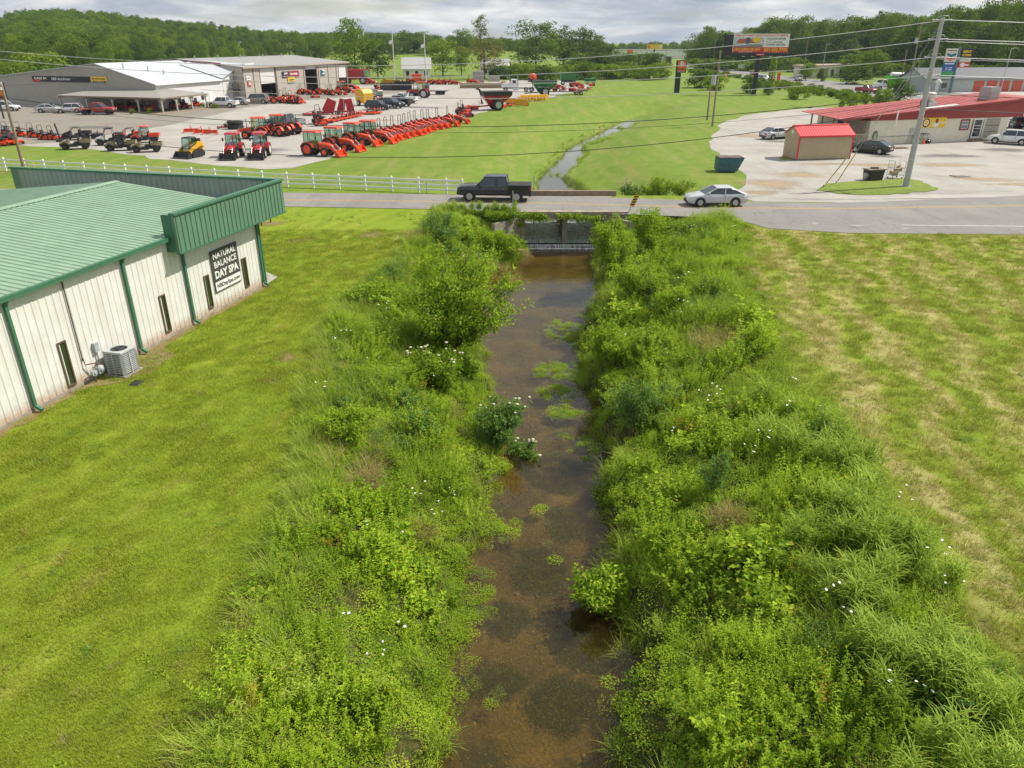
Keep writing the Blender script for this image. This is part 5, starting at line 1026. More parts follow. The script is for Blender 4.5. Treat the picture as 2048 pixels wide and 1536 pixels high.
for x in (-.02, L_ - .1): MB().b2((x, -.03, .1), (x + .12, -.008, E_ - .2)).b2((x - .015 if x < 0 else x + .12, -.03, .1), (x if x < 0 else x + .14, .1, E_ - .1)).build('corner_trim', M_bred, shed)
MB().b2((-.03, -.03, .0), (L_ + .03, D_ + .03, .115)).build('skid_base', K['wood'], shed); MB().box((-.02, D_ * .52, 2.75), (.04, .35, .35)).build('gable_vent', K['white'], shed)
# dumpsters
def dumpster(label, loc, rz, col, Lx, Dy, H1, H2, lidc, g=None):
    d = thing('dumpster', label, 'dumpster', loc, rz, g)
    MB().prism([(-Lx / 2, .12), (Lx / 2 - .45, .12), (Lx / 2 + .15, H2), (-Lx / 2, H1)], 'y', -Dy / 2, Dy / 2).build('body', col, d)
    mb = MB()
    for y in (-Dy / 2 - .03, Dy / 2 + .03): mb.b2((-Lx / 2 + .3, y - .04, H1 * .5), (Lx / 2 - .5, y + .04, H1 * .62))
    for k in range(4): x = -Lx / 2 + .2 + k * (Lx - .7) / 3; mb.b2((x - .03, -Dy / 2 - .03, .2), (x + .03, -Dy / 2, H1 - .1))
    mb.build('side_rib', col, d)
    for k in (-1, 1): MB().box((Lx * .02 + k * (Lx / 4 + .02), 0, (H1 + H2) / 2 + .05), (Lx / 2 - .02, Dy + .08, .05), ry=-math.atan2(H2 - H1, Lx) * 1.0).build('lid', lidc, d)
    for x in (-Lx / 2 + .25, Lx / 2 - .65):
        for y in (-Dy / 2 + .2, Dy / 2 - .2): MB().cyl((x, y - .04, .07), (x, y + .04, .07), .07).build('caster', K['black'], d)
    return d
x, y = G(1459, 345); dumpster('blue-green steel dumpster with brown lids at the edge of the gravel', (x, y + .7, 0), .0, pm('teal_dumpster', (.035, .12, .15), .6, .25, 3, dirt=.35), 2.3, 1.6, 1.30, 1.38, pm('brown_lid', (.12, .09, .075), .7))
x, y = G(1749, 362); d = thing('smoker_bin', 'black steel bin with a tan lid standing on the grass island', 'bin', (x, y + .45, 0), STRZ)
MB().box((0, 0, .50), (1.35, .95, .9), taper=1.12).build('body', pm('rough_black', (.03, .032, .03), .7, .3), d); MB().box((0, 0, 1.0), (1.7, 1.15, .08)).build('lid', pm('tan_lid', (.22, .19, .13), .8, .3), d); MB().box((0, 0, 1.10), (.65, .35, .12)).build('lid_handle', K['black'], d); MB().box((-.85, -.1, .45), (.3, .3, .5)).cyl((-.85, -.35, .5), (-.85, -.25, .5), .14).build('side_box', K['steel'], d)
x, y = G(1793, 358); d = thing('wire_cage', 'rusty wire cage trolley full of cardboard beside the pole', 'cage', (x, y + .4, 0), STRZ)
mb = MB()
for sx_ in (-.6, .6):
    for sy_ in (-.4, .4): mb.tube([(sx_, sy_, .1), (sx_, sy_, 1.6)], .025)
for z in (.3, .95, 1.6): 
    for sy_ in (-.4, .4): mb.tube([(-.6, sy_, z), (.6, sy_, z)], .02)
    for sx_ in (-.6, .6): mb.tube([(sx_, -.4, z), (sx_, .4, z)], .02)
for i in range(1, 8): mb.tube([(-.6 + i * .15, -.4, .3), (-.6 + i * .15, -.4, .95)], .009, 4); mb.tube([(-.6 + i * .15, .4, .3), (-.6 + i * .15, .4, 1.6)], .009, 4)
mb.build('frame', K['galv'], d)
for sx_ in (-.5, .5):
    for sy_ in (-.33, .33): MB().cyl((sx_, sy_ - .03, .07), (sx_, sy_ + .03, .07), .07).build('caster', K['black'], d)
cb = pm('cardboard', (.42, .30, .17), .9, .15); 
for i, (q, e, rx_) in enumerate((((-.2, 0, .5), (.6, .5, .35), .2), ((.25, .05, .75), (.55, .45, .3), -.3), ((.1, -.1, 1.05), (.6, .06, .4), .5))): tag(MB().box(q, e, rz=rx_, rx=rx_).build('cardboard_box', cb, None, (x, y + .4, 0), STRZ), ('flattened cardboard at the bottom of the wire cage', 'cardboard box in the middle of the wire cage', 'loose cardboard sheet on top in the wire cage')[i], 'cardboard', 'cardboard in the wire cage')
x, y = G(1920, 353); d = thing('drain_grate', 'dark square drain grate set in the gravel lot', 'grate', (x, y, .0), .1); MB().b2((-.75, -.55, 0), (.75, .55, .05)).build('surround', K['dark'], d); mb = MB(); 
for i in range(9): mb.b2((-.6 + i * .145, -.4, .05), (-.53 + i * .145, .4, .07))
mb.build('bars', K['galv'], d)
# chimes of far places
pt = (100.9, 195.0); stg = thing('storage_building', 'long pale storage building with dark roof and red roller doors', 'building', (*pt, 0), .145)
M_pale = panelmat('pale_green_block', (.40, .44, .42), (.34, .36, .33), .2); M_dkroof = panelmat('dark_shingle', (.07, .075, .09), (.1, .1, .11), .3)
MB().b2((0, 0, 0), (60, .25, 3.1)).prism([(0.26, 0), (10, 0), (10, 3.1), (5, 5.3), (0.26, 3.1)], 'x', 0, .25).build('wall', M_pale, stg); mb = MB(); slab_quad(mb, (-.4, -.5, 3.15), (60, -.5, 3.15), (60, 5, 5.45), (-.4, 5, 5.45)); slab_quad(mb, (-.4, 5, 5.45), (60, 5, 5.45), (60, 10.5, 3.15), (-.4, 10.5, 3.15)); mb.build('roof', M_dkroof, stg)
for i in range(10): MB().b2((13.3 + i * 3.5, -.06, 0), (16.1 + i * 3.5, -.004, 2.6)).build('roller_door', pm('red_door', (.52, .085, .05), .6), stg)
MB().b2((3.0, -.05, 0), (4.0, -.003, 2.2)).build('door', K['white'], stg); MB().b2((4.6, -.04, 1.0), (6.0, -.003, 2.1)).build('window', GLASS, stg)
bz = thing('roadside_office', 'flat-roofed cream roadside building across the highway with dark windows', 'building', (*G(1624, 156.5), 0), .42)
MB().b2((0, 0, 0), (27, 9, 3.6)).build('wall', M_block, bz); MB().b2((-.4, -.5, 3.61), (27.4, 9.4, 4.1)).build('roof', pm('tan_fascia', (.36, .30, .22), .8), bz); MB().b2((-6, -2, 3.4), (5, 3.5, 4.0)).build('canopy', pm('tan_fascia', (.36, .30, .22), .8), bz)
for x in (-5.6, 4.6): MB().box((x, -1.7, 1.7), (.5, .5, 3.4)).build('canopy_post', K['conc'], bz)
for x in (8, 12, 16, 21, 24): MB().b2((x, -.06, .4), (x + 1.3, -.004, 2.6)).build('window', GLASS, bz)
def house(label, px, py, Y, w, dpt, e, r_, wall, roofm, rz=0):
    x, _ = HY(px, py, Y); h = thing('white_house', label, 'house', (x, Y, 0), rz); MB().b2((-w / 2, 0, 0), (w / 2, .2, e)).b2((-w / 2, dpt - .2, 0), (w / 2, dpt, e)).prism([(.201, 0), (dpt - .201, 0), (dpt - .201, e), (dpt / 2, r_ - .1), (.201, e)], 'x', -w / 2, -w / 2 + .2).prism([(.201, 0), (dpt - .201, 0), (dpt - .201, e), (dpt / 2, r_ - .1), (.201, e)], 'x', w / 2 - .2, w / 2).build('wall', wall, h)
    mb = MB(); slab_quad(mb, (-w / 2 - .5, -.7, e - .1), (w / 2 + .5, -.7, e - .1), (w / 2 + .5, dpt / 2, r_), (-w / 2 - .5, dpt / 2, r_)); slab_quad(mb, (-w / 2 - .5, dpt / 2, r_), (w / 2 + .5, dpt / 2, r_), (w / 2 + .5, dpt + .7, e - .1), (-w / 2 - .5, dpt + .7, e - .1)); mb.build('roof', roofm, h)
    for k in range(3): MB().b2((-w / 3 + k * w / 3 - .5, -.05, .9), (-w / 3 + k * w / 3 + .5, -.002, 2.3)).build('window', GLASS, h)
    return h
house('white cottage with a pale grey roof behind the yard, by two poles', 833, 140, 268, 9, 9, 3.0, 6.4, K['white'], pm('pale_shingle', (.40, .40, .39), .9, .12), .1)
house('white house half hidden behind the brown-leaved tree', 988, 145, 285, 9, 8, 2.8, 5.6, K['white'], pm('pale_shingle', (.40, .40, .39), .9, .12), -.2)
x, _ = HY(1305, 112, 560); fs = thing('white_warehouse', 'long low white warehouse beyond the bushes, below a yellow billboard', 'building', (x, 560, 0), -.1); MB().b2((-28, 0, 0), (28, 12, 5.4)).build('wall', K['white'], fs); MB().b2((-28.4, -.4, 5.41), (28.4, 12.4, 5.8)).build('roof', K['galv'], fs)
# ================================================================== vehicles
TYRE = pm('tyre_rubber', (.022, .021, .020), .85, .25, 8); RIM = pm('alloy_rim', (.46, .47, .48), .35, .1, metal=.7); RIMD = pm('dark_rim', (.05, .05, .055), .4, .1, metal=.5)
CARGLASS = glass('car_glass', (.045, .06, .075), .05); TRIM = pm('black_trim', (.025, .025, .027), .6); CHROME = pm('chrome', (.55, .55, .56), .2, .05, metal=.9)
LAMP = pm('headlamp', (.72, .74, .76), .15, .05); TAIL = pm('tail_lamp', (.42, .015, .015), .25, .1); PLATE = pm('plate', (.6, .62, .62), .5)
def paint(n, c, r=.28, dirt=.0): return pm(n, c, r, .05, 1.2, coat=.6, dirt=dirt)
P_blk, P_wht, P_sil, P_gry, P_tan, P_red, P_dgr, P_nav = paint('black_paintwork', (.012, .013, .016)), paint('white_paintwork', (.74, .75, .75)), paint('silver_paintwork', (.50, .51, .52)), paint('grey_paintwork', (.20, .215, .23)), paint('tan_paintwork', (.30, .265, .20)), paint('red_paintwork', (.36, .025, .02), .4, .35), paint('dark_green_paintwork', (.02, .03, .028)), paint('navy_paintwork', (.02, .025, .045))
WC = {}
def wheel(parent, loc, r, w, rim, hub=None, tread=False, rimr=.62, name='wheel', front=1):
    k = (round(r, 3), round(w, 3), tread)
    if k not in WC:
        mb = MB(); mb.lathe([(r * rimr, -w / 2), (r * .93, -w / 2), (r, -w * .36), (r, w * .36), (r * .93, w / 2), (r * rimr, w / 2)], 'y', (0, 0, 0), 20, False)
        if tread:
            n = 16
            for i in range(n):
                for s in (-1, 1):
                    a = 6.2832 * (i + (.5 if s > 0 else 0)) / n; mb.box((r * 1.0 * math.cos(a), s * w * .24, r * 1.0 * math.sin(a)), (r * .10, w * .46, r * .10), ry=-a, rz=0)
        m2 = MB(); m2.lathe([(r * rimr * 1.02, -w * .42), (r * rimr * .9, -w * .50), (r * rimr * .55, -w * .34), (r * .16, -w * .38), (.001, -w * .42)], 'y', (0, 0, 0), 18); m2.lathe([(.001, w * .42), (r * .16, w * .38), (r * rimr * .55, w * .34), (r * rimr * .9, w * .50), (r * rimr * 1.02, w * .42)], 'y', (0, 0, 0), 18)
        WC[k] = (mb.mesh('wheel', TYRE), m2)
    me, m2 = WC[k]; o = bpy.data.objects.new(name, me); link(o, parent); o.location = loc
    kk = k + (rim.name,)
    if kk not in WC: WC[kk] = m2.mesh('rim', rim)
    q = bpy.data.objects.new('rim', WC[kk]); link(q, o)
    return o
def ringx(x, w, zl, zt, sh=.88, zb=None):
    zm = zl + (zt - zl) * .55
    pts = [(-w * .86, zl), (-w, zl + .10), (-w, zm), (-w * .975, zt - .06), (-w * sh, zt), (w * sh, zt), (w * .975, zt - .06), (w, zm), (w, zl + .10), (w * .86, zl)]
    return [(x, p[0], p[1]) for p in pts]
def car_parts(t, body, cab, wh, pnt, rim, W, lights=True, tailz=None):
    """body: lower-body stations (x, halfwidth, zlow, ztop); cab: (x0, x1, x2, x3, zbelt, zroof); wh: (x_front, x_rear, radius)"""
    xf, xr, r = wh; mb = MB(); mb.loft([ringx(*b) for b in body]); mb.build('body', pnt, t)
    x0, x1, x2, x3, zb, zr = cab; w = W / 2; wt = w * .76; wb_ = w * .93
    rings = []
    for x, f in ((x0, 0), (x0 * .5 + x1 * .5, .55), (x1, 1.0), (x2, 1.0), (x2 * .45 + x3 * .55, .56), (x3, 0)):
        z = zb - .04 + (zr - .035 - zb + .04) * f; ww = wb_ + (wt - wb_) * f; zz = max(z, zb + .01)
        rings.append([(x, -wb_, zb - .06), (x, -ww, zz), (x, -ww * .8, zz + .012), (x, ww * .8, zz + .012), (x, ww, zz), (x, wb_, zb - .06)])
    g = MB().loft(rings, False).build('windows', CARGLASS, t)
    mb = MB(); mb.loft([[(x, -wt * 1.03 * k, zr - .06), (x, -wt * .96 * k, zr - .012), (x, -wt * .5 * k, zr + .014), (x, wt * .5 * k, zr + .014), (x, wt * .96 * k, zr - .012), (x, wt * 1.03 * k, zr - .06)] for x, k in ((x1 + .06, .97), (x1 - .1, 1), (x2 + .1, 1), (x2 - .06, .97))], False)
    for s in (-1, 1):
        a = (x1, s * wt, zr - .05); b = (x0, s * wb_, zb - .03); c = (x2, s * wt, zr - .05); d = (x3, s * wb_, zb - .03); xm = (x1 + x2) / 2 - .08
        mb.tube([b, a], .045, 4); mb.tube([a, c], .04, 4); mb.tube([c, d], .055, 4); mb.tube([(xm, s * wt * 1.01, zr - .05), (xm + .04, s * wb_ * 1.0, zb - .03)], .04, 4); mb.tube([(x0, s * wb_, zb - .03), (x3, s * wb_, zb - .03)], .025, 4)
    mb.build('roof', pnt, t)
    tw = .22
    for x in (xf, xr):
        for s in (-1, 1):
            n = 14; arc = [(x + (r + .075) * math.cos(math.pi * i / n), r + (r + .075) * math.sin(math.pi * i / n)) for i in range(n + 1)]
            MB().prism([(p[0], p[1]) for p in arc] + [(x - r - .075, .24), (x + r + .075, .24)], 'y', s * (w + .006), s * (w - .16)).build('wheel_arch', TRIM, t)
            wheel(t, (x, s * (w - tw / 2 + .03), r), r, tw, rim)
    fx = max(b[0] for b in body); rx = min(b[0] for b in body); fb = max(body, key=lambda b: b[0]); rb = min(body, key=lambda b: b[0])
    for s in (-1, 1):
        MB().box((fx - .05, s * fb[1] * .80, fb[3] - .10), (.16, fb[1] * .42, .14)).build('headlight', LAMP, t)
        MB().box((rx + .05, s * rb[1] * .84, (tailz or rb[3] - .14)), (.14, rb[1] * .34, .2 if tailz is None else .38)).build('taillight', TAIL, t)
        MB().box((x0 - .28, s * (w + .09), zb + .08), (.12, .18, .14)).build('mirror', pnt, t)
        for q in ((x1 + x2) / 2 - .02, x2 + .12): MB().box((q, s * (w + .006), zb - .16), (.17, .02, .035)).build('door_handle', CHROME, t)
        for q in ((x1 + x2) / 2 - .08, x0 - .35): MB().box((q, s * (w - .004), (zb + .3) / 2 + .1), (.014, .016, zb - .42)).build('door_seam', TRIM, t)
        MB().box(((xf + xr) / 2, s * (w - .01), .27), (xf - xr - 2 * r - .2, .05, .12)).build('sill_trim', TRIM, t)
    MB().box((fx + .005, 0, fb[2] + (fb[3] - fb[2]) * .42), (.05, fb[1] * 1.1, (fb[3] - fb[2]) * .42)).build('grille', TRIM, t)
    MB().box((fx - .06, 0, fb[2] + .03), (.2, fb[1] * 1.86, .16)).build('front_bumper', TRIM, t); MB().box((rx + .06, 0, rb[2] + .03), (.2, rb[1] * 1.86, .16)).build('rear_bumper', TRIM, t)
    MB().box((rx - .008, 0, rb[2] + (rb[3] - rb[2]) * .45), (.02, .32, .16)).build('number_plate', PLATE, t)
def sedan(label, loc, rz, pnt, rim=None, L=4.6, g=None, name='sedan'):
    t = thing(name, label, 'car', loc, rz, g); h = L / 2
    body = [(-h, .66, .42, .86), (-h + .12, .82, .26, .98), (-h + .55, .88, .22, 1.02), (-h + 1.2, .90, .20, .98), (-.2, .90, .20, .95), (1.0, .90, .20, .96), (h - .9, .89, .2, .89), (h - .35, .85, .22, .80), (h - .1, .74, .26, .72), (h, .62, .30, .64)]
    car_parts(t, body, (1.05, .12, -1.0, -2.02, .96, 1.44), (h - .92, -h + .98, .34), pnt, rim or RIM, 1.8); return t
def suv(label, loc, rz, pnt, rim=None, L=4.65, H=1.72, g=None, name='suv', big=False):
    t = thing(name, label, 'car', loc, rz, g); h = L / 2; u = H / 1.72
    body = [(-h, .76, .48, 1.02 * u), (-h + .1, .88, .34, 1.10 * u), (-h + .8, .92, .28, 1.10 * u), (.2, .92, .27, 1.06 * u), (1.0, .92, .27, 1.05 * u), (h - .8, .91, .27, 1.0 * u), (h - .2, .86, .3, .92 * u), (h, .70, .36, .80 * u)]
    car_parts(t, body, (1.05 if not big else 1.25, .45 if not big else .75, -h + .62, -h + .18, 1.06 * u, H), (h - .92, -h + .92, .36 * u), pnt, rim or RIM, 1.86, tailz=1.0 * u); return t
def pickup(label, loc, rz, pnt, rim=None, L=5.8, cover=None, crew=True, g=None, flatbed=False, bedload=None, name='pickup_truck'):
    t = thing(name, label, 'pickup truck', loc, rz, g); h = L / 2; W = 2.0; cb = -1.08 if crew else -.45
    body = [(cb - .05, 1.0, .50, 1.20), (.2, 1.0, .47, 1.20), (1.4, 1.0, .47, 1.20), (h - .95, .99, .47, 1.19), (h - .3, .96, .48, 1.15), (h - .08, .91, .5, 1.08), (h, .86, .55, 1.00)]
    car_parts(t, body, (1.42, .68, cb + .16, cb - .02, 1.20, 1.93), (h - 1.0, -h + 1.15, .42), pnt, rim or RIM, W, tailz=None)
    if cover:
        for s_ in (-1, 1): MB().b2((cb + .1, s_ * .945, 1.205), (1.25, s_ * .965, 1.235)).build('chrome_strip', CHROME, t)
        MB().b2((h - .02, -.62, .72), (h + .05, .62, .98)).build('chrome_grille', CHROME, t)
    for o in CHILD[t.name]:
        if o.name.split('.')[0] in ('taillight', 'rear_bumper', 'number_plate'):
            o.location.x = -h - min(v.co.x for v in o.data.vertices) - (0 if 'plate' in o.name or 'bumper' in o.name else -.0); 
            if 'taillight' in o.name: o.location.z = .0; 
    x1 = cb - .08
    if flatbed:
        MB().b2((-h, -1.05, .86), (x1, 1.05, .96)).build('flatbed', pnt, t); MB().b2((x1 - .08, -1.0, .961), (x1, 1.0, 1.75)).build('headboard', pnt, t)
    else:
        mb = MB(); mb.b2((-h, -.99, .52), (x1, -.90, 1.26)); mb.b2((-h, .90, .52), (x1, .99, 1.26)); mb.b2((-h, -.899, .52), (-h + .08, .899, 1.26)); mb.b2((-h + .081, -.899, .62), (x1, .899, .70)); mb.b2((x1 - .06, -.899, .71), (x1, .899, 1.26)); mb.build('bed', pnt, t)
        if cover: MB().b2((-h + .05, -.93, 1.265), (x1 - .02, .93, 1.30)).box((-2.0, 0, 1.31), (.03, 1.85, .02)).build('bed_cover', TRIM, t)
    return t
def gp(px, py): x, y = G(px, py); return (x, y, 0)
PI_ = math.pi
# on the road
pickup('black crew-cab pickup truck with bed cover on the road by the bridge', (gp(990, 399)[0], 60.35, .035), PI_ - .07, P_blk, RIM, 5.9, cover=True, name='black_pickup')
sedan('silver sedan driving on the road right of the bridge', (gp(1431, 412)[0], 58.3, .035), PI_ + .03, P_sil, RIM)
# store lot
x, y = G(1555, 279); sedan('silver sedan parked behind the tan shed', (x, y + .8, .012), PI_ + .45 - PI_, P_sil)
x, y = G(1747, 308); sedan('dark green-black sedan parked beside the tan shed', (x, y + .9, .012), 2.35, P_dgr)
x, y = G(2030, 290); suv('white suv parked at the right end of the cream store', (x - .2, y + 1.0, .012), 2.45, P_wht)
x, y = G(2040, 262); suv('dark suv half hidden behind the store, cut by the picture edge', (x + 1.5, y + 3, .012), 1.2, P_nav)
# dealership
x, y = G(96, 226); sedan('silver sedan in front of the grey gable wall', (x, y + .9, .03), .25, P_sil)
x, y = G(135, 227); suv('silver hatchback suv between the silver sedan and the red flatbed', (x, y + .9, .03), .3 + PI_, P_sil, L=4.4, H=1.6)
x, y = G(192, 230); pickup('red flatbed work truck parked left of the porch', (x, y + .7, .03), .15, P_red, TYRE, 5.9, crew=False, flatbed=True, name='flatbed_truck')
x, y = G(5, 223); suv('white suv at the left edge beside the wooden pole', (x, y + .9, .03), .1, P_wht, L=4.9)
x, y = G(444, 216); pickup('white extended-cab pickup right of the porch', (x, y + .8, .03), PI_ - .05, P_wht, RIM, 5.7)
x, y = G(472, 211); sedan('pale sedan behind the white pickup near the stair', (x, y + 1.4, .03), PI_ - .1, P_sil)
x, y = G(510, 208); suv('tan full-size suv in front of the first roller door', (x, y + .9, .03), PI_ - .05, P_tan, L=5.4, H=1.9, big=True)
x, y = G(562, 256); pickup('grey crew-cab pickup behind the orange tractors', (x + .4, y + .9, .02), PI_ - .35, P_gry, RIM, 5.9)
x, y = G(755, 220); suv('black two-door suv facing the field', (x, y + .6, .02), -.25, P_blk, L=4.7, H=1.7)
x, y = G(778, 217); pickup('navy pickup parked behind the black suv', (x, y + 1.0, .02), -.45, P_nav, RIM, 5.6)
x, y = G(795, 213); pickup('black pickup seen from behind in the line of trucks', (x, y + 1.4, .02), PI_ - .45, P_blk, RIM, 5.8)
x, y = G(806, 207); pickup('white work pickup at the far end of the line of trucks', (x, y + 1.2, .02), PI_ - .25, P_wht, RIM, 5.8, crew=False)
# highway
pickup('dark red pickup truck driving along the highway', gp(1732, 187)[:2] + (.05,), -1.2, P_red, RIM, 5.6, crew=False)
suv('white suv on the highway near the beige office', gp(1597, 162)[:2] + (.05,), 1.35, P_wht)
suv('white crossover on the highway right of the billboard pole', gp(1527, 162)[:2] + (.05,), -1.25, P_wht)
sedan('red car on the highway behind the billboard pole', gp(1506, 151)[:2] + (.05,), 1.5, P_red)
sedan('white car on the highway left of the billboard', gp(1441, 149)[:2] + (.05,), -1.4, P_wht)
suv('small white van far up the highway beside a wooden pole', gp(1430, 138)[:2] + (.05,), 1.5, P_wht)
x, y = G(1968, 181); pickup('charcoal pickup parked in front of the red roller doors', (x, y, .03), PI_ + .1, P_gry, RIMD, 5.8)
x, y = G(1845, 177); pickup('cream pickup parked behind the roadside shrubs', (x, y - 1, .03), PI_, paint('cream_paintwork', (.45, .40, .30)), RIM, 5.6, crew=False)
sedan('dark blue car at the cream roadside office', (G(1664, 152)[0], G(1664, 152)[1] + 1, .03), .4, P_nav); sedan('white car at the canopy of the roadside office', (G(1633, 151)[0], G(1633, 151)[1] + 1, .03), .5, P_wht)
t = thing('box_lorry', 'black lorry far away on the bend of the highway', 'lorry', (HY(1337, 127, 420)[0], 420, .05), 1.3)
MB().b2((-4, -1.25, 1.1), (2.4, 1.25, 3.9)).build('cargo_box', K['dark'], t); MB().b2((2.5, -1.2, .6), (4.4, 1.2, 2.9)).build('cab', P_nav, t); MB().b2((4.0, -1.0, 1.7), (4.42, 1.0, 2.6)).build('windscreen', CARGLASS, t)
for x in (-2.8, -1.6, 3.2):
    for s in (-1, 1): wheel(t, (x, s * 1.1, .5), .5, .3, RIM)
# green bucket truck at the junction
x, y = G(1782, 180); t = thing('utility_truck', 'white-cabbed truck with a bright green rear body near the junction', 'truck', (x, y, .05), PI_ + .1)
LG = pm('bright_green_paint', (.05, .52, .04), .4, .1)
MB().loft([ringx(2.0, 1.15, .7, 2.5), ringx(3.2, 1.15, .7, 2.5), ringx(3.5, 1.1, .7, 1.75), ringx(4.7, 1.0, .7, 1.65), ringx(4.9, .9, .8, 1.4)], False).build('cab', P_wht, t); MB().b2((3.15, -.95, 1.75), (3.52, .95, 2.42)).b2((2.3, -1.165, 1.75), (3.1, 1.165, 2.35)).build('windows', CARGLASS, t)
MB().b2((-4.2, -1.2, .9), (1.8, 1.2, 1.15)).build('chassis', K['dark'], t)
mb = MB(); mb.prism([(-4.2, 1.16), (1.7, 1.16), (1.7, 3.2), (1.0, 3.4), (.2, 2.6), (-.6, 3.3), (-1.6, 2.5), (-2.4, 3.2), (-4.2, 2.6)], 'y', -1.2, -1.05); mb.prism([(-4.2, 1.16), (1.7, 1.16), (1.7, 3.2), (-4.2, 2.6)], 'y', 1.05, 1.2); mb.b2((1.55, -1.04, 1.16), (1.7, 1.04, 3.2)); mb.b2((-4.1, -1.04, 1.16), (1.5, 1.04, 1.5)); mb.box((-1, 0, 2.6), (4.5, .4, .4), ry=.12); mb.build('rear_body', LG, t); MB().cyl((-3.8, 0, 3.5), (.8, 0, 3.7), .55).build('tank', K['white'], t)
for x in (-3.3, -2.2, 3.7):
    for s in (-1, 1): wheel(t, (x, s * 1.05, .52), .52, .32, RIM)

# ------------------------------------------------------------------ farm machines
OR = pm('tractor_orange', (.74, .065, .012), .38, .08, 2, coat=.3); ORH = pm('loader_orange', (.68, .06, .012), .45, .1, 2); MR = pm('tractor_red', (.46, .018, .022), .35, .1, 2, coat=.3); DKR = pm('implement_red', (.40, .02, .03), .5, .15, 2); YE = pm('machine_yellow', (.70, .38, .02), .45, .1, 2); GR = pm('machine_green', (.02, .16, .04), .4, .1, 2); BK = pm('machine_black', (.025, .025, .027), .55, .2); GY = pm('machine_grey', (.22, .22, .22), .5, .2); SH = pm('ram_chrome', (.6, .6, .62), .25, .05, metal=.8); SEAT = pm('black_seat', (.03, .03, .03), .7)
TG = bpy.data.materials.new('cab_glass'); _t = NT(nodes_of(TG)); _g = _t.n('ShaderNodeBsdfGlossy', ins={'Roughness': .04}); _r = _t.n('ShaderNodeBsdfTransparent', ins={0: (.62, .80, .76, 1)}); _m = _t.n('ShaderNodeMixShader', ins={0: .22}); _t.l(_r.outputs[0], _m.inputs[1]); _t.l(_g.outputs[0], _m.inputs[2]); _t.out(_m.outputs[0]); CAMO = pm('camouflage_plastic', (.26, .22, .13), .6, .45, 4); RW_ = pm('cream_rim', (.6, .56, .45), .5)
def loader(t, col, x0, zpv, xb, wid, bucket, y=.42, s=1.):
    for sd_ in (-1, 1):
        mb = MB(); mb.prism([(x0, zpv), (x0 + .1, zpv + .16), (xb - .55, zpv - .10), (xb - .02, .42), (xb - .12, .30), (xb - .66, zpv - .34)], 'y', sd_ * y - .05, sd_ * y + .05); mb.build('loader_arm', col, t)
        MB().tube([(x0 + .35, sd_ * y, zpv - .45), (xb - .65, sd_ * y, zpv - .30)], .04).tube([(xb - .60, sd_ * (y + .02), zpv + .02), (xb + .06, sd_ * (y + .02), .66)], .035).build('loader_ram', SH, t)
    mb = MB(); w = wid / 2; P0 = [(xb, .12), (xb + .05, .72), (xb + .12, .74), (xb + .12, .20), (xb + .62, .06), (xb + .60, .02), (xb + .10, .02)]
    mb.prism(P0, 'y', -w, w)
    for sd_ in (-w, w - .05): mb.prism([(xb + .05, .03), (xb + .62, .04), (xb + .50, .35), (xb + .12, .74), (xb + .05, .72)], 'y', sd_ - .005, sd_ + .055)
    mb.build('bucket', bucket, t); MB().b2((xb - .12, -y + .05, .34), (xb - .04, y - .05, .44)).build('cross_bar', col, t)
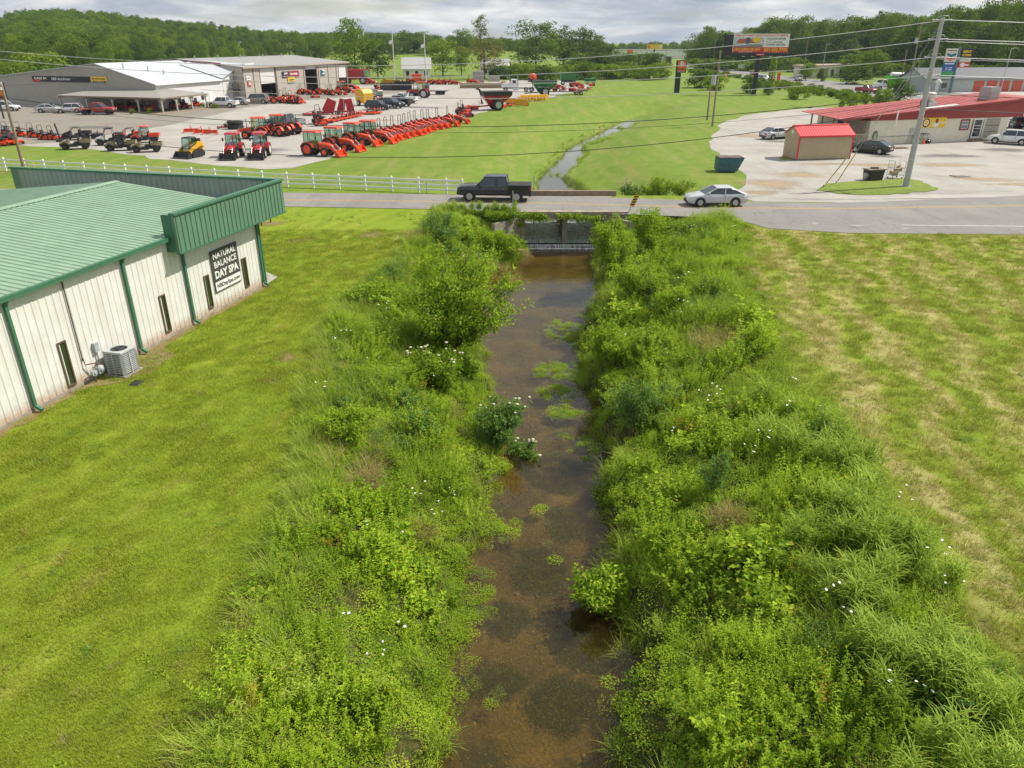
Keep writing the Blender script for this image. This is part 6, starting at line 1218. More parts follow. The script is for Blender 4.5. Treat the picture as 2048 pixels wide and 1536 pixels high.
def tractor(label, loc, rz, col, rim, cab=True, load=True, sc=1., bucket=None, g=None, canopy=False, rops=2.45):
    t = thing('tractor', label, 'tractor', loc, rz, g); s = sc; rr, rf_ = .70 * s, .47 * s; wbx = 1.0 * s
    for sd_ in (-1, 1):
        wheel(t, (-wbx, sd_ * .72 * s, rr), rr, .40 * s, rim, tread=True, rimr=.66); wheel(t, (wbx, sd_ * .66 * s, rf_), rf_, .27 * s, rim, tread=True, rimr=.6)
        n = 8; arc = [(-wbx + (rr + .10) * math.cos(a), rr + (rr + .10) * math.sin(a)) for a in [math.radians(15 + 150 * i / n) for i in range(n + 1)]]; arc2 = [(-wbx + (rr + .04) * math.cos(a), rr + (rr + .04) * math.sin(a)) for a in [math.radians(165 - 150 * i / n) for i in range(n + 1)]]
        MB().prism(arc + arc2, 'y', sd_ * .50 * s, sd_ * .93 * s).build('fender', col, t)
    mb = MB(); mb.b2((-wbx - .35, -.28 * s, rr - .15), (.1, .28 * s, rr + .22)); mb.b2((.1, -.2 * s, rf_ - .02), (wbx + .5 * s, .2 * s, rf_ + .28)); mb.cyl((wbx, -.6 * s, rf_), (wbx, .6 * s, rf_), .08); mb.cyl((-wbx, -.65 * s, rr), (-wbx, .65 * s, rr), .13); mb.b2((-wbx - .9 * s, -.3, .45), (-wbx - .3, .3, .55)); mb.b2((-.3, .3 * s, .35), (.35, .52 * s, .62)); mb.build('chassis', BK, t)
    x0, x1 = .12 * s, 1.62 * s; zb, zt = .72 * s, 1.32 * s
    MB().loft([[(x, -w, zb), (x, -w, z - .14), (x, -w * .7, z), (x, w * .7, z), (x, w, z - .14), (x, w, zb)] for x, w, z in ((x0, .30 * s, zt + .04), (x0 + .7 * s, .30 * s, zt), (x1 - .15, .28 * s, zt - .12), (x1, .24 * s, zt - .26))], False).build('hood', col, t)
    MB().b2((x1 - .02, -.19 * s, zb + .05), (x1 + .02, .19 * s, zt - .34)).build('grille', BK, t)
    for sd_ in (-1, 1): MB().box((x1 - .01, sd_ * .14 * s, zt - .30), (.07, .12, .08)).build('headlight', LAMP, t)
    MB().b2((-wbx + .25, -.26, rr + .2), (-wbx + .75, .26, rr + .38)).box((-wbx + .2, 0, rr + .62), (.12, .48, .5), ry=-.15).build('seat', SEAT, t)
    MB().tube([(.05, 0, 1.1 * s), (-.12, 0, 1.42 * s)], .025).lathe([(.18, -.015), (.2, 0), (.18, .015)], 'x', (-.14, 0, 1.44 * s), 12).build('steering_wheel', BK, t)
    if cab:
        zc, zr_ = rr + .10, 2.42 * max(s, .95); xa, xb_ = -wbx - .45, .18; w = .62 * s
        f = MB()
        for sd_ in (-1, 1):
            f.tube([(xb_, sd_ * w, zc), (xb_ - .14, sd_ * w * .95, zr_)], .04, 4); f.tube([(xa + .62, sd_ * w * 1.04, zc), (xa + .58, sd_ * w, zr_)], .04, 4); f.tube([(xa, sd_ * w, zc + .3), (xa + .05, sd_ * w * .95, zr_)], .04, 4); f.tube([(xa, sd_ * w, zc + .3), (xb_, sd_ * w, zc)], .035, 4)
        cabo = f.build('cab_frame', BK, t)
        MB().loft([[(xa + .02, -w * .96, zc + .3), (xb_ - .02, -w * .96, zc + .02), (xb_ - .02, w * .96, zc + .02), (xa + .02, w * .96, zc + .3)], [(xa + .06, -w * .92, zr_ - .02), (xb_ - .16, -w * .92, zr_ - .02), (xb_ - .16, w * .92, zr_ - .02), (xa + .06, w * .92, zr_ - .02)]], False).build('cab_glass', TG, cabo)
        MB().box(((xa + xb_) / 2 - .02, 0, zr_ + .085), (xb_ - xa + .18, 2 * w + .16, .17), taper=.88).build('cab_roof', col, t)
        for sd_ in (-1, 1): MB().box((xb_ + .05, sd_ * (w + .26), zr_ - .5), (.06, .16, .32)).tube([(xb_ - .05, sd_ * w, zr_ - .4), (xb_ + .05, sd_ * (w + .2), zr_ - .4)], .018, 4).build('mirror', BK, t)
        MB().tube([(.75 * s, .34 * s, zt - .1), (.75 * s, .36 * s, zr_ - .1)], .05).build('exhaust', BK, t)
    else:
        x = -wbx - .12; MB().tube([(x, -.46 * s, rr + .1), (x, -.46 * s, rops - .08), (x, -.38 * s, rops), (x, .38 * s, rops), (x, .46 * s, rops - .08), (x, .46 * s, rr + .1)], .042, 5).build('roll_bar', BK, t)
        if canopy: MB().b2((x - .1, -.6, rops + .03), (.4, .6, rops + .09)).build('canopy', col, t)
    if load: loader(t, ORH if col is OR else col, .10, 1.22 * s, 2.32 * s, 1.75 * s, bucket or ORH, .44 * s)
    return t
GO = 'orange loader tractors in a row along the grass'
TC = tractor('nearest orange cab tractor with front loader at the head of the long row', (-21.4, 85.45, .02), -.30, OR, OR, True, True, 1.03, g=GO)
for (x, y), lb in zip(((-20.0, 89.6), (-18.8, 94.4), (-17.3, 97.0)), ('second orange cab tractor of the row, its loader beside the nearest one', 'third orange cab tractor of the row, bucket held clear of the ground edge', 'last orange cab tractor, just before the roll-bar tractors of the row')):
    copy_tree(TC, (x, y, .02), -.30 + random.uniform(-.05, .05), lb)
rp = [(-17.8, 99.5), (-17.2, 101.1), (-16.6, 102.8), (-16.0, 104.5), (-15.2, 105.9), (-14.8, 107.7), (-14.4, 110.2), (-13.9, 112.4), (-13.0, 113.9), (-12.3, 115.0), (-11.2, 117.6), (-9.9, 121.2)]
ordn = ['first', 'second', 'third', 'fourth', 'fifth', 'sixth', 'seventh', 'eighth', 'ninth', 'tenth', 'eleventh']
TR = None
for i, (x, y) in enumerate(rp):
    lb = (ordn[i] + ' roll-bar orange loader tractor of the row behind the cab tractors') if i < 11 else 'orange loader tractor standing alone at the far end of the row'
    if TR is None: TR = tractor(lb, (x + .85, y - .2, .02), -.26, OR, OR, False, True, .86, g=GO, rops=2.5)
    else: copy_tree(TR, (x + .85, y - .2, .02), -.26 + random.uniform(-.07, .07), lb)
TM = tractor('red cab tractor with wide black bucket, right-hand one facing the fence', (*G(522, 314), .02), -PI_ / 2 + .10, MR, RW_, True, True, .98, BK, 'red tractors with black buckets')
copy_tree(TM, (*G(468, 314.5), .02), -PI_ / 2 + .08, 'red cab tractor with wide black bucket beside the yellow skid loader')
copy_tree(TC, (*G(510, 277), .02), PI_ + .12, 'orange cab tractor facing left in front of the grey pickup', 'orange tractors by the grey pickup'); copy_tree(TC, (G(530, 272)[0] + .8, G(530, 272)[1] + 1.2, .02), PI_ + .1, 'orange cab tractor half hidden behind another by the grey pickup', 'orange tractors by the grey pickup')
tractor('small orange tractor with no loader beside the grey pickup bed', (*G(560, 272), .02), PI_ - .6, OR, OR, False, False, .85, None, 'orange tractors by the grey pickup'); tractor('orange tractor with large rear wheels behind the grey pickup bed', (*G(578, 268), .02), PI_ - .5, OR, OR, False, False, .98, None, 'orange tractors by the grey pickup')
copy_tree(TC, (*G(688, 186), .03), -.15, 'orange cab tractor with loader near the third roller door', 'orange tractors by the workshop'); 
RT = tractor('red cab tractor with grey-rimmed wheels beside the white pole', (*G(838, 196), .02), PI_ - .15, MR, RIM, True, True, 1.35, MR)
for (px, py), rz, lb in (((556, 207), .4, 'orange roll-bar tractor at the left of the cluster by the first roller door'), ((572, 206), 1.0, 'orange tractor in the middle of the cluster by the first roller door'), ((588, 207), 1.2, 'orange tractor with raised bucket at the right of the door cluster'), ((610, 190), -.2, 'orange tractor under the second roller door'), ((645, 189), .6, 'orange roll-bar tractor right of the middle roller door'), ((858, 168), -.1, 'first orange loader tractor in the far line by the trees'), ((870, 169), -.3, 'second orange loader tractor in the far line by the trees'), ((884, 169), -.2, 'third orange loader tractor in the far line by the trees'), ((907, 170), -.2, 'orange loader tractor alone between the far line and the timber stack'), ((944, 168), -.2, 'orange tractor beside the grey block stack')):
    copy_tree(TR, (*G(px, py), .03), rz, lb, 'orange tractors by the workshop' if px < 800 else 'orange tractors at the far side of the yard')
copy_tree(TR, (*G(775, 168), .02), .3, 'orange tractor with long rake at the far side of the yard', 'orange tractors at the far side of the yard')

def mower(label, loc, rz, g):
    t = thing('ride_on_mower', label, 'mower', loc, rz, g)
    for s in (-1, 1): wheel(t, (-.45, s * .42, .30), .30, .26, OR, tread=True); wheel(t, (.75, s * .42, .16), .16, .13, OR)
    MB().prism([(.0, -.62), (.65, -.62), (.65, .62), (0, .72)], 'z', .14, .32).build('cutting_deck', ORH, t)
    MB().b2((-.6, -.28, .30), (.75, .28, .46)).b2((.55, -.36, .3), (.85, .36, .40)).b2((-.55, -.55, .5), (-.25, .55, .62)).build('frame', OR, t)
    MB().b2((-.95, -.3, .42), (-.5, .3, .82)).build('engine', BK, t); MB().b2((-.3, -.26, .55), (.22, .26, .68)).box((-.32, 0, .92), (.12, .5, .6), ry=-.2).build('seat', SEAT, t)
    MB().tube([(-.5, -.42, .5), (-.55, -.42, 1.65), (-.55, -.3, 1.78), (-.55, .3, 1.78), (-.55, .42, 1.65), (-.5, .42, .5)], .032, 5).build('roll_bar', BK, t)
    for s in (-1, 1): MB().tube([(.25, s * .32, .5), (.35, s * .3, .95), (.35, s * .1, .98)], .02, 4).build('steering_lever', BK, t)
    return t
GMW = 'orange mowers lined up left of the camouflage buggy'; mw = None
mlist = [(20, 272), (45, 273), (71, 275), (92, 279.5), (112, 280), (18, 286), (2, 276)]; ml = ['orange mower behind the foot of the wooden pole', 'orange mower just right of the wooden pole', 'third orange mower from the right end of its row', 'second orange mower from the right end of its row', 'orange mower at the right end of its row, next to the black mast', 'orange mower standing in front of the row at the left edge', 'orange mower of the row cut by the left edge']
for (px, py), lb in zip(mlist, ml):
    if mw is None: mw = mower(lb, (*G(px, py), .03), -.15, GMW)
    else: copy_tree(mw, (*G(px, py), .03), -.15 + random.uniform(-.15, .15), lb)
copy_tree(mw, (*G(646, 247), .02), -.35, 'orange ride-on mower standing alone among the implements', 'orange mowers elsewhere in the yard', 1.5)
for i, ((px, py), lb) in enumerate((((232, 219), 'orange mower at the left end under the porch'), ((256, 221), 'orange mower second from the left under the porch'), ((290, 222), 'orange mower under the middle of the porch'), ((346, 218), 'orange mower right of the porch corner post'), ((366, 217), 'orange mower between the right porch posts'), ((390, 214), 'orange mower at the right end of the porch'))):
    copy_tree(mw, (G(px, py)[0], G(px, py)[1] + 1.5, .03), random.uniform(-.6, .6), lb, 'orange mowers under the porch', 1.25)
copy_tree(TR, (G(235, 216)[0], G(235, 216)[1] + 1, .03), -1.2, 'orange tractor parked deep under the left of the porch', 'orange tractors under the porch'); copy_tree(TR, (G(262, 218)[0], G(262, 218)[1] + 1, .03), -1.3, 'orange tractor parked deep under the middle of the porch', 'orange tractors under the porch'); copy_tree(TR, (G(305, 219)[0], G(305, 219)[1] + 1, .03), -1.4, 'orange tractor behind the porch corner post', 'orange tractors under the porch')

def buggy(label, loc, rz, hood, roof=None, box=None, cabin=False, g='utility buggies along the grass edge'):
    t = thing('utility_buggy', label, 'buggy', loc, rz, g)
    for x in (-1.05, 1.05):
        for s in (-1, 1): wheel(t, (x, s * .62, .34), .34, .28, RIMD, tread=True)
    MB().b2((-1.5, -.62, .38), (1.3, .62, .58)).b2((-.25, -.72, .30), (.6, .72, .42)).build('chassis', BK, t)
    MB().loft([[(x, -w, .58), (x, -w, z - .1), (x, -w * .8, z), (x, w * .8, z), (x, w, z - .1), (x, w, .58)] for x, w, z in ((.58, .68, 1.12), (1.1, .66, 1.02), (1.55, .56, .82))], False).build('hood', hood, t)
    for s in (-1, 1): MB().box((1.52, s * .36, .74), (.1, .22, .12)).build('headlight', LAMP, t); n = 6; MB().prism([(1.05 + .46 * math.cos(a), .34 + .46 * math.sin(a)) for a in [math.pi * i / n for i in range(n + 1)]] + [(1.05 - .38 * math.cos(a), .34 + .38 * math.sin(a)) for a in [math.pi * i / n for i in range(n + 1)]], 'y', s * .5, s * .78).build('fender', BK, t)
    MB().b2((1.5, -.5, .42), (1.62, .5, .66)).build('bumper', BK, t)
    bx = MB(); bx.b2((-1.75, -.68, .72), (-.55, .68, .80)); bx.b2((-1.75, -.68, .80), (-.55, -.62, 1.08)); bx.b2((-1.75, .62, .80), (-.55, .68, 1.08)); bx.b2((-.61, -.619, .80), (-.55, .619, 1.08)); bx.b2((-1.75, -.619, .80), (-1.69, .619, 1.08)); bx.build('cargo_box', box or hood, t)
    MB().b2((-.42, -.6, .58), (.1, .6, .80)).box((-.45, 0, 1.02), (.12, 1.15, .55), ry=-.15).build('seat', SEAT, t)
    cg = MB(); ch = 1.9 if (roof or cabin) else 1.5
    for s in (-1, 1): cg.tube([(.72, s * .64, 1.05), (.30, s * .58, ch - .02), (-.42, s * .58, ch), (-.52, s * .64, .8)], .035, 5)
    cg.tube([(.30, -.58, ch - .02), (.30, .58, ch - .02)], .03, 5); cg.tube([(-.42, -.58, ch), (-.42, .58, ch)], .03, 5); cg.build('roll_cage', BK, t)
    MB().lathe([(.15, -.012), (.17, 0), (.15, .012)], 'x', (.42, .28, 1.12), 12).build('steering_wheel', BK, t)
    if roof: MB().box((-.06, 0, 1.96), (1.0, 1.32, .09), taper=.9).build('roof', roof, t)
    if cabin: MB().loft([[(-.5, -.6, .85), (.70, -.6, 1.06), (.70, .6, 1.06), (-.5, .6, .85)], [(-.42, -.55, 1.88), (.30, -.55, 1.88), (.30, .55, 1.88), (-.42, .55, 1.88)]], False).build('cab_glass', TG, t)
    return t
B1 = buggy('camouflage utility buggy with no roof, nearest the mowers', (*G(153, 298), .02), PI_ + .35, CAMO)
buggy('dark utility buggy frame standing behind the leftmost camouflage buggy', (*G(155, 280), .02), PI_ + .3, BK)
buggy('white-hooded utility buggy with a black canopy', (*G(222, 290), .02), PI_ + .35, K['white'], BK, BK)
buggy('camouflage utility buggy with a black canopy', (*G(243, 301), .02), PI_ + .3, CAMO, BK)
buggy('orange utility buggy with an orange cab roof', (*G(292, 285), .02), PI_ + .25, OR, OR, OR, True)
copy_tree(B1, (*G(295, 304), .02), PI_ + .3, 'camouflage utility buggy with no roof beside the orange one'); 
buggy('orange buggy with an open black cage behind the canopied ones', (*G(262, 281), .02), PI_ + .2, OR, None, OR)
# skid loader
x, y = G(384, 314); t = thing('skid_loader', 'yellow tracked skid loader with a black bucket facing the fence', 'skid loader', (x, y, .02), -PI_ / 2 - .32)
for s in (-1, 1):
    MB().prism([(-1.0, .1), (.75, .02), (1.0, .2), (.9, .45), (-.6, .78), (-1.1, .5)], 'y', s * .58, s * .98).build('track', TYRE, t)
    MB().prism([(-1.35, .9), (-1.1, 1.45), (-.75, 1.5), (.85, .95), (1.25, .4), (1.1, .3), (.65, .75), (-.9, 1.15)], 'y', s * .60, s * .80).build('lift_arm', YE, t)
MB().prism([(-1.35, .35), (.8, .35), (.8, .75), (-.2, .85), (-.5, 1.55), (-1.35, 1.55)], 'y', -.55, .55).build('body', YE, t); MB().b2((-1.3, -.4, 1.56), (-.75, .4, 1.85)).build('engine_cover', BK, t)
cf = MB()
for s in (-1, 1): cf.tube([(.75, s * .5, .75), (.55, s * .46, 1.98), (-.5, s * .46, 2.02), (-.55, s * .5, 1.0)], .05, 4)
cf = cf.build('cab_frame', BK, t); MB().loft([[(-.5, -.46, .9), (.7, -.46, .8), (.7, .46, .8), (-.5, .46, .9)], [(-.45, -.43, 1.96), (.52, -.43, 1.96), (.52, .43, 1.96), (-.45, .43, 1.96)]], False).build('cab_glass', TG, cf); MB().box((.02, 0, 2.05), (1.15, 1.02, .1), taper=.9).build('cab_roof', BK, t)
mb = MB(); mb.prism([(1.15, .05), (1.2, .72), (1.26, .72), (1.3, .2), (1.85, .05), (1.85, .02)], 'y', -1.0, 1.0)
for s in (-1.0, .95): mb.prism([(1.2, .05), (1.82, .04), (1.7, .3), (1.24, .72)], 'y', s - .004, s + .054)
mb.build('bucket', BK, t)
# implements
def implement(kind, label, loc, rz, g, L=1.8, W=1.0, col=None):
    col = col or ORH; t = thing(kind, label, 'implement', loc, rz, g)
    if kind == 'box_scraper':
        mb = MB(); mb.prism([(-.35, .1), (-.3, .55), (-.25, .55), (-.2, .1)], 'y', -L / 2, L / 2)
        for s in (-1, 1): mb.prism([(-.35, .05), (.45, .05), (.45, .3), (-.25, .55)], 'y', s * L / 2 - .03, s * L / 2 + .03)
        mb.build('blade', col, t); MB().tube([(.3, -.35, .3), (.15, 0, 1.0), (.3, .35, .3)], .04, 5).tube([(.15, 0, 1.0), (-.3, 0, .5)], .035, 5).build('hitch_frame', col, t)
    elif kind == 'rotary_cutter':
        MB().prism([(-L / 2, -W / 2), (L / 2 - .3, -W / 2), (L / 2, 0), (L / 2 - .3, W / 2), (-L / 2, W / 2)], 'z', .16, .36).build('deck', col, t); MB().tube([(L / 2 - .2, -.4, .36), (L / 2 - .3, 0, 1.1), (L / 2 - .2, .4, .36)], .045, 5).tube([(L / 2 - .3, 0, 1.1), (-L / 2 + .3, 0, .4)], .04, 5).build('hitch_frame', col, t); MB().box((0, 0, .5), (.4, .3, .3)).cyl((.1, 0, .55), (L / 2 + .3, 0, .55), .06).build('gearbox', BK, t); wheel(t, (-L / 2 - .15, 0, .2), .2, .16, RIM)
    elif kind == 'disc_mower':
        MB().box((0, 0, .25), (L, .8, .16)).box((0, 0, .42), (L * .9, .5, .12)).build('cutter_bar', col, t); MB().tube([(-L / 2, .1, .3), (-L / 2 - .4, .2, .9), (-L / 2 - .9, .1, .5)], .06, 5).build('hitch_frame', col, t); MB().box((-L / 2 - .1, 0, .55), (.5, .5, .4)).build('gearbox', BK, t)
    elif kind == 'tiller':
        MB().lathe([(.36, -L / 2), (.36, L / 2)], 'y', (0, 0, .36), 10).build('rotor_cover', col, t); MB().tube([(.2, -.3, .5), (.4, 0, 1.0), (.2, .3, .5)], .04, 5).build('hitch_frame', BK, t)
        for k in range(6): MB().lathe([(.30, -.02), (.32, 0), (.30, .02)], 'y', (.5, -L / 2 + .15 + k * (L - .3) / 5, .32), 10).build('disc_blade', BK, t)
    return t
for (px, py), lb in (((383, 266), 'orange box blade standing alone left of the pair'), ((404, 268), 'orange box blade, left one of the touching pair'), ((421, 269), 'orange box blade, right one of the touching pair')): implement('box_scraper', lb, (*G(px, py), .02), -1.4, 'orange box blades on the gravel', 1.9)
x, y = G(472, 258); t = thing('tyre_stack', 'stack of two large tractor tyres on the gravel', 'tyres', (x, y, .02))
for k in (0, 1): MB().lathe([(.55, .02), (1.05, 0), (1.12, .15), (1.12, .4), (1.05, .55), (.55, .53)], 'z', (0, 0, k * .56), 20).build('tyre', TYRE, t)
MB().lathe([(.2, .9), (.56, .92), (.56, 1.06), (.2, 1.0)], 'z', (0, 0, 0.02), 16).build('rim', OR, t)
implement('rotary_cutter', 'low black-tyred implement lying left of the tyre stack', (*G(452, 258), .02), .2, 'small implements', 1.8, .7, DKR)
implement('tiller', 'black disc implement standing behind the white-hooded buggy', (*G(192, 277), .02), .2, 'small implements', 1.6, 1, BK)
x, y = G(120, 284); t = thing('auger_mast', 'black post-driver mast standing upright beside the mowers', 'implement', (x, y, .02), .2); MB().box((0, 0, 1.1), (.14, .18, 2.2), ry=-.12).build('mast', BK, t); MB().b2((-.3, -.4, .1), (.4, .4, .35)).tube([(.1, 0, .3), (.7, 0, .5)], .06).build('hitch_frame', BK, t)
for (px, py), L, lb in (((627, 231), 3.0, 'red rotary cutter left of the folded red mower'), ((735, 229), 3.2, 'orange rotary cutter in front of the black suv, left piece'), ((752, 228), 2.2, 'orange rotary cutter in front of the black suv, right piece'), ((650, 229), 2.0, 'red cutter just behind the lone ride-on mower')): implement('rotary_cutter', lb, (*G(px, py), .02), .1, 'rotary cutters', L, 1.8, ORH if px > 700 else DKR)
fm = None
for i in range(8):
    px, py = 661 + i * 8.0, 245 - i * 1.75; lb = ['first', 'second', 'third', 'fourth', 'fifth', 'sixth', 'seventh', 'last'][i] + ' orange finishing mower of the slanting row, counted from the ride-on mower'
    if fm is None: fm = implement('rotary_cutter', lb, (*G(px, py), .02), -.5, 'orange finishing mowers in a slanting row', 1.5, 1.5)
    else: copy_tree(fm, (*G(px, py), .02), -.5 + random.uniform(-.2, .2), lb)
for (px, py), lb in (((918, 224), 'orange tiller at the left of the group before the red grain cart'), ((934, 221), 'orange tiller in the middle of the group before the red grain cart'), ((945, 219), 'orange implement nearest the red grain cart drawbar'), ((936, 234), 'dark red disc harrow standing apart at the grass edge')): implement('tiller', lb, (*G(px, py), .02), .3 if px < 940 else 1.2, 'implements by the red grain cart', 2.2, 1, DKR if py > 230 else ORH)
# big red folding cutter
x, y = G(680, 229); t = thing('folding_mower', 'large dark red folding rotary mower with raised wings', 'implement', (x, y, .02), .2); t.scale = (.84, .84, .80)
for k, (xc, a) in enumerate(((-1.9, .42), (.5, .25), (2.1, -.12))): MB().box((xc, (.2, .9, .3)[k], 1.75), (2.4 if k == 0 else 1.6, .35, 2.7), ry=a, taper=.8).build('wing_deck', DKR, t)
MB().b2((-1.6, -.9, .5), (2.0, .2, .8)).tube([(-1.6, -.4, .6), (-4.2, -.6, .5)], .09, 5).build('centre_deck', DKR, t); MB().lathe([(.62, -.08), (.62, .08)], 'y', (-1.95, -.02, 1.7), 16).build('round_cover', MR, t)
for x in (-.6, -.2, .2, 1.9, 2.3, 2.7): wheel(t, (x, -.9, .42), .42, .28, RIM)
MB().tube([(.9, -.2, .8), (1.0, -.1, 2.9)], .06, 5).tube([(2.9, .2, .5), (3.0, .2, 2.9)], .05, 5).build('fold_ram', SH, t)
# baler with tractor
x, y = G(729, 211); t = thing('round_baler', 'tall yellow round baler in front of a tractor', 'baler', (x, y, .02), PI_ * .75)
MB().prism([(-1.5, .5), (.8, .5), (1.3, 1.0), (1.3, 2.5), (.6, 3.0), (-.9, 3.0), (-1.6, 2.3)], 'y', -1.1, 1.1).build('bale_chamber', YE, t); MB().b2((1.305, -.8, 1.2), (1.33, .8, 1.55)).b2((1.305, -.8, 1.8), (1.33, .8, 2.2)).build('vent_slot', BK, t)
MB().b2((-.3, -1.2, .6), (.5, -1.11, 2.2)).build('side_cover', K['white'], t); MB().tube([(-1.5, 0, .6), (-3.2, 0, .5)], .1, 5).build('drawbar', BK, t)
for s in (-1, 1): wheel(t, (.1, s * 1.25, .5), .5, .36, RW_)
copy_tree(TM, (*G(754, 205), .02), PI_ * .75, 'red cab tractor parked just behind the yellow baler', 'red tractors beyond the trucks', .95)
# combine
x, y = G(716, 168); t = thing('combine_harvester', 'dark red combine harvester beside the end of the workshop', 'combine harvester', (x, y, .02), -.1)
MB().prism([(-4, 1.3), (2.0, 1.3), (2.0, 2.2), (1.6, 4.0), (-3.4, 4.0), (-4.2, 3.0)], 'y', -1.5, 1.5).build('body', DKR, t); MB().b2((2.0, -1.0, 2.0), (3.6, 1.0, 3.8)).build('cab_glass', TG, t); MB().b2((1.9, -1.1, 3.81), (3.7, 1.1, 4.0)).build('cab_roof', DKR, t); MB().prism([(2.0, 1.0), (4.6, .3), (4.8, .9), (2.2, 2.0)], 'y', -.8, .8).build('feeder_house', DKR, t); MB().tube([(-1, -1.6, 3.6), (-4.5, -1.7, 3.9)], .25).build('unload_auger', DKR, t)
for s in (-1, 1): wheel(t, (2.0, s * 1.5, 1.0), 1.0, .7, RIM, tread=True); wheel(t, (-3.0, s * 1.2, .7), .7, .45, RIM, tread=True)
# grain carts
def graincart(label, loc, rz, col, top, g='grain carts', band=False):
    t = thing('grain_cart', label, 'grain cart', loc, rz, g)
    r4 = lambda x0, x1, y, z: [(x0, -y, z), (x1, -y, z), (x1, y, z), (x0, y, z)]
    MB().loft([r4(-1.2, 1.0, .3, .75), r4(-3.0, 2.2, 1.65, 2.5)], False).build('hopper', col, t); MB().loft([r4(-3.02, 2.22, 1.67, 2.505), r4(-3.1, 2.3, 1.7, 3.15)], False).build('extension', top, t)
    MB().b2((-3.12, -1.74, 3.16), (2.32, 1.74, 3.24)).build('top_rim', BK, t)
    MB().tube([(.5, 0, .8), (4.2, 0, .55)], .13, 5).build('drawbar', col, t); MB().tube([(2.0, -1.0, 1.0), (2.4, -1.2, 3.4), (3.0, -1.4, 3.7)], .22, 8).build('auger', BK, t); MB().tube([(2.9, .5, .6), (2.9, .5, 1.6)], .05, 5).build('jack', GY, t)
    for s in (-1, 1): wheel(t, (-.4, s * 1.75, .95), .95, .75, RIM, tread=True); MB().box((-.4, s * 1.0, .95), (.3, 1.2, .3)).build('axle', BK, t)
    if band:
        for s in (-1, 1): MB().box((.0, s * 1.28, 1.95), (2.6, .03, .12), rx=-s * .65).build('white_stripe', K['white'], t)
    return t
x, y = G(988, 220); graincart('dark red grain cart with a black tarp top at the grass edge', (x, y, .02), PI_ + .25, MR, BK, band=True)
x, y = G(1085, 192); graincart('large green grain cart behind the yellow rakes', (x, y + .6, .02), PI_ + .1, GR, GR, band=True)
implement('rotary_cutter', 'red implement with cables under the red grain cart rear', (*G(1015, 213), .02), .2, 'small implements', 2.2, 1.4, ORH)
# hay rakes
def rake(label, loc, rz, n, col=YE):
    t = thing('hay_rake', label, 'hay rake', loc, rz, 'yellow hay rakes'); MB().tube([(-3, 0, .9), (3, 0, .9)], .1, 5).tube([(-3, 0, .9), (-4.2, .6, .6)], .08, 5).tube([(0, 0, .9), (0, 1.4, .7)], .08, 5).build('frame', col, t)
    for k in range(n):
        x = -2.7 + 5.4 * k / (n - 1); mb = MB(); mb.lathe([(.60, -.02), (.66, 0), (.60, .02)], 'y', (0, 0, 0), 14)
        for i in range(14): a = 6.2832 * i / 14; mb.tube([(.2 * math.cos(a), 0, .2 * math.sin(a)), (.66 * math.cos(a), 0, .66 * math.sin(a))], .018, 3)
        o = mb.build('rake_wheel', col, t); o.location = (x, -.25 + .15 * (k % 2), .75); o.rotation_euler = (0, 0, .5)
    for x in (-1.4, -.8, .9, 1.5): wheel(t, (x, 1.3, .32), .32, .18, YE)
    return t
rake('long yellow wheel rake in front of the green grain cart', (*G(1068, 203), .02), .25, 9); rake('yellow rake with wheels right behind the red grain cart', (*G(1035, 212), .02), -.9, 6)
# semi truck
x, y = G(1033, 184); t = thing('semi_truck', 'white semi truck tractor unit with bare rear axles', 'truck', (x, y + .5, .02), PI_ + .02)
MB().loft([ringx(-.2, 1.1, 1.0, 2.9), ringx(1.3, 1.1, 1.0, 2.95), ringx(1.7, 1.0, 1.0, 2.0), ringx(3.4, .85, 1.0, 1.85), ringx(3.7, .75, 1.0, 1.6)], False).build('cab', P_wht, t); MB().b2((1.2, -.95, 2.05), (1.72, .95, 2.75)).b2((.2, -1.12, 2.0), (1.0, 1.12, 2.7)).build('windows', CARGLASS, t); MB().b2((-4.4, -.5, .75), (3.3, .5, .98)).build('chassis', BK, t); MB().box((3.72, 0, 1.3), (.08, 1.1, .7)).build('grille', CHROME, t)
for s in (-1, 1): MB().cyl((-.5, s * .95, .7), (.9, s * .95, .7), .3).build('fuel_tank', CHROME, t); MB().cyl((-.35, s * .9, 1.0), (-.35, s * .9, 3.6), .09).build('exhaust', CHROME, t)
for x in (-3.7, -2.4, 2.7):
    for s in (-1, 1): wheel(t, (x, s * .95, .52), .52, .4 if x < 0 else .28, RIM)
# trailer with red machines, and other far pieces
x, y = G(1130, 190); t = thing('equipment_trailer', 'low trailer carrying red machines at the grass edge', 'trailer', (x, y + .4, .02), .03); MB().b2((-5, -1.2, .65), (3.5, 1.2, .8)).b2((3.2, -1.2, .8), (5.2, 1.2, 1.25)).build('deck', K['wood'], t); MB().tube([(-5, 0, .7), (-6.6, 0, .6)], .09, 5).build('drawbar', BK, t)
for x_ in (2.6, 3.7):
    for s in (-1, 1): wheel(t, (x_, s * 1.15, .4), .4, .25, RIM)
for i, (dx, lb) in enumerate(((-2.6, 'small red machine at the front of the low trailer'), (-.4, 'red machine with a round hopper amid the low trailer'), (1.6, 'red machine at the rear of the low trailer'))): 
    m_ = implement('tiller' if i != 1 else 'rotary_cutter', lb, (x + dx, y + .4, .83), .4 * i, 'red machines on the trailer', 1.6, 1.4, DKR)
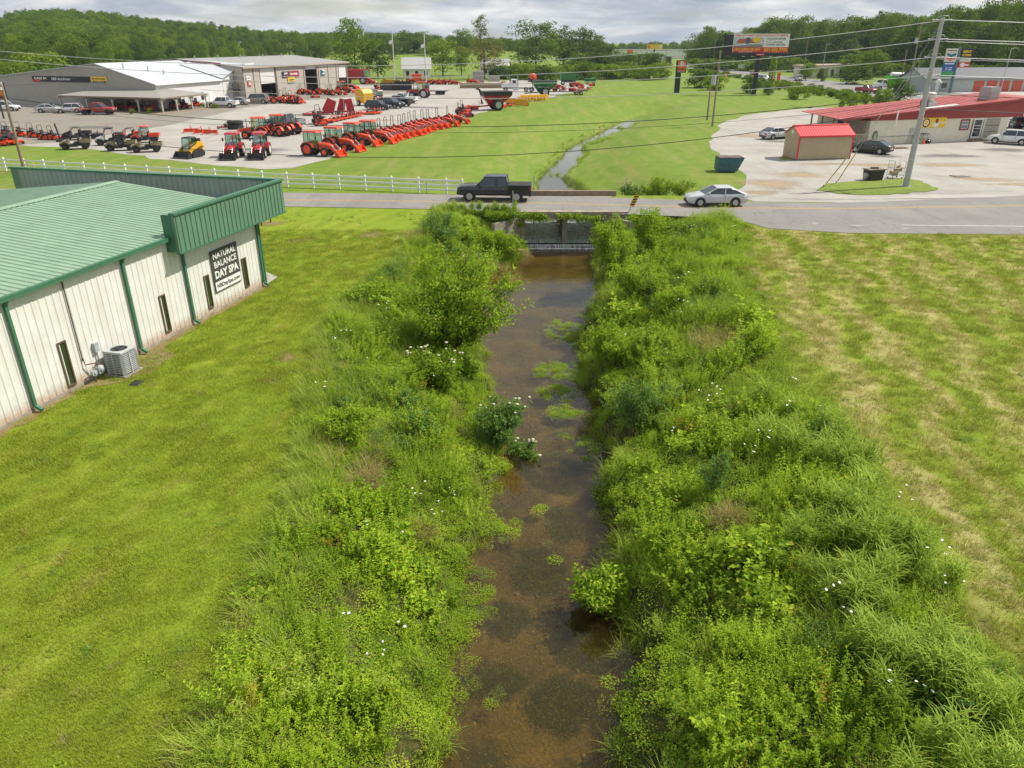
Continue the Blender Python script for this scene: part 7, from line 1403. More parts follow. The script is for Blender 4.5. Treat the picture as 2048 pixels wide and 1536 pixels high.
x, y = G(1136, 170); t = thing('seed_drill', 'green seed drill with hopper at the far grass edge', 'seed drill', (x, y, .02), .1); MB().loft([[(-2.0, -.5, 1.3), (2.0, -.5, 1.3), (2.0, .5, 1.3), (-2.0, .5, 1.3)], [(-2.5, -1.0, 3.1), (2.5, -1.0, 3.1), (2.5, 1.0, 3.1), (-2.5, 1.0, 3.1)]], False).b2((-2.55, -1.05, 3.1), (2.55, 1.05, 3.3)).build('hopper', GR, t); MB().b2((-2.0, -.3, .7), (2.0, .3, 1.3)).build('frame', BK, t); MB().tube([(2.4, 0, 1.2), (4.0, .5, 2.6)], .2).build('auger', GR, t); MB().tube([(-2.2, 0, 1.2), (-3.0, .2, 2.4)], .12).build('marker_arm', GR, t)
for s in (-1, 1): wheel(t, (s * 1.6, -.4, .6), .6, .4, RIM)
x, y = G(1065, 164); t = thing('hose_reel', 'large orange round reel standing behind the green grain cart', 'reel', (x, y, .02), .3); MB().lathe([(.2, -.4), (1.15, -.4), (1.15, -.25), (.5, -.2), (.5, .2), (1.15, .25), (1.15, .4), (.2, .4)], 'y', (0, 0, 1.35), 22).build('drum', ORH, t); MB().b2((-1.2, -.6, 0), (1.2, .6, .35)).box((0, -.5, .7), (.2, .1, 1.4)).box((0, .5, .7), (.2, .1, 1.4)).build('stand', BK, t)
for (px, py), L, lb in (((1025, 165), 4.5, 'dark red raking machine by the far grass edge'), ((1005, 168), 2.0, 'small red tool beside the dark red raking machine'), ((1182, 172), 3.0, 'orange implements group at the far right of the yard'), ((1160, 178), 2.2, 'orange cutter right of the green seed drill'), ((1148, 183), 2.2, 'orange cutter just behind the low trailer'), ((1175, 180), 1.8, 'orange implement at the tip of the gravel')): 
    implement('tiller' if px in (1025, 1160, 1182) else 'rotary_cutter', lb, (*G(px, py), .02), .2, 'far implements', L, 1.6, DKR if px < 1030 else ORH)
x, y = G(1025, 164); 
t = thing('round_bale_feeder', 'small green machine at the far right end of the yard', 'implement', (*G(1180, 168), .02), 0); MB().b2((-1.6, -.7, .5), (1.6, .7, 1.5)).build('hopper', GR, t)
for s in (-1, 1): wheel(t, (s * .9, -.7, .4), .4, .25, RIM)
# containers and stacks at the far side
for (px, py), sz, col, lb in (((783, 180), (4.8, 2.4, 2.3), YE, 'yellow steel waste container beside the white pole'), ((773, 181), (3.2, 2.0, 1.7), K['dgrey'], 'dark open skip in front of the yellow container'), ((806, 181), (4.2, 2.2, 2.1), BK, 'black container right of the yellow one')):
    x, y = G(px, py); t = thing('waste_container', lb, 'container', (x, y + 1, .02), 0, 'waste containers'); w, d, h = sz; MB().b2((-w / 2, -d / 2, .1), (w / 2, -d / 2 + .1, h)).b2((-w / 2, d / 2 - .1, .1), (w / 2, d / 2, h)).b2((-w / 2, -d / 2 + .101, .1), (-w / 2 + .1, d / 2 - .101, h)).b2((w / 2 - .1, -d / 2 + .101, .1), (w / 2, d / 2 - .101, h)).b2((-w / 2 + .101, -d / 2 + .101, .1), (w / 2 - .101, d / 2 - .101, .2)).build('body', col, t)
    mb = MB()
    for k in range(6): xx = -w / 2 + .2 + k * (w - .4) / 5; mb.b2((xx - .05, -d / 2 - .08, .1), (xx + .05, -d / 2 - .001, h - .1))
    mb.build('side_rib', col, t); MB().b2((-w / 2 - .06, -d / 2 - .1, h), (w / 2 + .06, -d / 2 + .12, h + .1)).build('rim', col, t)
x, y = G(768, 163); t = thing('gravity_wagon', 'orange hopper wagon at the far side of the yard', 'wagon', (*G(834, 168), .02), .1); MB().loft([[(-.8, -.6, .9), (.8, -.6, .9), (.8, .6, .9), (-.8, .6, .9)], [(-1.6, -1.2, 2.7), (1.6, -1.2, 2.7), (1.6, 1.2, 2.7), (-1.6, 1.2, 2.7)]], False).build('hopper', ORH, t); MB().b2((-1.5, -.7, .5), (1.5, .7, .7)).build('chassis', BK, t)
for xx in (-1.2, 1.2):
    for s in (-1, 1): wheel(t, (xx, s * .8, .4), .4, .25, OR)
t = thing('flatbed_trailer', 'black flatbed equipment with a raised box behind the red tractor', 'trailer', (*G(870, 189), .02), -.2); MB().b2((-3, -1.1, .7), (3, 1.1, .85)).build('deck', BK, t); MB().b2((-2.8, -.9, .86), (-1.6, .9, 2.4)).build('tool_box', BK, t)
for xx in (.8, 1.8):
    for s in (-1, 1): wheel(t, (xx, s * 1.0, .4), .4, .25, RIMD)
t = thing('compact_loader', 'blue compact tractor between the far containers', 'tractor', (*G(797, 168), .02), .4); MB().b2((-.3, -.3, .6), (1.4, .3, 1.2)).build('hood', pm('tractor_blue', (.03, .14, .4), .4), t); MB().tube([(-.6, -.5, .7), (-.6, -.5, 2.3), (-.6, .5, 2.3), (-.6, .5, .7)], .05, 5).build('roll_bar', BK, t)
for s in (-1, 1): wheel(t, (-.6, s * .7, .6), .6, .35, RIM, tread=True); wheel(t, (1.0, s * .6, .4), .4, .25, RIM, tread=True)
gb = pm('grey_block', (.34, .33, .31), .9, .2, 3)
x, y = G(957, 166); t = thing('block_stack', 'tall stack of grey concrete blocks beside the brown tree', 'stack', (x, y, .02), .05)
for k in range(6): MB().b2((-1.7, -.8, k * .55 + .02), (1.7, .8, k * .55 + .52)).build('block_layer', gb, t)
x, y = G(988, 163); t = thing('crate_stack', 'low stack of pale crates right of the block stack', 'stack', (x, y, .02), .05)
for k in range(2): MB().b2((-1.8, -.8, k * .85 + .02), (1.8, .8, k * .85 + .8)).build('crate_layer', pm('pale_crate', (.42, .39, .33), .9, .2, 3), t)
x, y = G(975, 176); t = thing('timber_pile', 'long low pile of brown timber at the far side of the gravel', 'timber', (x, y, .02), .02)
for k in range(3): MB().b2((-7.4 + .1 * k, -1.0, .05 + k * .4), (7.4 - .25 * k, 1.0, .05 + k * .4 + .37)).build('timber_layer', pm('brown_timber', (.30, .22, .14), .9, .35, 4), t)

for (px, py), rz, lb, k in (((622, 189), .3, 'orange mower just left of the second roller door', 0), ((660, 190), -.2, 'orange mower in the line right of the middle roller door', 0), ((672, 191), .5, 'orange machine at the end of the line right of the middle door', 1), ((600, 208), .9, 'orange mower at the front of the cluster by the first roller door', 0), ((545, 205), .2, 'orange mower just right of the tan suv', 0), ((580, 201), .8, 'orange tractor at the back of the cluster by the first door', 1), ((630, 196), .1, 'orange mower before the second roller door', 0), ((700, 178), -.4, 'orange machine beside the end of the workshop', 1), ((741, 170), .2, 'orange machine near the combine harvester', 1), ((757, 178), .4, 'small orange machine left of the yellow container', 0), ((822, 166), .1, 'orange machine left of the hopper wagon', 1), ((846, 167), .1, 'orange machine just right of the second white pole', 1), ((895, 169), -.2, 'orange loader between two others in the far line', 1), ((930, 226), .5, 'orange mower amid the group by the red grain cart', 0), ((924, 232), .2, 'orange mower at the grass edge near the red disc harrow', 0), ((1110, 178), .3, 'orange machine left of the green seed drill', 1), ((1150, 174), .4, 'orange machine just right of the seed drill', 1), ((640, 252), .3, 'second orange ride-on mower close to the lone one', 0), ((1000, 217), .8, 'orange machine beside the red grain cart wheel', 0), ((28, 289), -.2, 'orange mower in front of the row next to the wooden pole', 0), ((8, 291), -.1, 'orange mower nearest the grass at the left edge', 0)):
    copy_tree(TR if k else mw, (*G(px, py), .03), rz, lb, 'orange machines scattered in the yard', None if k else 1.2)
# ================================================================== shrubs on the banks
def stems_and_leaves(seed, W, H, n_stem, n_leaf, ll, lw, arch=.6, zfill=.25):
    """several arching stems carrying leaves in sprays: returns leaf arrays and stem tubes"""
    r = np.random.default_rng(seed); tubes = []; P = []; D = []
    for s in range(n_stem):
        a = 6.2832 * s / n_stem + r.normal() * .4; reach = W / 2 * r.uniform(.25, 1.0); hh = H * (1 - .45 * (reach / (W / 2)) ** 2) * r.uniform(.75, 1.05)
        pts = [np.array([math.cos(a) * reach * t ** (1 + arch) + r.normal() * .03, math.sin(a) * reach * t ** (1 + arch) + r.normal() * .03, hh * (t - .12 * t * t) / .88]) for t in np.linspace(0, 1, 6)]
        tubes.append([tuple(p) for p in pts]); m = n_leaf // n_stem
        nsp = max(4, m // 22)
        for q in range(nsp):
            t = zfill + (1 - zfill) * r.random() ** .7; k = min(4, int(t * 5)); f = t * 5 - k; base = pts[k] * (1 - f) + pts[k + 1] * f
            az = a + r.normal() * 1.3; sl = W * r.uniform(.08, .2) * (1.2 - .6 * t); tip = base + np.array([math.cos(az) * sl, math.sin(az) * sl, sl * r.uniform(-.1, .7)])
            tubes.append([tuple(base), tuple(tip)])
            for j in range(m // nsp):
                u = r.random() ** .6; p = base * (1 - u) + tip * u + r.normal(size=3) * ll * .7; d = (tip - base) / (np.linalg.norm(tip - base) + 1e-6) * .6 + r.normal(size=3) * .7
                d[2] -= .25; P.append(p); D.append(d)
    P = np.array(P); D = np.array(D); n = len(P); N = np.tile([0, 0, 1.], (n, 1)) + r.normal(size=(n, 3)) * .45
    return P, D, N, tubes, r
def shrub(label, loc, W, H, mat, seed, n_stem=14, n_leaf=3600, ll=.13, lw=.07, umbel=0, name='shrub', cat='shrub', arch=.6, g=None, lean=None):
    t = thing(name, label, cat, loc, 0, g); P, D, N, tubes, r = stems_and_leaves(seed, W, H, n_stem, n_leaf, ll, lw, arch); n = len(P)
    if lean: P[:, 0] += lean * (P[:, 2] / H) ** 1.5
    o = bpy.data.objects.new('foliage', leaf_mesh('foliage', P, D, N, ll * r.uniform(.6, 1.35, n), lw * r.uniform(.7, 1.3, n), mat, r)); link(o, t)
    mb = MB()
    for i, tb in enumerate(tubes):
        if lean: tb = [(p[0] + lean * (max(p[2], 0) / H) ** 1.5, p[1], p[2]) for p in tb]
        big = len(tb) > 2; mb.tube(tb, .03 * H / 3 + .008 if big else .008, 5 if big else 3, .008 if big else .004)
    mb.build('stems', M_twig, t)
    for k in range(umbel):
        i = int(np.argsort(-(P[:, 2] + r.random(n) * H * .6 + np.abs(P[:, 0]) * .4))[k * 9 % n]); q = P[i]; R = r.uniform(.05, .085); m = MB()
        m.lathe([(.004, -.03), (R * .7, -.01), (R, .01), (R * .6, .035), (.004, .045)], 'z', (q[0], q[1], q[2] + .10), 10); m.build('flower_head', M_umbel, t)
    return t
def bp(px, py, z): x, y = G(px, py, z); return (x, y, hz(x, y) - .05)
S = [('big light-green leaning shrub on the left bank over the pool', 905, 720, -2.0, 6.3, 5.4, L_shrub, 38, 15000, .16, .085, 0, .9), ('dark elderberry shrub with cream flower heads at the left water edge', 995, 885, -2.3, 2.5, 2.3, L_blue, 14, 4200, .15, .05, 16, .3),
     ('low shrub with cream flower heads behind the elderberry at the water', 1045, 900, -2.4, 1.3, 1.1, L_blue, 10, 1500, .13, .045, 9, .2), ('elderberry shrub with scattered cream flower heads beside the big leaning shrub', 880, 790, -1.8, 3.0, 1.9, L_weed, 16, 3600, .14, .06, 22, 0),
     ('vine-covered shrub crowding the left wingwall of the culvert', 1012, 470, -.8, 3.0, 1.7, L_weed, 16, 4200, .14, .075, 0, 0), ('leafy shrub below the cane grass at the left of the culvert', 985, 495, -1.6, 2.6, 1.5, L_shrub, 14, 3000, .14, .07, 0, 0), ('dark fern-like shrub on the left bank below the cane grass', 880, 515, -1.4, 2.8, 2.0, L_blue, 14, 3000, .17, .05, 0, 0), ('shrub with four cream flower heads at the pool corner', 935, 560, -1.9, 2.3, 1.7, L_weed, 12, 2600, .14, .06, 6, 0),
     ('bright lime shrub right of the culvert mouth over the water', 1225, 565, -2.1, 3.3, 3.7, L_lime, 22, 6500, .17, .08, 0, -.5), ('green shrub just behind the lime shrub by the road edge', 1290, 520, -1.2, 3.2, 3.1, L_shrub, 20, 4800, .16, .08, 0, 0),
     ('rounded dark shrub on the right bank facing the pool', 1268, 640, -1.8, 3.6, 2.6, L_shrub, 22, 5600, .14, .07, 0, 0), ('yellow-green sapling shrub on the right bank by the weed rafts', 1215, 750, -2.0, 2.5, 2.1, L_lime, 14, 3300, .14, .06, 0, -.2),
     ('slender sapling with pale leaves on the right bank behind the dark shrub', 1345, 660, -1.2, 1.7, 2.0, L_lime, 9, 1700, .14, .07, 0, 0), ('bluish shrub drooping over the right water edge', 1262, 890, -2.0, 1.9, 2.3, L_blue, 13, 3000, .13, .05, 0, 0),
     ('green bush in the middle of the right bank near the mown field', 1515, 735, -.5, 1.7, 1.5, L_weed, 12, 2200, .13, .06, 0, 0), ('small dark blue-green bush standing alone on the right bank', 1425, 1000, -.9, 1.15, 1.35, L_blue, 11, 2400, .085, .03, 0, 0),
     ('leafy shrub hanging over the water nearest the camera on the right bank', 1225, 1195, -2.2, 2.0, 1.6, L_shrub, 18, 4600, .12, .075, 0, -.45), ('bright green leafy bush just behind the overhanging shrub', 1320, 1130, -1.4, 1.4, 1.2, L_lime, 12, 2000, .12, .06, 0, 0),
     ('young yellow-tipped sapling on the near right bank', 1520, 1150, -.8, .95, 1.15, L_lime, 8, 1100, .10, .055, 0, 0), ('low leafy bramble at the bottom of the near left bank', 760, 1400, -1.2, 1.5, .9, L_weed, 12, 1900, .10, .06, 0, 0), ('leafy bramble in the middle of the near left bank', 700, 905, -.8, 2.2, 1.3, L_weed, 14, 2600, .12, .06, 0, 0)]
for i, (lb, px, py, z, w_, h_, mt, ns, nl, ll, lw, um, ln) in enumerate(S): shrub(lb, bp(px, py, z), w_, h_, mt, 200 + i, ns, nl, ll, lw, um, lean=ln)
for i, (lb, px, py, w_, h_, mt, nl, um) in enumerate((('olive bush on the far road edge by the bridge kerb', 1265, 388, 2.8, 2.0, L_dark, 2200, 0), ('taller green bush on the far road edge behind the bridge kerb', 1322, 388, 2.0, 2.2, L_lime, 1900, 0), ('low bush with pale blossoms between bridge and silver sedan', 1362, 390, 2.6, 1.4, L_weed, 1500, 8), ('low green bush left of the olive bush at the stream', 1305, 384, 1.6, 1.2, L_weed, 1100, 0))):
    x, y = G(px, py); shrub(lb, (x, y + .6, hz(x, y + .6) - .1), w_, h_, mt, 260 + i, 12, nl, .16, .07, um)
shrub('low vine-covered mound against the left end of the culvert headwall', (-.7, 54.5, -.6), 3.0, 1.15, L_weed, 290, 14, 3600, .13, .075)
# ivy on the headwall
r1 = np.random.default_rng(33); P = []
for x0, x1, zz, n in ((.6, 2.3, .05, 420), (1.6, 2.7, -.15, 300), (3.3, 5.2, .0, 380), (4.7, 6.6, -.2, 520), (-.5, .9, -.6, 260)):
    n = int(n * .6); xx = r1.uniform(x0, x1, n); P.append(np.stack([xx, 55.0 - np.abs(r1.normal(size=n)) * .12, zz + .12 - np.abs(r1.normal(size=n)) * .28], 1))
P = np.concatenate(P); n = len(P); iv = bpy.data.objects.new('ivy', leaf_mesh('ivy', P, np.stack([r1.normal(size=n) * .5, -.5 + r1.normal(size=n) * .3, r1.normal(size=n) * .5 - .4], 1), np.tile([0, -.7, .6], (n, 1)) + r1.normal(size=(n, 3)) * .4, r1.uniform(.10, .18, n), r1.uniform(.08, .14, n), L_weed, r1)); link(iv); tag(iv, 'green ivy trailing over the concrete headwall of the culvert bridge', 'ivy', kind='stuff')
# dead branches by the weir
t = thing('dead_branch', 'tangle of bare brown twigs hanging at the left of the weir', 'branch', bp(1035, 500, -2.0)); mb = MB(); r = random.Random(5)
for k in range(26): a = r.uniform(-.9, .7); L_ = r.uniform(.5, 1.5); mb.tube([(0, 0, .7), (L_ * .5 * math.cos(a), L_ * .5 * math.sin(a) - .2, .65), (L_ * math.cos(a), L_ * math.sin(a) - .4, .1 + r.uniform(-.2, .2))], .012, 4, .004)
mb.build('twigs', pm('dry_twig', (.34, .22, .12), .9, .2), t)

# ================================================================== trees
def crown_mesh(name, seed, H, W, mat, kind='round', n_cl=46, per=34, ls=.55, z0=.18, gap=.0, cr=.17):
    r = np.random.default_rng(seed); C_ = []
    while len(C_) < n_cl:
        u = unit(1, r)[0] * r.random() ** .28; z = z0 + (1 - z0) * (u[2] * .5 + .5)
        hgt = (z - z0) / (1 - z0)
        prof = {'round': math.sin(math.pi * min(1, max(.02, .12 + .80 * hgt))) ** .6, 'oval': math.sin(math.pi * min(1, .1 + .82 * hgt)) ** .8 * .85, 'cone': (1.04 - hgt) * .95, 'tall': math.sin(math.pi * min(1, .15 + .75 * hgt)) ** .5 * .75}[kind]
        lump = 1 + .22 * math.sin(3 * math.atan2(u[1], u[0]) + seed + 4 * z)
        if r.random() < gap: continue
        C_.append((u[0] * prof * W / 2 * lump / max(.35, math.sqrt(max(.05, 1 - u[2] ** 2))) * .8, u[1] * prof * W / 2 * lump / max(.35, math.sqrt(max(.05, 1 - u[2] ** 2))) * .8, z * H))
    C_ = np.array(C_); rad = W * cr * r.uniform(.6, 1.25, n_cl); idx = np.repeat(np.arange(n_cl), per); n = len(idx)
    o = unit(n, r); o[:, 2] = np.abs(o[:, 2]) * np.where(r.random(n) < .8, 1, -1); k = r.random(n) ** .35
    P = C_[idx] + o * (rad[idx] * k)[:, None] * np.array([1, 1, .72]); N = o * .8 + r.normal(size=(n, 3)) * .5 + np.array([0, 0, .35])
    D = np.cross(N, unit(n, r)); D[:, 2] -= .25
    v = np.clip(.5 * r.random(n) + .5 * r.random(n_cl)[idx], 0, 1)
    ve, f = leaves(P, D, N, ls * r.uniform(.6, 1.4, n), ls * .75 * r.uniform(.7, 1.2, n), .18)
    return np_mesh(name, ve, f, mat, fattr={'v': v}), C_
def trunk_mb(C_, H, r0_, z0=.5, nl=9, seed=1):
    mb = MB(); mb.tube([(0, 0, -.5), (.05, 0, H * .2), (0, .06, H * .45), (0, 0, H * .72)], r0_, 8, r0_ * .3)
    for i in random.Random(seed).sample(range(len(C_)), min(nl, len(C_))):
        c = C_[i]; zb = min(c[2] * .6, H * .6); mb.tube([(0, 0, zb), (c[0] * .5, c[1] * .5, (zb + c[2]) / 2 + .3), tuple(c)], r0_ * .35, 5, r0_ * .08)
    return mb
F_oak = leafmat('oak_leaf', (.035, .085, .012), (.130, .215, .025), .75, .45, .25, yel=.03, pscale=.05); F_mid = leafmat('maple_leaf', (.045, .105, .012), (.180, .280, .028), .7, .45, .3, yel=.04, pscale=.05)
F_bright = leafmat('bright_tree_leaf', (.085, .160, .012), (.270, .370, .030), .3, .45, .35, yel=.05, pscale=.08); F_brown = leafmat('brownish_leaf', (.095, .095, .022), (.260, .225, .050), .3, .5, .25, yel=.10, yellow=(.25, .15, .05), pscale=.08); F_far = leafmat('far_leaf', (.022, .055, .018), (.080, .145, .032), .45, .45, .2, yel=.02, pscale=.03)
TK = {}
def tree_kind(key, H, W, mat, kind, seed, n_cl, per, ls, z0, gap=0, cr=.17, tr=.3):
    me, C_ = crown_mesh('crown', seed, H, W, mat, kind, n_cl, per, ls, z0, gap, cr); TK[key] = (me, trunk_mb(C_, H, tr, seed=seed).mesh('trunk', M_bark), H, W)
tree_kind('big', 18, 15, F_mid, 'round', 301, 80, 44, .62, .12); tree_kind('oak', 18, 15, F_oak, 'round', 302, 76, 44, .62, .12); tree_kind('oval', 18, 11, F_oak, 'oval', 303, 64, 40, .58, .10); tree_kind('bright', 15, 12, F_bright, 'oval', 304, 64, 42, .55, .14)
tree_kind('brown', 17, 17, F_brown, 'round', 305, 70, 36, .55, .24, .1, .13, .45); tree_kind('sparse', 20, 10, F_brown, 'tall', 306, 26, 30, .5, .55, .2, .16, .3); tree_kind('cone', 15, 8, F_mid, 'cone', 307, 54, 36, .5, .08); tree_kind('bush', 5, 6, F_bright, 'round', 308, 36, 40, .42, .02, 0, .2, .12); tree_kind('dkbush', 5, 6, F_oak, 'round', 309, 36, 40, .42, .02, 0, .2, .12); tree_kind('tall', 20, 11, F_mid, 'tall', 310, 66, 40, .6, .12); tree_kind('young', 7, 4.5, F_bright, 'oval', 311, 34, 36, .38, .08, 0, .18, .1)
def tree(kind, label, loc, h, w=None, g=None, cat='tree', name=None):
    me, tm, H, W_ = TK[kind]; t = thing(name or ('bush' if 'bush' in kind else 'tree'), label, 'bush' if 'bush' in kind else cat, loc, random.uniform(0, 6.28), g)
    t.scale = ((w or W_ * h / H) / W_,) * 2 + (h / H,)
    for nm, m_ in (('crown', me), ('trunk', tm)): link(bpy.data.objects.new(nm, m_), t)
    return t
def zt_at(py, D): return EYE + D * (80 - py) / 1800
def ptree(kind, label, px, ytop, D, wpx, g=None, name=None, base=None):
    x = HY(px, 100, D)[0]; z0_ = hz(x, D) if base is None else base; h = max(2.0, zt_at(ytop, D) - z0_); return tree(kind, label, (x, D, z0_ - .2), h * 1.03, wpx * D / 1632 * 1.08, g, name=name)
for a in [('big', 'large full green tree behind the right end of the workshop', 708, 42, 262, 96), ('oak', 'lower dark tree leaning right beside the large tree behind the workshop', 752, 74, 268, 70), ('bright', 'fresh green tree right of the white cottage', 884, 78, 285, 82), ('bright', 'smaller fresh green tree between the cottage tree and the brown tree', 922, 92, 290, 46),
          ('brown', 'wide brown-green tree with visible trunk behind the block stack', 968, 78, 262, 104), ('sparse', 'tall thin-crowned tree rising above the brown tree', 962, 30, 330, 46), ('oak', 'dark dome-shaped tree above the bushes right of the brown tree', 1072, 42, 325, 118), ('oval', 'dark tree standing just right of the dome-shaped tree', 1128, 52, 335, 80), ('oak', 'dark broad tree at the right shoulder of the dark grove', 1165, 56, 340, 84), ('cone', 'pointed green tree at the right end of the dark grove', 1198, 68, 345, 50), ('oak', 'low dark tree at the foot of the dark grove', 1215, 88, 320, 62),
          ('oak', 'round dark tree just left of the tall thin-crowned tree', 925, 58, 430, 56), ('oak', 'dark tree line tree above the white cottage', 828, 62, 470, 90), ('oak', 'dark tree left of the first white pole', 770, 66, 460, 60), ('oval', 'dark tree between the two white poles far behind', 808, 60, 480, 50),
          ('oak', 'dark tree filling the gap in the wood above the workshop roof', 578, 60, 420, 70), ('big', 'green tree in the wood above the right half of the workshop roof', 640, 66, 400, 60), ('bush', 'yellow-green flowering tree behind the left end of the grey building', 72, 104, 230, 100), ('bush', 'bright yellow-green bush at the left edge behind the grey building', 10, 122, 215, 60), ('young', 'bright green young tree in front of the dark roadside wood', 1712, 96, 275, 62), ('bright', 'green tree right of the cream roadside office', 1745, 98, 262, 70), ('young', 'green tree in front of the left end of the roadside office', 1620, 116, 255, 36),
          ('dkbush', 'large dark shrub at the end of the roadside office lawn', 1722, 128, 232, 70), ('dkbush', 'small dark shrub on the lawn before the roadside office', 1652, 138, 248, 20), ('dkbush', 'dark bush wrapped round the foot of the billboard pole', 1512, 155, 192, 40), ('dkbush', 'dark roadside bush left of the billboard', 1410, 140, 215, 60), ('bush', 'light green roadside bush below the dark one left of the billboard', 1440, 150, 205, 50), ('dkbush', 'green bush beside the white roadside board', 1548, 168, 186, 22),
          ('bush', 'bushy shrub at the highway edge left of the store roof', 1610, 172, 172, 44), ('dkbush', 'dark shrub between store roof and utility truck', 1815, 160, 158, 58), ('young', 'narrow dark shrub below the utility truck', 1752, 178, 150, 13), ('bush', 'small green shrub left of the narrow dark shrub', 1725, 188, 150, 24), ('bush', 'small green shrub by the back edge of the red roof', 1705, 194, 148, 14), ('bush', 'leafy shrub just behind the red roof by the guy wire', 1785, 178, 152, 34)]: ptree(*a)
for i in range(16): ptree('bush' if i % 4 else 'dkbush', 'yellow-green bush in the hedge behind the mown field', 1000 + i * 21.5, 128 + random.uniform(-4, 5), 262 + random.uniform(-8, 14), 46 + random.uniform(-6, 14), 'bushes of the hedge behind the mown field')
for i in range(9): ptree('dkbush', 'dark bush of the second rank above the hedge behind the mown field', 1155 + i * 20, 110 + random.uniform(-4, 4), 320 + random.uniform(-10, 10), 48, 'dark bushes above the hedge')
# front rank of the wood across the highway: trees one can tell apart
rx = np.random.default_rng(5); yt = lambda px: np.interp(px, [1380, 1395, 1420, 1470, 1515, 1560, 1620, 1660, 1700, 1760, 1800, 1830, 1880, 1910, 1960, 2080], [70, 60, 50, 58, 44, 27, 38, 42, 32, 19, 30, 26, 16, 10, 0, -14])
for i in range(30):
    px = 1395 + i * 23.5; D = np.interp(px, [1390, 1700, 1850, 2080], [365, 330, 275, 250]) + rx.uniform(-12, 25)
    ptree(['oak', 'big', 'tall', 'oval'][i % 4], 'tall green tree in the front of the wood across the highway', px + rx.uniform(-8, 8), yt(px) + rx.uniform(-2, 16), D, rx.uniform(58, 92), 'trees at the front of the wood across the highway', 'tree', 0)
for i in range(14):
    px = 1400 + i * 50; D = np.interp(px, [1390, 1700, 1850, 2080], [345, 312, 258, 236]); ptree('dkbush' if i % 2 else 'bush', 'low undergrowth bush along the foot of the wood across the highway', px + rx.uniform(-14, 14), np.interp(px, [1390, 1700, 2080], [118, 118, 132]) + rx.uniform(-6, 8), D, rx.uniform(50, 74), 'bushes along the foot of the wood', base=0)
# woods that read as one mass
def wood(name, label, spec, n, seed):
    r = np.random.default_rng(seed); P = []; S_ = []; I = []
    ks = ['big', 'oak', 'oval', 'tall', 'bright']
    for _ in range(n):
        px = r.uniform(spec['px'][0], spec['px'][-1]); top = np.interp(px, spec['px'], spec['top']); df = np.interp(px, spec['px'], spec['near']); db = np.interp(px, spec['px'], spec['far'])
        f = r.random() ** spec.get('pow', 1); D = df + (db - df) * f; row = top + (1 - f) ** 1.2 * spec['drop'] * r.uniform(.6, 1.1) + (r.uniform(0, 7)); x = HY(px, 100, D)[0]; g0 = hz(x, D); h = np.clip(zt_at(row, D) - g0, 7, 24)
        if h <= 7.01 and r.random() < .6: continue
        k = int(r.choice(5, p=spec.get('p', [.27, .27, .2, .14, .12]))); P.append((x, D, g0 - .3)); S_.append(h / TK[ks[k]][2]); I.append(k)
    P = np.array(P); m = len(P); tag(scatter(name, [TK[k][0] for k in ks], P, np.stack([np.zeros(m), np.zeros(m), r.random(m) * 6.28], 1), np.array(S_), np.array(I)), label, 'wood')
wood('forest', 'dense green wood rising behind the dealership buildings', dict(px=[-90, 0, 60, 150, 300, 450, 600, 680], pow=.62, top=[38, 33, 15, 13, 30, 44, 60, 74], near=[225, 240, 255, 270, 300, 330, 360, 400], far=[520, 540, 540, 540, 560, 590, 620, 640], drop=78), 1500, 61)
wood('forest', 'far wooded skyline between the dealership and the highway', dict(px=[640, 760, 860, 1000, 1200, 1230, 1300, 1400], top=[80, 68, 66, 72, 76, 84, 80, 78], near=[430, 430, 450, 500, 600, 600, 600, 580], far=[640, 640, 660, 700, 800, 820, 800, 760], drop=20, p=[.2, .45, .2, .1, .05]), 1000, 62)
wood('forest', 'deep part of the green wood across the highway', dict(px=[1380, 1395, 1420, 1470, 1560, 1620, 1700, 1760, 1830, 1900, 1960, 2130], top=[72, 64, 54, 60, 32, 40, 36, 24, 28, 14, 4, -14], near=[380, 378, 375, 370, 360, 350, 345, 335, 310, 285, 275, 262], far=[470, 470, 470, 470, 470, 470, 460, 450, 430, 400, 390, 380], drop=45), 420, 63)
wood('forest', 'outer left end of the dense green wood', dict(px=[-520, -90], top=[45, 45], near=[240, 230], far=[420, 480], drop=60), 420, 64)
# rough verge between field and highway
P = spots(1500, 58, 78.5, 128, 330, lambda x, y: x > 78.5 - 9 * nz2(x * .1, y * .08) - 3, r0); n = len(P)
tag(scatter('verge_weeds', [TK['bush'][0], TK['dkbush'][0]], P, rotz(n, r0, .1), r0.uniform(.10, .30, n), (r0.random(n) < .2).astype(int)), 'rough yellow-green verge growth beside the highway', 'weeds')
for (px, py), nm in (((430, 217), 'first'), ((406, 214.5), 'second'), ((300, 227), 'third'), ((265, 228.5), 'fourth')): x, y = G(px, py); tree('bush', 'small round yellow-green shrub in the mulch bed by the porch, ' + nm + ' from the white pickup', (x, y, 0), .9, 1.0, 'shrubs in the mulch bed')
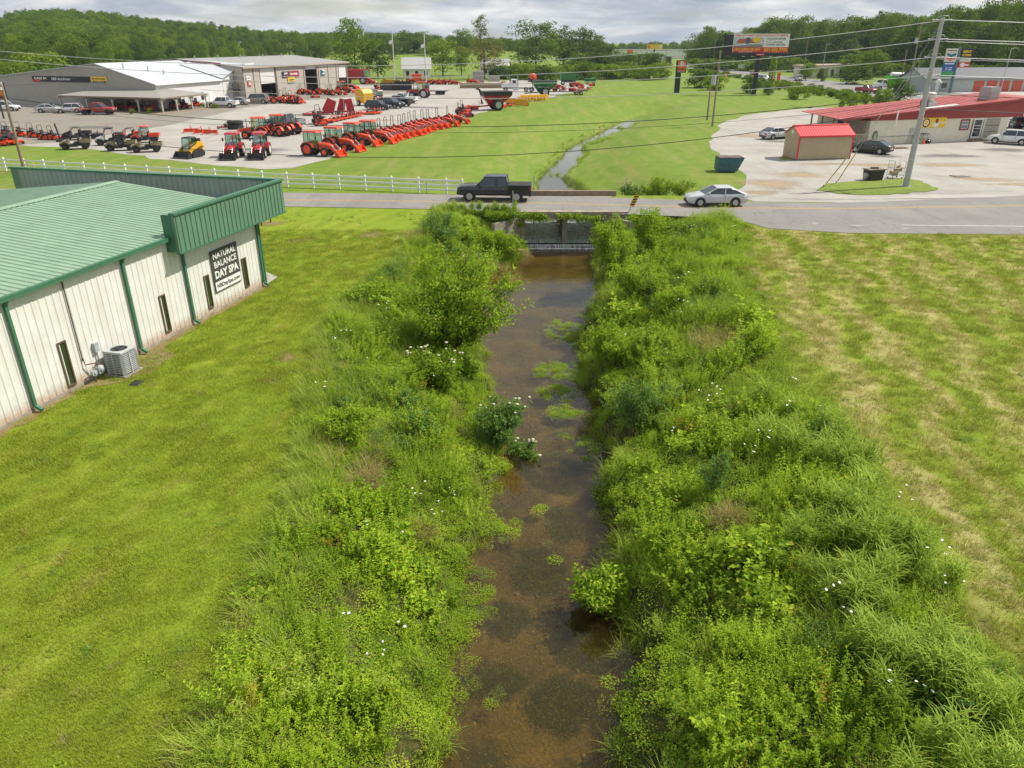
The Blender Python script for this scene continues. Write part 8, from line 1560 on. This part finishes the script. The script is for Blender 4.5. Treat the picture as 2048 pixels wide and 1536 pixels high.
# bright bank tufts by the upper stream
P = []
for px, py, a, b, k in [(1110, 350, .7, .9, 10), (1160, 318, .8, 1.0, 12), (1247, 256, 1.0, 1.6, 14), (1150, 385, .8, .6, 12), (1205, 292, 1.5, 1.4, 18), (1190, 296, 1, 1, 10)]:
    x, y = G(px, py, -2)
    for _ in range(k): t_ = r0.random() * 6.28; q = math.sqrt(r0.random()); P.append((x + a * q * math.cos(t_), y + b * q * math.sin(t_)))
for y_ in np.arange(63.5, 138, .33):
    for fn, sg in ((chL, -1), (chR, 1)):
        if r0.random() < .8 and nz2(y_, y_ * 1.7 + sg, 1.) > .35: P.append((float(fn(np.array([y_]))[0]) + sg * r0.uniform(-.15, .7), y_ + r0.normal() * .2))
P = np.array(P); P = np.concatenate([P, np.maximum(height(P[:, 0], P[:, 1]), WATER_UP - .05)[:, None]], 1); n = len(P)
tag(scatter('stream_grass', GRASSP[:3] + [cp_[3]], P, rotz(n, r0, .1), r0.uniform(.5, .9, n), r0.integers(0, 4, n)), 'bright grass tufts standing in the upper stream', 'grass')
# ================================================================== poles, wires, roadside signs
PX, PY = 34.65, 66.4
up = thing('utility_pole', 'tall pale steel utility pole standing on the grass island', 'utility pole', (PX, PY, 0))
MB().cyl((0, 0, -.2), (0, 0, 13.35), .27, .15, 12).build('shaft', pm('pale_steel_pole', (.40, .41, .40), .5, .1, 2, metal=.2, dirt=.12), up)
INS = pm('insulator_grey', (.55, .56, .56), .4); ATT = [13.15, 11.75, 10.4, 9.05]
for z in ATT:
    mb = MB()
    for s in (-1, 1): mb.cyl((s * .12, 0, z), (s * .62, 0, z + .02), .05, .04); mb.lathe([(.03, 0), (.09, .03), (.04, .06), (.09, .09), (.04, .12), (.09, .15), (.03, .18)], 'x', (s * .62 - (.18 if s < 0 else 0), 0, z), 10)
    mb.tube([(-.6, -.02, z + .02), (-.3, -.25, z + .3), (.3, -.25, z + .32), (.6, -.02, z + .02)], .02, 5); mb.build('insulator', INS, up)
MB().tube([(0, -.1, 8.5), (.2, -1.1, 8.75)], .04, 5).build('lamp_arm', K['galv'], up); MB().lathe([(.06, .12), (.12, .05), (.34, -.16), (.30, -.18), (.02, -.1)], 'z', (.2, -1.15, 8.7), 14).build('lamp_head', K['white'], up)
MB().b2((-.5, -.3, .0), (.42, .3, .05)).build('foot_pad', K['conc'], up)
def wire(label, pts, r, mat, g='overhead wires'):
    """pts: three or more (x, y, z); a smooth sagging line through them"""
    P = [Vector(p) for p in pts]; out = []
    n = len(P); T = [0.]
    for a, b in zip(P[:-1], P[1:]): T.append(T[-1] + (b - a).length)
    xs_ = np.array(T); M = np.array([tuple(p) for p in P]); deg = min(3, n - 1); co_ = [np.polyfit(xs_, M[:, k], min(deg, 1) if k < 2 else min(deg, 2)) for k in range(3)]
    for t_ in np.linspace(0, T[-1], 60): out.append(tuple(np.polyval(c, t_) for c in co_))
    return tag(MB().tube(out, r, 5).build('overhead_wire', mat), label, 'wire', g)
Wl = pm('bare_aluminium_wire', (.55, .55, .54), .45, .05, metal=.3); Wb = pm('black_cable', (.03, .03, .03), .6)
lineY = lambda x: PY + (74.2 - PY) * (PX - x) / (PX + 47.4)
def wp3(px, py):
    Y_ = 70.
    for _ in range(6): x = HY(px, py, Y_)[0]; Y_ = lineY(x)
    return (x, Y_, HY(px, py, Y_)[1])
for lb, pix, zr, r, m_ in (('topmost pale wire from the steel pole towards the dealership', [(0, 104), (295, 120), (695, 132.5), (855, 130), (1275, 109), (1579, 80)], ATT[0], .026, Wl), ('second pale wire from the top left of the steel pole', [(0, 119), (217, 136), (425, 149), (640, 154), (855, 154.5), (1362, 132)], ATT[1], .026, Wl), ('third pale wire from the top left of the steel pole', [(445, 161), (650, 167), (855, 170), (1110, 166), (1362, 155)], ATT[2], .024, Wl), ('fourth and lowest pale wire left of the steel pole', [(400, 178), (707, 196), (855, 195), (1362, 186)], ATT[3], .022, Wl),
                           ('upper black cable left of the steel pole', [(0, 195), (322, 230), (500, 241), (725, 254), (912, 254), (1362, 237), (1711, 203)], 7.62, .030, Wb), ('thin grey cable just below the upper black cable', [(0, 206), (400, 246), (850, 262), (1362, 256)], 7.1, .014, Wb), ('lowest black cable crossing low over the field and yard', [(0, 246), (362, 301), (687, 319), (850, 317), (1135, 300), (1362, 271)], 6.45, .030, Wb)):
    pts = [wp3(*p) for p in pix]; p0 = pts[0]; 
    wire(lb, pts + [(PX - .1, PY, zr)], r, m_)
RXE, RYE = 125., 62.
for lb, z0_, z1_, r, m_ in (('topmost pale wire right of the steel pole', 13.17, 13.6, .026, Wl), ('second pale wire right of the steel pole', 11.77, 12.2, .026, Wl), ('pale wire right of the steel pole, just under the second', 11.6, 11.75, .022, Wl), ('third pale wire right of the steel pole', 10.42, 10.9, .024, Wl), ('pale wire right of the steel pole, just under the third', 10.3, 10.6, .022, Wl), ('lowest pale wire right of the steel pole', 9.07, 9.3, .022, Wl), ('upper black cable right of the steel pole', 7.6, 7.4, .03, Wb), ('lower black cable right of the steel pole', 6.45, 6.0, .03, Wb)):
    wire(lb, [(PX + .15, PY, z0_), ((PX + RXE) / 2, (PY + RYE) / 2, (z0_ + z1_) / 2 - .9), (RXE, RYE, z1_)], r, m_)
for (px, py), z, lb in (((1647, 374), 11.4, 'guy wire with yellow guard, the one nearer the road'), ((1672, 367), 13.0, 'guy wire with yellow guard, anchored nearer the black bin')):
    x, y = G(px, py); t = thing('guy_wire', lb, 'guy wire', (x, y, 0), 0, 'guy wires of the steel pole'); d = Vector((PX - x, PY - y, z)); u = d.normalized()
    MB().tube([(0, 0, 0), tuple(d)], .014, 5).build('strand', K['galv'], t); MB().tube([tuple(u * .25), tuple(u * 3.0)], .05, 6).build('guard_sleeve', pm('yellow_guard', (.62, .42, .08), .5), t); MB().cyl((0, 0, -.1), (0, 0, .2), .04).build('anchor', K['rust'], t)
lp = thing('wooden_pole', 'short leaning-looking wooden pole at the white fence, left edge', 'utility pole', (-47.4, 74, 0)); MB().cyl((0, 0, -.3), (0, 0, 7.9), .17, .12, 10).build('shaft', K['polewood'], lp); MB().lathe([(.05, 0), (.12, .05), (.06, .12), (.12, .18), (.04, .26)], 'z', (0, 0, 7.9), 12).b2((-.06, -.32, 7.5), (.06, -.13, 7.75)).build('insulator', INS, lp)
wire('service cable from the short wooden pole to the grey building', [(-47.4, 74, 7.9), (-62, 108, 6.6), (-77, 146, 6.2)], .014, Wb)
tag(MB().cyl((0, 0, 0), (0, 0, 1.0), .045).build('marker_post', K['yellow'], None, (*G(71, 342), 0)), 'thin yellow marker post behind the white fence, left edge', 'marker post')
def pole(label, px, pyb, ztop, r=.15, mat=None, g=None, arms=0, transf=False, name='utility_pole', lampz=None, Y=None):
    x, y = G(px, pyb) if Y is None else (HY(px, pyb, Y)[0], Y); t = thing(name, label, 'utility pole' if name == 'utility_pole' else 'light pole', (x, y, 0), .2, g); MB().cyl((0, 0, -.2), (0, 0, ztop), r, r * .65, 8).build('shaft', mat or K['polewood'], t)
    for k in range(arms): z = ztop - .4 - k * 1.3; MB().b2((-1.3, -.06, z), (1.3, .06, z + .12)).build('cross_arm', K['wood'], t)
    if transf: MB().cyl((-.55, 0, ztop - 4.6), (-.55, 0, ztop - 3.3), .33, n=12).build('transformer', K['galv'], t)
    if lampz: MB().tube([(0, 0, ztop - .3), (.9, 0, ztop)], .06, 5).box((1.1, 0, ztop), (.7, .3, .14)).build('lamp_head', K['galv'], t)
    return t
fl = pm('pale_pole', (.62, .62, .60), .5, .06)
for px, zt, lb in ((791, 13.75, 'tall white pole with small furled flag, nearer the workshop'), (853, 12.85, 'tall white pole with small furled flag, in front of the cottage')):
    t = pole(lb, px, 178, zt, .16, fl, 'white flag poles in the yard', name='flag_pole'); t['category'] = 'flag pole'; MB().ell((0, 0, zt + .1), (.14, .14, .14)).build('finial', fl, t)
    MB().prism([(-.05, zt - 2.0), (-.2, zt - 2.9), (-.75, zt - 3.1), (-1.0, zt - 2.7), (-.8, zt - 2.2)], 'y', -.08, .08).build('flag', K['white'], t)
pole('tall wooden pole at the far edge of the gravel lot', 1424.5, 253, 10.4, .16, None, 'wooden poles by the gravel lot', 0, True); pole('short wooden stub pole beside the taller one', 1414, 240, 4.7, .17, None, 'wooden poles by the gravel lot')
for a in (('wooden pole at the highway just right of the vine-covered pole', 1547, 173, 12.0), ('wooden pole behind the highway left of the billboard', 1425, 141, 12.2), ('street pole left of the cream roadside office', 1604, 158, 13.0), ('pole with transformer behind the utility truck', 1815, 184, 15.5, .19, None, None, 2, True), ('slim pole left of the transformer pole', 1797, 184, 9.6, .12), ('slim pole right of the transformer pole', 1826, 183, 9.0, .12), ('far slim pole behind the orange pylon sign', 1373, 128, 12.5), ('far slim pole left of the orange pylon sign', 1331, 126, 11.5)): pole(*a)
pole('street lamp on a pole in front of the cream roadside office', 1642, 158, 10.5, .12, K['galv'], None, 0, False, 'street_lamp', 1); pole('slim street lamp behind the storage yard', 2000, 186, 10.0, .1, K['galv'], None, 0, False, 'street_lamp', 1)
# pole wrapped in vine
t = pole('leaning pole wrapped in green vine beside the billboard', 1541, 174, 11.8, .2); r = np.random.default_rng(8); n = 900; z = r.uniform(0, 11, n); a = r.random(n) * 6.28; R = .35 + .35 * (1 - z / 11)
P = np.stack([R * np.cos(a), R * np.sin(a), z], 1); link(bpy.data.objects.new('vine', leaf_mesh('vine', P, np.stack([np.cos(a), np.sin(a), r.normal(size=n) * .5], 1), r.normal(size=(n, 3)) + np.array([0, 0, .8]), r.uniform(.3, .6, n), r.uniform(.25, .5, n), L_weed, r)), t)
for k, (z0_, z1_, x1) in enumerate(((15.0, 14.2, 40), (13.6, 12.6, 40), (10.2, 9.4, 40))):
    wire('far utility wire along the highway, ' + ('top', 'middle', 'lower')[k] + ' one', [(*G(1815, 184), z0_), (88, 250, (z0_ + 11.8) / 2 - 1.5), (*G(1547, 173), 11.8 - k * .8)], .03, Wb, 'far wires along the highway')
    wire('far utility wire to the right, ' + ('top', 'middle', 'lower')[k] + ' one', [(*G(1815, 184), z0_), (135, 176, z0_ - .8), (190, 165, z0_ + .3)], .03, Wb, 'far wires along the highway')
# billboard
bx, by = 56.8, 186.0; b = thing('billboard', 'big roadside billboard for a body shop on a black post', 'billboard', (bx, by, 0), .07)
MB().cyl((0, .4, 0), (0, .4, 9.2), .52, n=16).build('post', K['black'], b); MB().cyl((0, .4, 0), (0, .4, .12), 1.1, n=18).build('footing', K['conc'], b)
BZ0, BZ1, BX0, BX1 = 9.1, 13.0, -6.4, 6.5; zc, hh = (BZ0 + BZ1) / 2, (BZ1 - BZ0) / 2
MB().b2((BX0, -.25, BZ0), (BX1, .15, BZ1)).build('panel', K['white'], b); MB().b2((BX0 - .2, -.6, BZ0 - .75), (BX1 + .5, .9, BZ0 - .12)).build('catwalk', K['black'], b); MB().prism([(BX0 - .1, .2), (BX0 - 1.7, 1.6), (BX0 - 1.3, 2.0), (BX0 + 1.5, .5)], 'z', BZ0 - .6, BZ1 - .2).build('rear_panel', K['black'], b)
fb = lambda n, poly, m_, y=-.252, th=.006: flat(n, poly, y, m_, b, th)
fb('red_band', rect(BX0, BZ0, BX1, BZ0 + 1.12), K['red']); text('PARK CITY PAINT & BODY SHOP & AUTO RENTAL', .5, K['red'], b, (0, -.262, BZ1 - .36), 12.4, .46, .012, shear=.15)
for k, s in enumerate(('COLLISON REPAIR', 'AUTO RENTALS', 'TOWING SERVICES')): text('• ' + s, .5, K['navy'], b, (.75, -.262, BZ1 - 1.02 - k * .62), 4.9 if k != 1 else 4.2, .42, .01, align='LEFT')
text('1 MILE AHEAD ON LEFT', .6, K['yellow'], b, (-3.15, -.268, BZ0 + .66), 6.2, .56, .016, shear=.1); text('931.433.7795', .8, K['yellow'], b, (3.6, -.268, BZ0 + .56), 5.5, .72, .02, shear=.15)
text('PARKCITYPAINT', .3, K['white'], b, (-3.3, -.268, BZ0 + .2), 3.2, .2)
py_ = -.252; fb('photo_sky', rect(BX0, BZ0 + 1.121, .3, BZ1 - .75), pm('print_sky', (.45, .55, .62), .6)); fb('photo_ground', rect(BX0, BZ0 + 1.121, .3, BZ0 + 1.7), pm('print_grey', (.22, .24, .24), .6), -.259); fb('photo_roof', [(BX0 + .5, BZ0 + 1.9), (-.3, BZ0 + 1.9), (-.7, BZ0 + 2.85), (BX0 + 1.2, BZ0 + 2.85)], pm('print_roof', (.42, .12, .07), .6), -.259); fb('photo_tower', rect(-3.6, BZ0 + 1.7, -2.7, BZ0 + 3.1), pm('print_dark', (.08, .09, .12), .6), -.266)
fb('yellow_oval', circ(-1.1, BZ0 + 2.65, 1.05, .52), K['yellow'], -.273); fb('red_arc', [(.3, BZ0 + 1.13), (.42, BZ0 + 1.13), (.62, BZ0 + 2.0), (.42, BZ0 + 3.1), (.3, BZ0 + 3.1), (.45, BZ0 + 2.0)], K['red'], -.259)
MB().b2((-1.0, -.68, BZ0 - .6), (.9, -.605, BZ0 - .22)).build('name_plate', K['red'], b); text('COLLETTE', .3, K['white'], b, (-.05, -.69, BZ0 - .41), 1.6, .24)
for x in (-4.2, -2.2, 2.2, 4.4): MB().tube([(x, -.6, BZ0 - .7), (x, -1.3, BZ0 - .85)], .04, 4).box((x, -1.4, BZ0 - .82), (.6, .25, .14)).build('floodlight', K['galv'], b)
# orange pylon
s = thing('pylon_sign', 'black pylon with an orange tractor-dealer panel at the field edge', 'sign', (40.05, 193.2, 0), .1)
MB().b2((-.62, -.25, 0), (.62, .25, 7.3)).build('pylon', K['black'], s); MB().b2((-.5, -.35, 4.55), (1.75, .26, 7.28)).build('sign_board', K['black'], s); flat('orange_face', rect(-.36, 4.95, 1.62, 7.1), -.352, K['orange'], s)
MB().lathe([(.55, -.36), (.55, -.37), (.45, -.37), (.45, -.36)], 'y', (.63, 0, 6.5), 20).build('ring_emblem', K['white'], s); text('K', .8, K['white'], s, (.63, -.365, 6.5), .55, .7, .03); text('Kubota', .5, K['black'], s, (.63, -.365, 5.4), 1.7, .38, .02); text('H&R Agri-Power', .3, K['white'], s, (.6, -.36, 4.75), 1.8, .24, .01); MB().b2((-1.0, -.6, 0), (.3, .6, .08)).build('footing', K['conc'], s)
# fuel station sign tower
s = thing('fuel_sign', 'tall fuel station sign with blue and red chevron emblem', 'sign', (105.6, 191.4, 0), -.12)
MB().cyl((0, .2, 0), (0, .2, 10.2), .38, .34, 10).build('post', pm('teal_post', (.12, .2, .22), .5), s)
def panel(nm, x0, x1, z0, z1, m_): MB().b2((x0, -.3, z0), (x1, .1, z1)).build(nm, m_, s); 
zt = HY(1903, 97, 191.4)[1]; panel('emblem_panel', -3.0, -.45, zt - 2.9, zt, pm('cream_panel', (.66, .66, .55), .5)); text('Chevron', .5, K['navy'], s, (-1.72, -.31, zt - .42), 2.0, .34, .02)
for z, m_ in ((zt - .95, K['teal']), (zt - 1.75, K['red'])): flat('chevron_emblem', [(-2.75, z), (-1.72, z - .32), (-.7, z), (-.7, z - .55), (-1.72, z - .95), (-2.75, z - .55)], -.301, m_, s)
panel('blue_panel', -3.0, -.45, zt - 5.0, zt - 3.0, K['blue']); panel('green_panel', -3.0, -.45, zt - 6.2, zt - 5.05, K['green'])
for k, q in enumerate(('2.79', '3.09')): text(q, .6, K['white'], s, (-1.7, -.31, zt - 4.2 - k * .4), 1.5, .3, .01)
flat('white_bar', rect(-2.8, zt - 3.4, -.65, zt - 3.15), -.301, K['white'], s)
panel('black_panel', .45, 2.9, zt - 1.9, zt - .05, K['black']); text('RENT', .6, K['yellow'], s, (1.68, -.32, zt - .65), 2.0, .55, .03, shear=.2); text('STORE', .6, K['yellow'], s, (1.68, -.32, zt - 1.4), 2.0, .5, .03, shear=.2)
panel('red_panel', .35, 2.85, zt - 4.1, zt - 2.9, K['red']); panel('pale_panel', .4, 2.85, zt - 2.85, zt - 2.25, pm('cream_panel', (.66, .66, .55), .5)); flat('white_blob', circ(1.2, zt - 3.5, .55, .45), -.301, K['white'], s); flat('white_bar', rect(1.8, zt - 3.7, 2.6, zt - 3.4), -.301, K['white'], s)
x, y = G(1890, 178); s = thing('yard_banner', 'white banner board with red mark before the storage building', 'banner', (x, y, 0), 0); MB().b2((-1.6, -.04, .9), (1.6, 0, 3.0)).build('banner_cloth', K['white'], s); flat('red_mark', circ(.5, 2.5, .45, .25), -.041, K['red'], s); flat('grey_text_bar', rect(-1.0, 1.75, 1.0, 1.9), -.041, K['steel'], s)
for x_ in (-1.7, 1.7): MB().cyl((x_, 0, 0), (x_, 0, 3.1), .06).build('post', K['dark'], s)
x, y = G(1537, 189); s = thing('roadside_board', 'white letter board lying low beside the billboard post', 'sign', (x, y, 0), .05); MB().b2((-1.2, -.06, .2), (1.2, .06, 1.75)).build('board', pm('dull_white', (.55, .54, .47), .7), s); text('FISH', .5, K['dark'], s, (.1, -.07, 1.3), 1.4, .4); text('BAIT', .5, K['dark'], s, (.1, -.07, .65), 1.4, .4)
x, y = G(1482, 142); s = thing('roadside_board', 'small white board on posts across the highway behind the billboard', 'sign', (x, y, 0)); MB().b2((-1.4, -.05, 1.0), (1.4, .05, 2.6)).build('board', K['white'], s); MB().cyl((-1, 0, 0), (-1, 0, 1.0), .07).build('post', K['dark'], s); MB().cyl((1, 0, 0), (1, 0, 1.0), .07).build('post', K['dark'], s)
x, _ = HY(1445, 120, 350); s = thing('roadside_board', 'white name board on a post at the wood edge left of the billboard', 'sign', (x, 350, 0)); MB().b2((-1.4, -.05, 2.9), (1.4, .05, 4.2)).build('board', K['white'], s); MB().cyl((0, 0, 0), (0, 0, 2.9), .08).build('post', K['dark'], s)
# road works
for i, (px, py, lb) in enumerate(((1434, 156, 'orange road-work barrel left of the wooden pole'), (1451, 156, 'orange road-work barrel nearest the wooden pole on its right'), (1456, 151, 'orange road-work barrel farther up the highway edge'), (1448, 150, 'small orange barrel in the highway near the white car'))):
    x, y = G(px, py); t = thing('traffic_barrel', lb, 'traffic barrel', (x, y, .05), 0, 'orange road-work barrels'); MB().cyl((0, 0, 0), (0, 0, 1.3), .42, .34, 12).build('barrel', K['orange'], t); MB().cyl((0, 0, .45), (0, 0, .6), .415, .405, 12).cyl((0, 0, .85), (0, 0, 1.0), .39, .38, 12).build('reflective_band', K['white'], t)
x, y = G(1555, 170); s = thing('warning_sign', 'tall orange road-work sign on a stand at the highway edge', 'sign', (x, y, 0)); MB().b2((-.5, -.03, .9), (.5, .03, 3.3)).build('board', K['orange'], s); MB().cyl((0, .05, 0), (0, .05, .9), .06).build('post', K['galv'], s); text('SLOW', .3, K['black'], s, (0, -.035, 2.6), .8, .25)
x, y = G(1569, 176); t = thing('silt_fence_roll', 'orange plastic mesh heap beside the highway verge', 'barrier mesh', (x, y, 0)); r = random.Random(4)
mb = MB()
for k in range(5): mb.loft([[(q - 2 + .3 * r.uniform(-1, 1), -.3 + k * .2, 0), (q - 2, -.3 + k * .2, .4 + r.random() * .8), (q - 2 + .06, -.26 + k * .2, .4 + r.random() * .6), (q - 1.9, -.26 + k * .2, 0)] for q in range(5)], False)
mb.build('mesh_sheet', K['orange'], t)
x, y = HY(1309, 100, 520)[0], 520; s = thing('billboard', 'small far yellow billboard above the white warehouse', 'billboard', (x, y, 0)); MB().b2((-5, -.2, 6.4), (5, .2, 9.2)).build('panel', K['yellow'], s); MB().cyl((0, .3, 0), (0, .3, 6.4), .4).build('post', K['black'], s); flat('white_blob', circ(3.8, 7.8, .9, .9), -.201, K['white'], s); flat('orange_blob', circ(-3.9, 7.8, .9, .9), -.201, K['orange'], s)
x, y = HY(1246, 110, 560)[0], 560; s = thing('pole_sign', 'far small orange sign beside the highway bend', 'sign', (x - 4, 500, 0)); MB().b2((-1.8, -.1, 4.2), (1.8, .1, 6.2)).build('sign_board', K['orange'], s); MB().cyl((0, 0, 0), (0, 0, 4.2), .15).build('post', K['dark'], s)
# object markers and posts at the bridge
x, y = 8.55, 55.0; s = thing('object_marker', 'yellow and black striped marker tilted on its post at the bridge end', 'sign', (x, y, 0), 0); s.rotation_euler = (0, .42, .15)
MB().cyl((0, 0, -.8), (0, 0, .7), .035).build('post', K['galv'], s); MB().b2((-.17, -.075, .62), (.17, -.04, 1.62)).build('plate', K['yellow'], s)
for k in range(5): z = .66 + k * .2; flat('black_stripe', [(-.168, z), (.168, z + .16 - .0), (.168, min(1.615, z + .26)), (-.168, min(1.615, z + .10))], -.0755, K['black'], s, .003)
for px, pyb, pyt, lb in ((1026, 408, 382, 'galvanised post with small reflector on the near side of the bridge'), (1068, 385, 352, 'thin steel post on the far side of the road by the stream'), (852, 388, 362, 'thin grey post at the end of the white fence'), (1253, 388, 355, 'thin steel post in front of the olive bush')):
    Y_ = 55.6 if pyb > 400 else G(px, pyb)[1]; x, z1_ = HY(px, pyt, Y_); tag(MB().b2((-.04, -.03, 0), (.04, .03, z1_)).b2((-.045, -.05, z1_ - .3), (.045, -.031, z1_ - .05)).build('marker_post', K['galv'], None, (x, Y_, 0)), lb, 'marker post', 'thin marker posts at the bridge')
x, y = G(1365, 293); tag(MB().cyl((0, 0, 0), (0, 0, 2.3), .03, n=6).build('marker_post', pm('pale_post', (.6, .6, .55), .6), None, (x, y, hz(x, y))), 'pale slim post standing alone in the field right of the stream', 'marker post'); x, y = G(1386, 258); tag(MB().tube([(0, 0, 0), (.9, 0, 2.2)], .03, 5).build('marker_post', pm('pale_post', (.6, .6, .55), .6), None, (x, y, hz(x, y))), 'slanting pale rod in the grass near the wooden poles', 'marker post')
# chain-link fence behind the yard
a, b_ = Vector(G(700, 152)), Vector(G(960, 158)); d = b_ - a; t = thing('chain_fence', 'grey chain-link fence along the back of the gravel yard', 'fence', (a.x, a.y, 0), math.atan2(d.y, d.x)); n = int(d.length / 3)
for k in range(n + 1): MB().cyl((k * 3, 0, 0), (k * 3, 0, 1.9), .04, n=6).build('post', K['galv'], t)
mb = MB()
for z in (.1, .5, .9, 1.3, 1.8): mb.tube([(0, 0, z), (n * 3, 0, z)], .02, 4)
for k in range(n * 4): mb.tube([(k * .75, 0, .1), (k * .75 + .75, 0, 1.8)], .01, 3)
mb.build('mesh_panel', K['galv'], t)
# ================================================================== summer air
hm = bpy.data.materials.new('haze'); t = NT(nodes_of(hm)); v = t.n('ShaderNodeVolumePrincipled'); v.inputs['Color'].default_value = (.72, .86, 1, 1); v.inputs['Density'].default_value = .00011; v.inputs['Anisotropy'].default_value = .2
o = t.n('ShaderNodeOutputMaterial'); t.l(v.outputs[0], o.inputs['Volume'])
tag(MB().b2((-1600, -60, -4), (1600, 3100, 60)).build('haze', hm), kind='stuff')
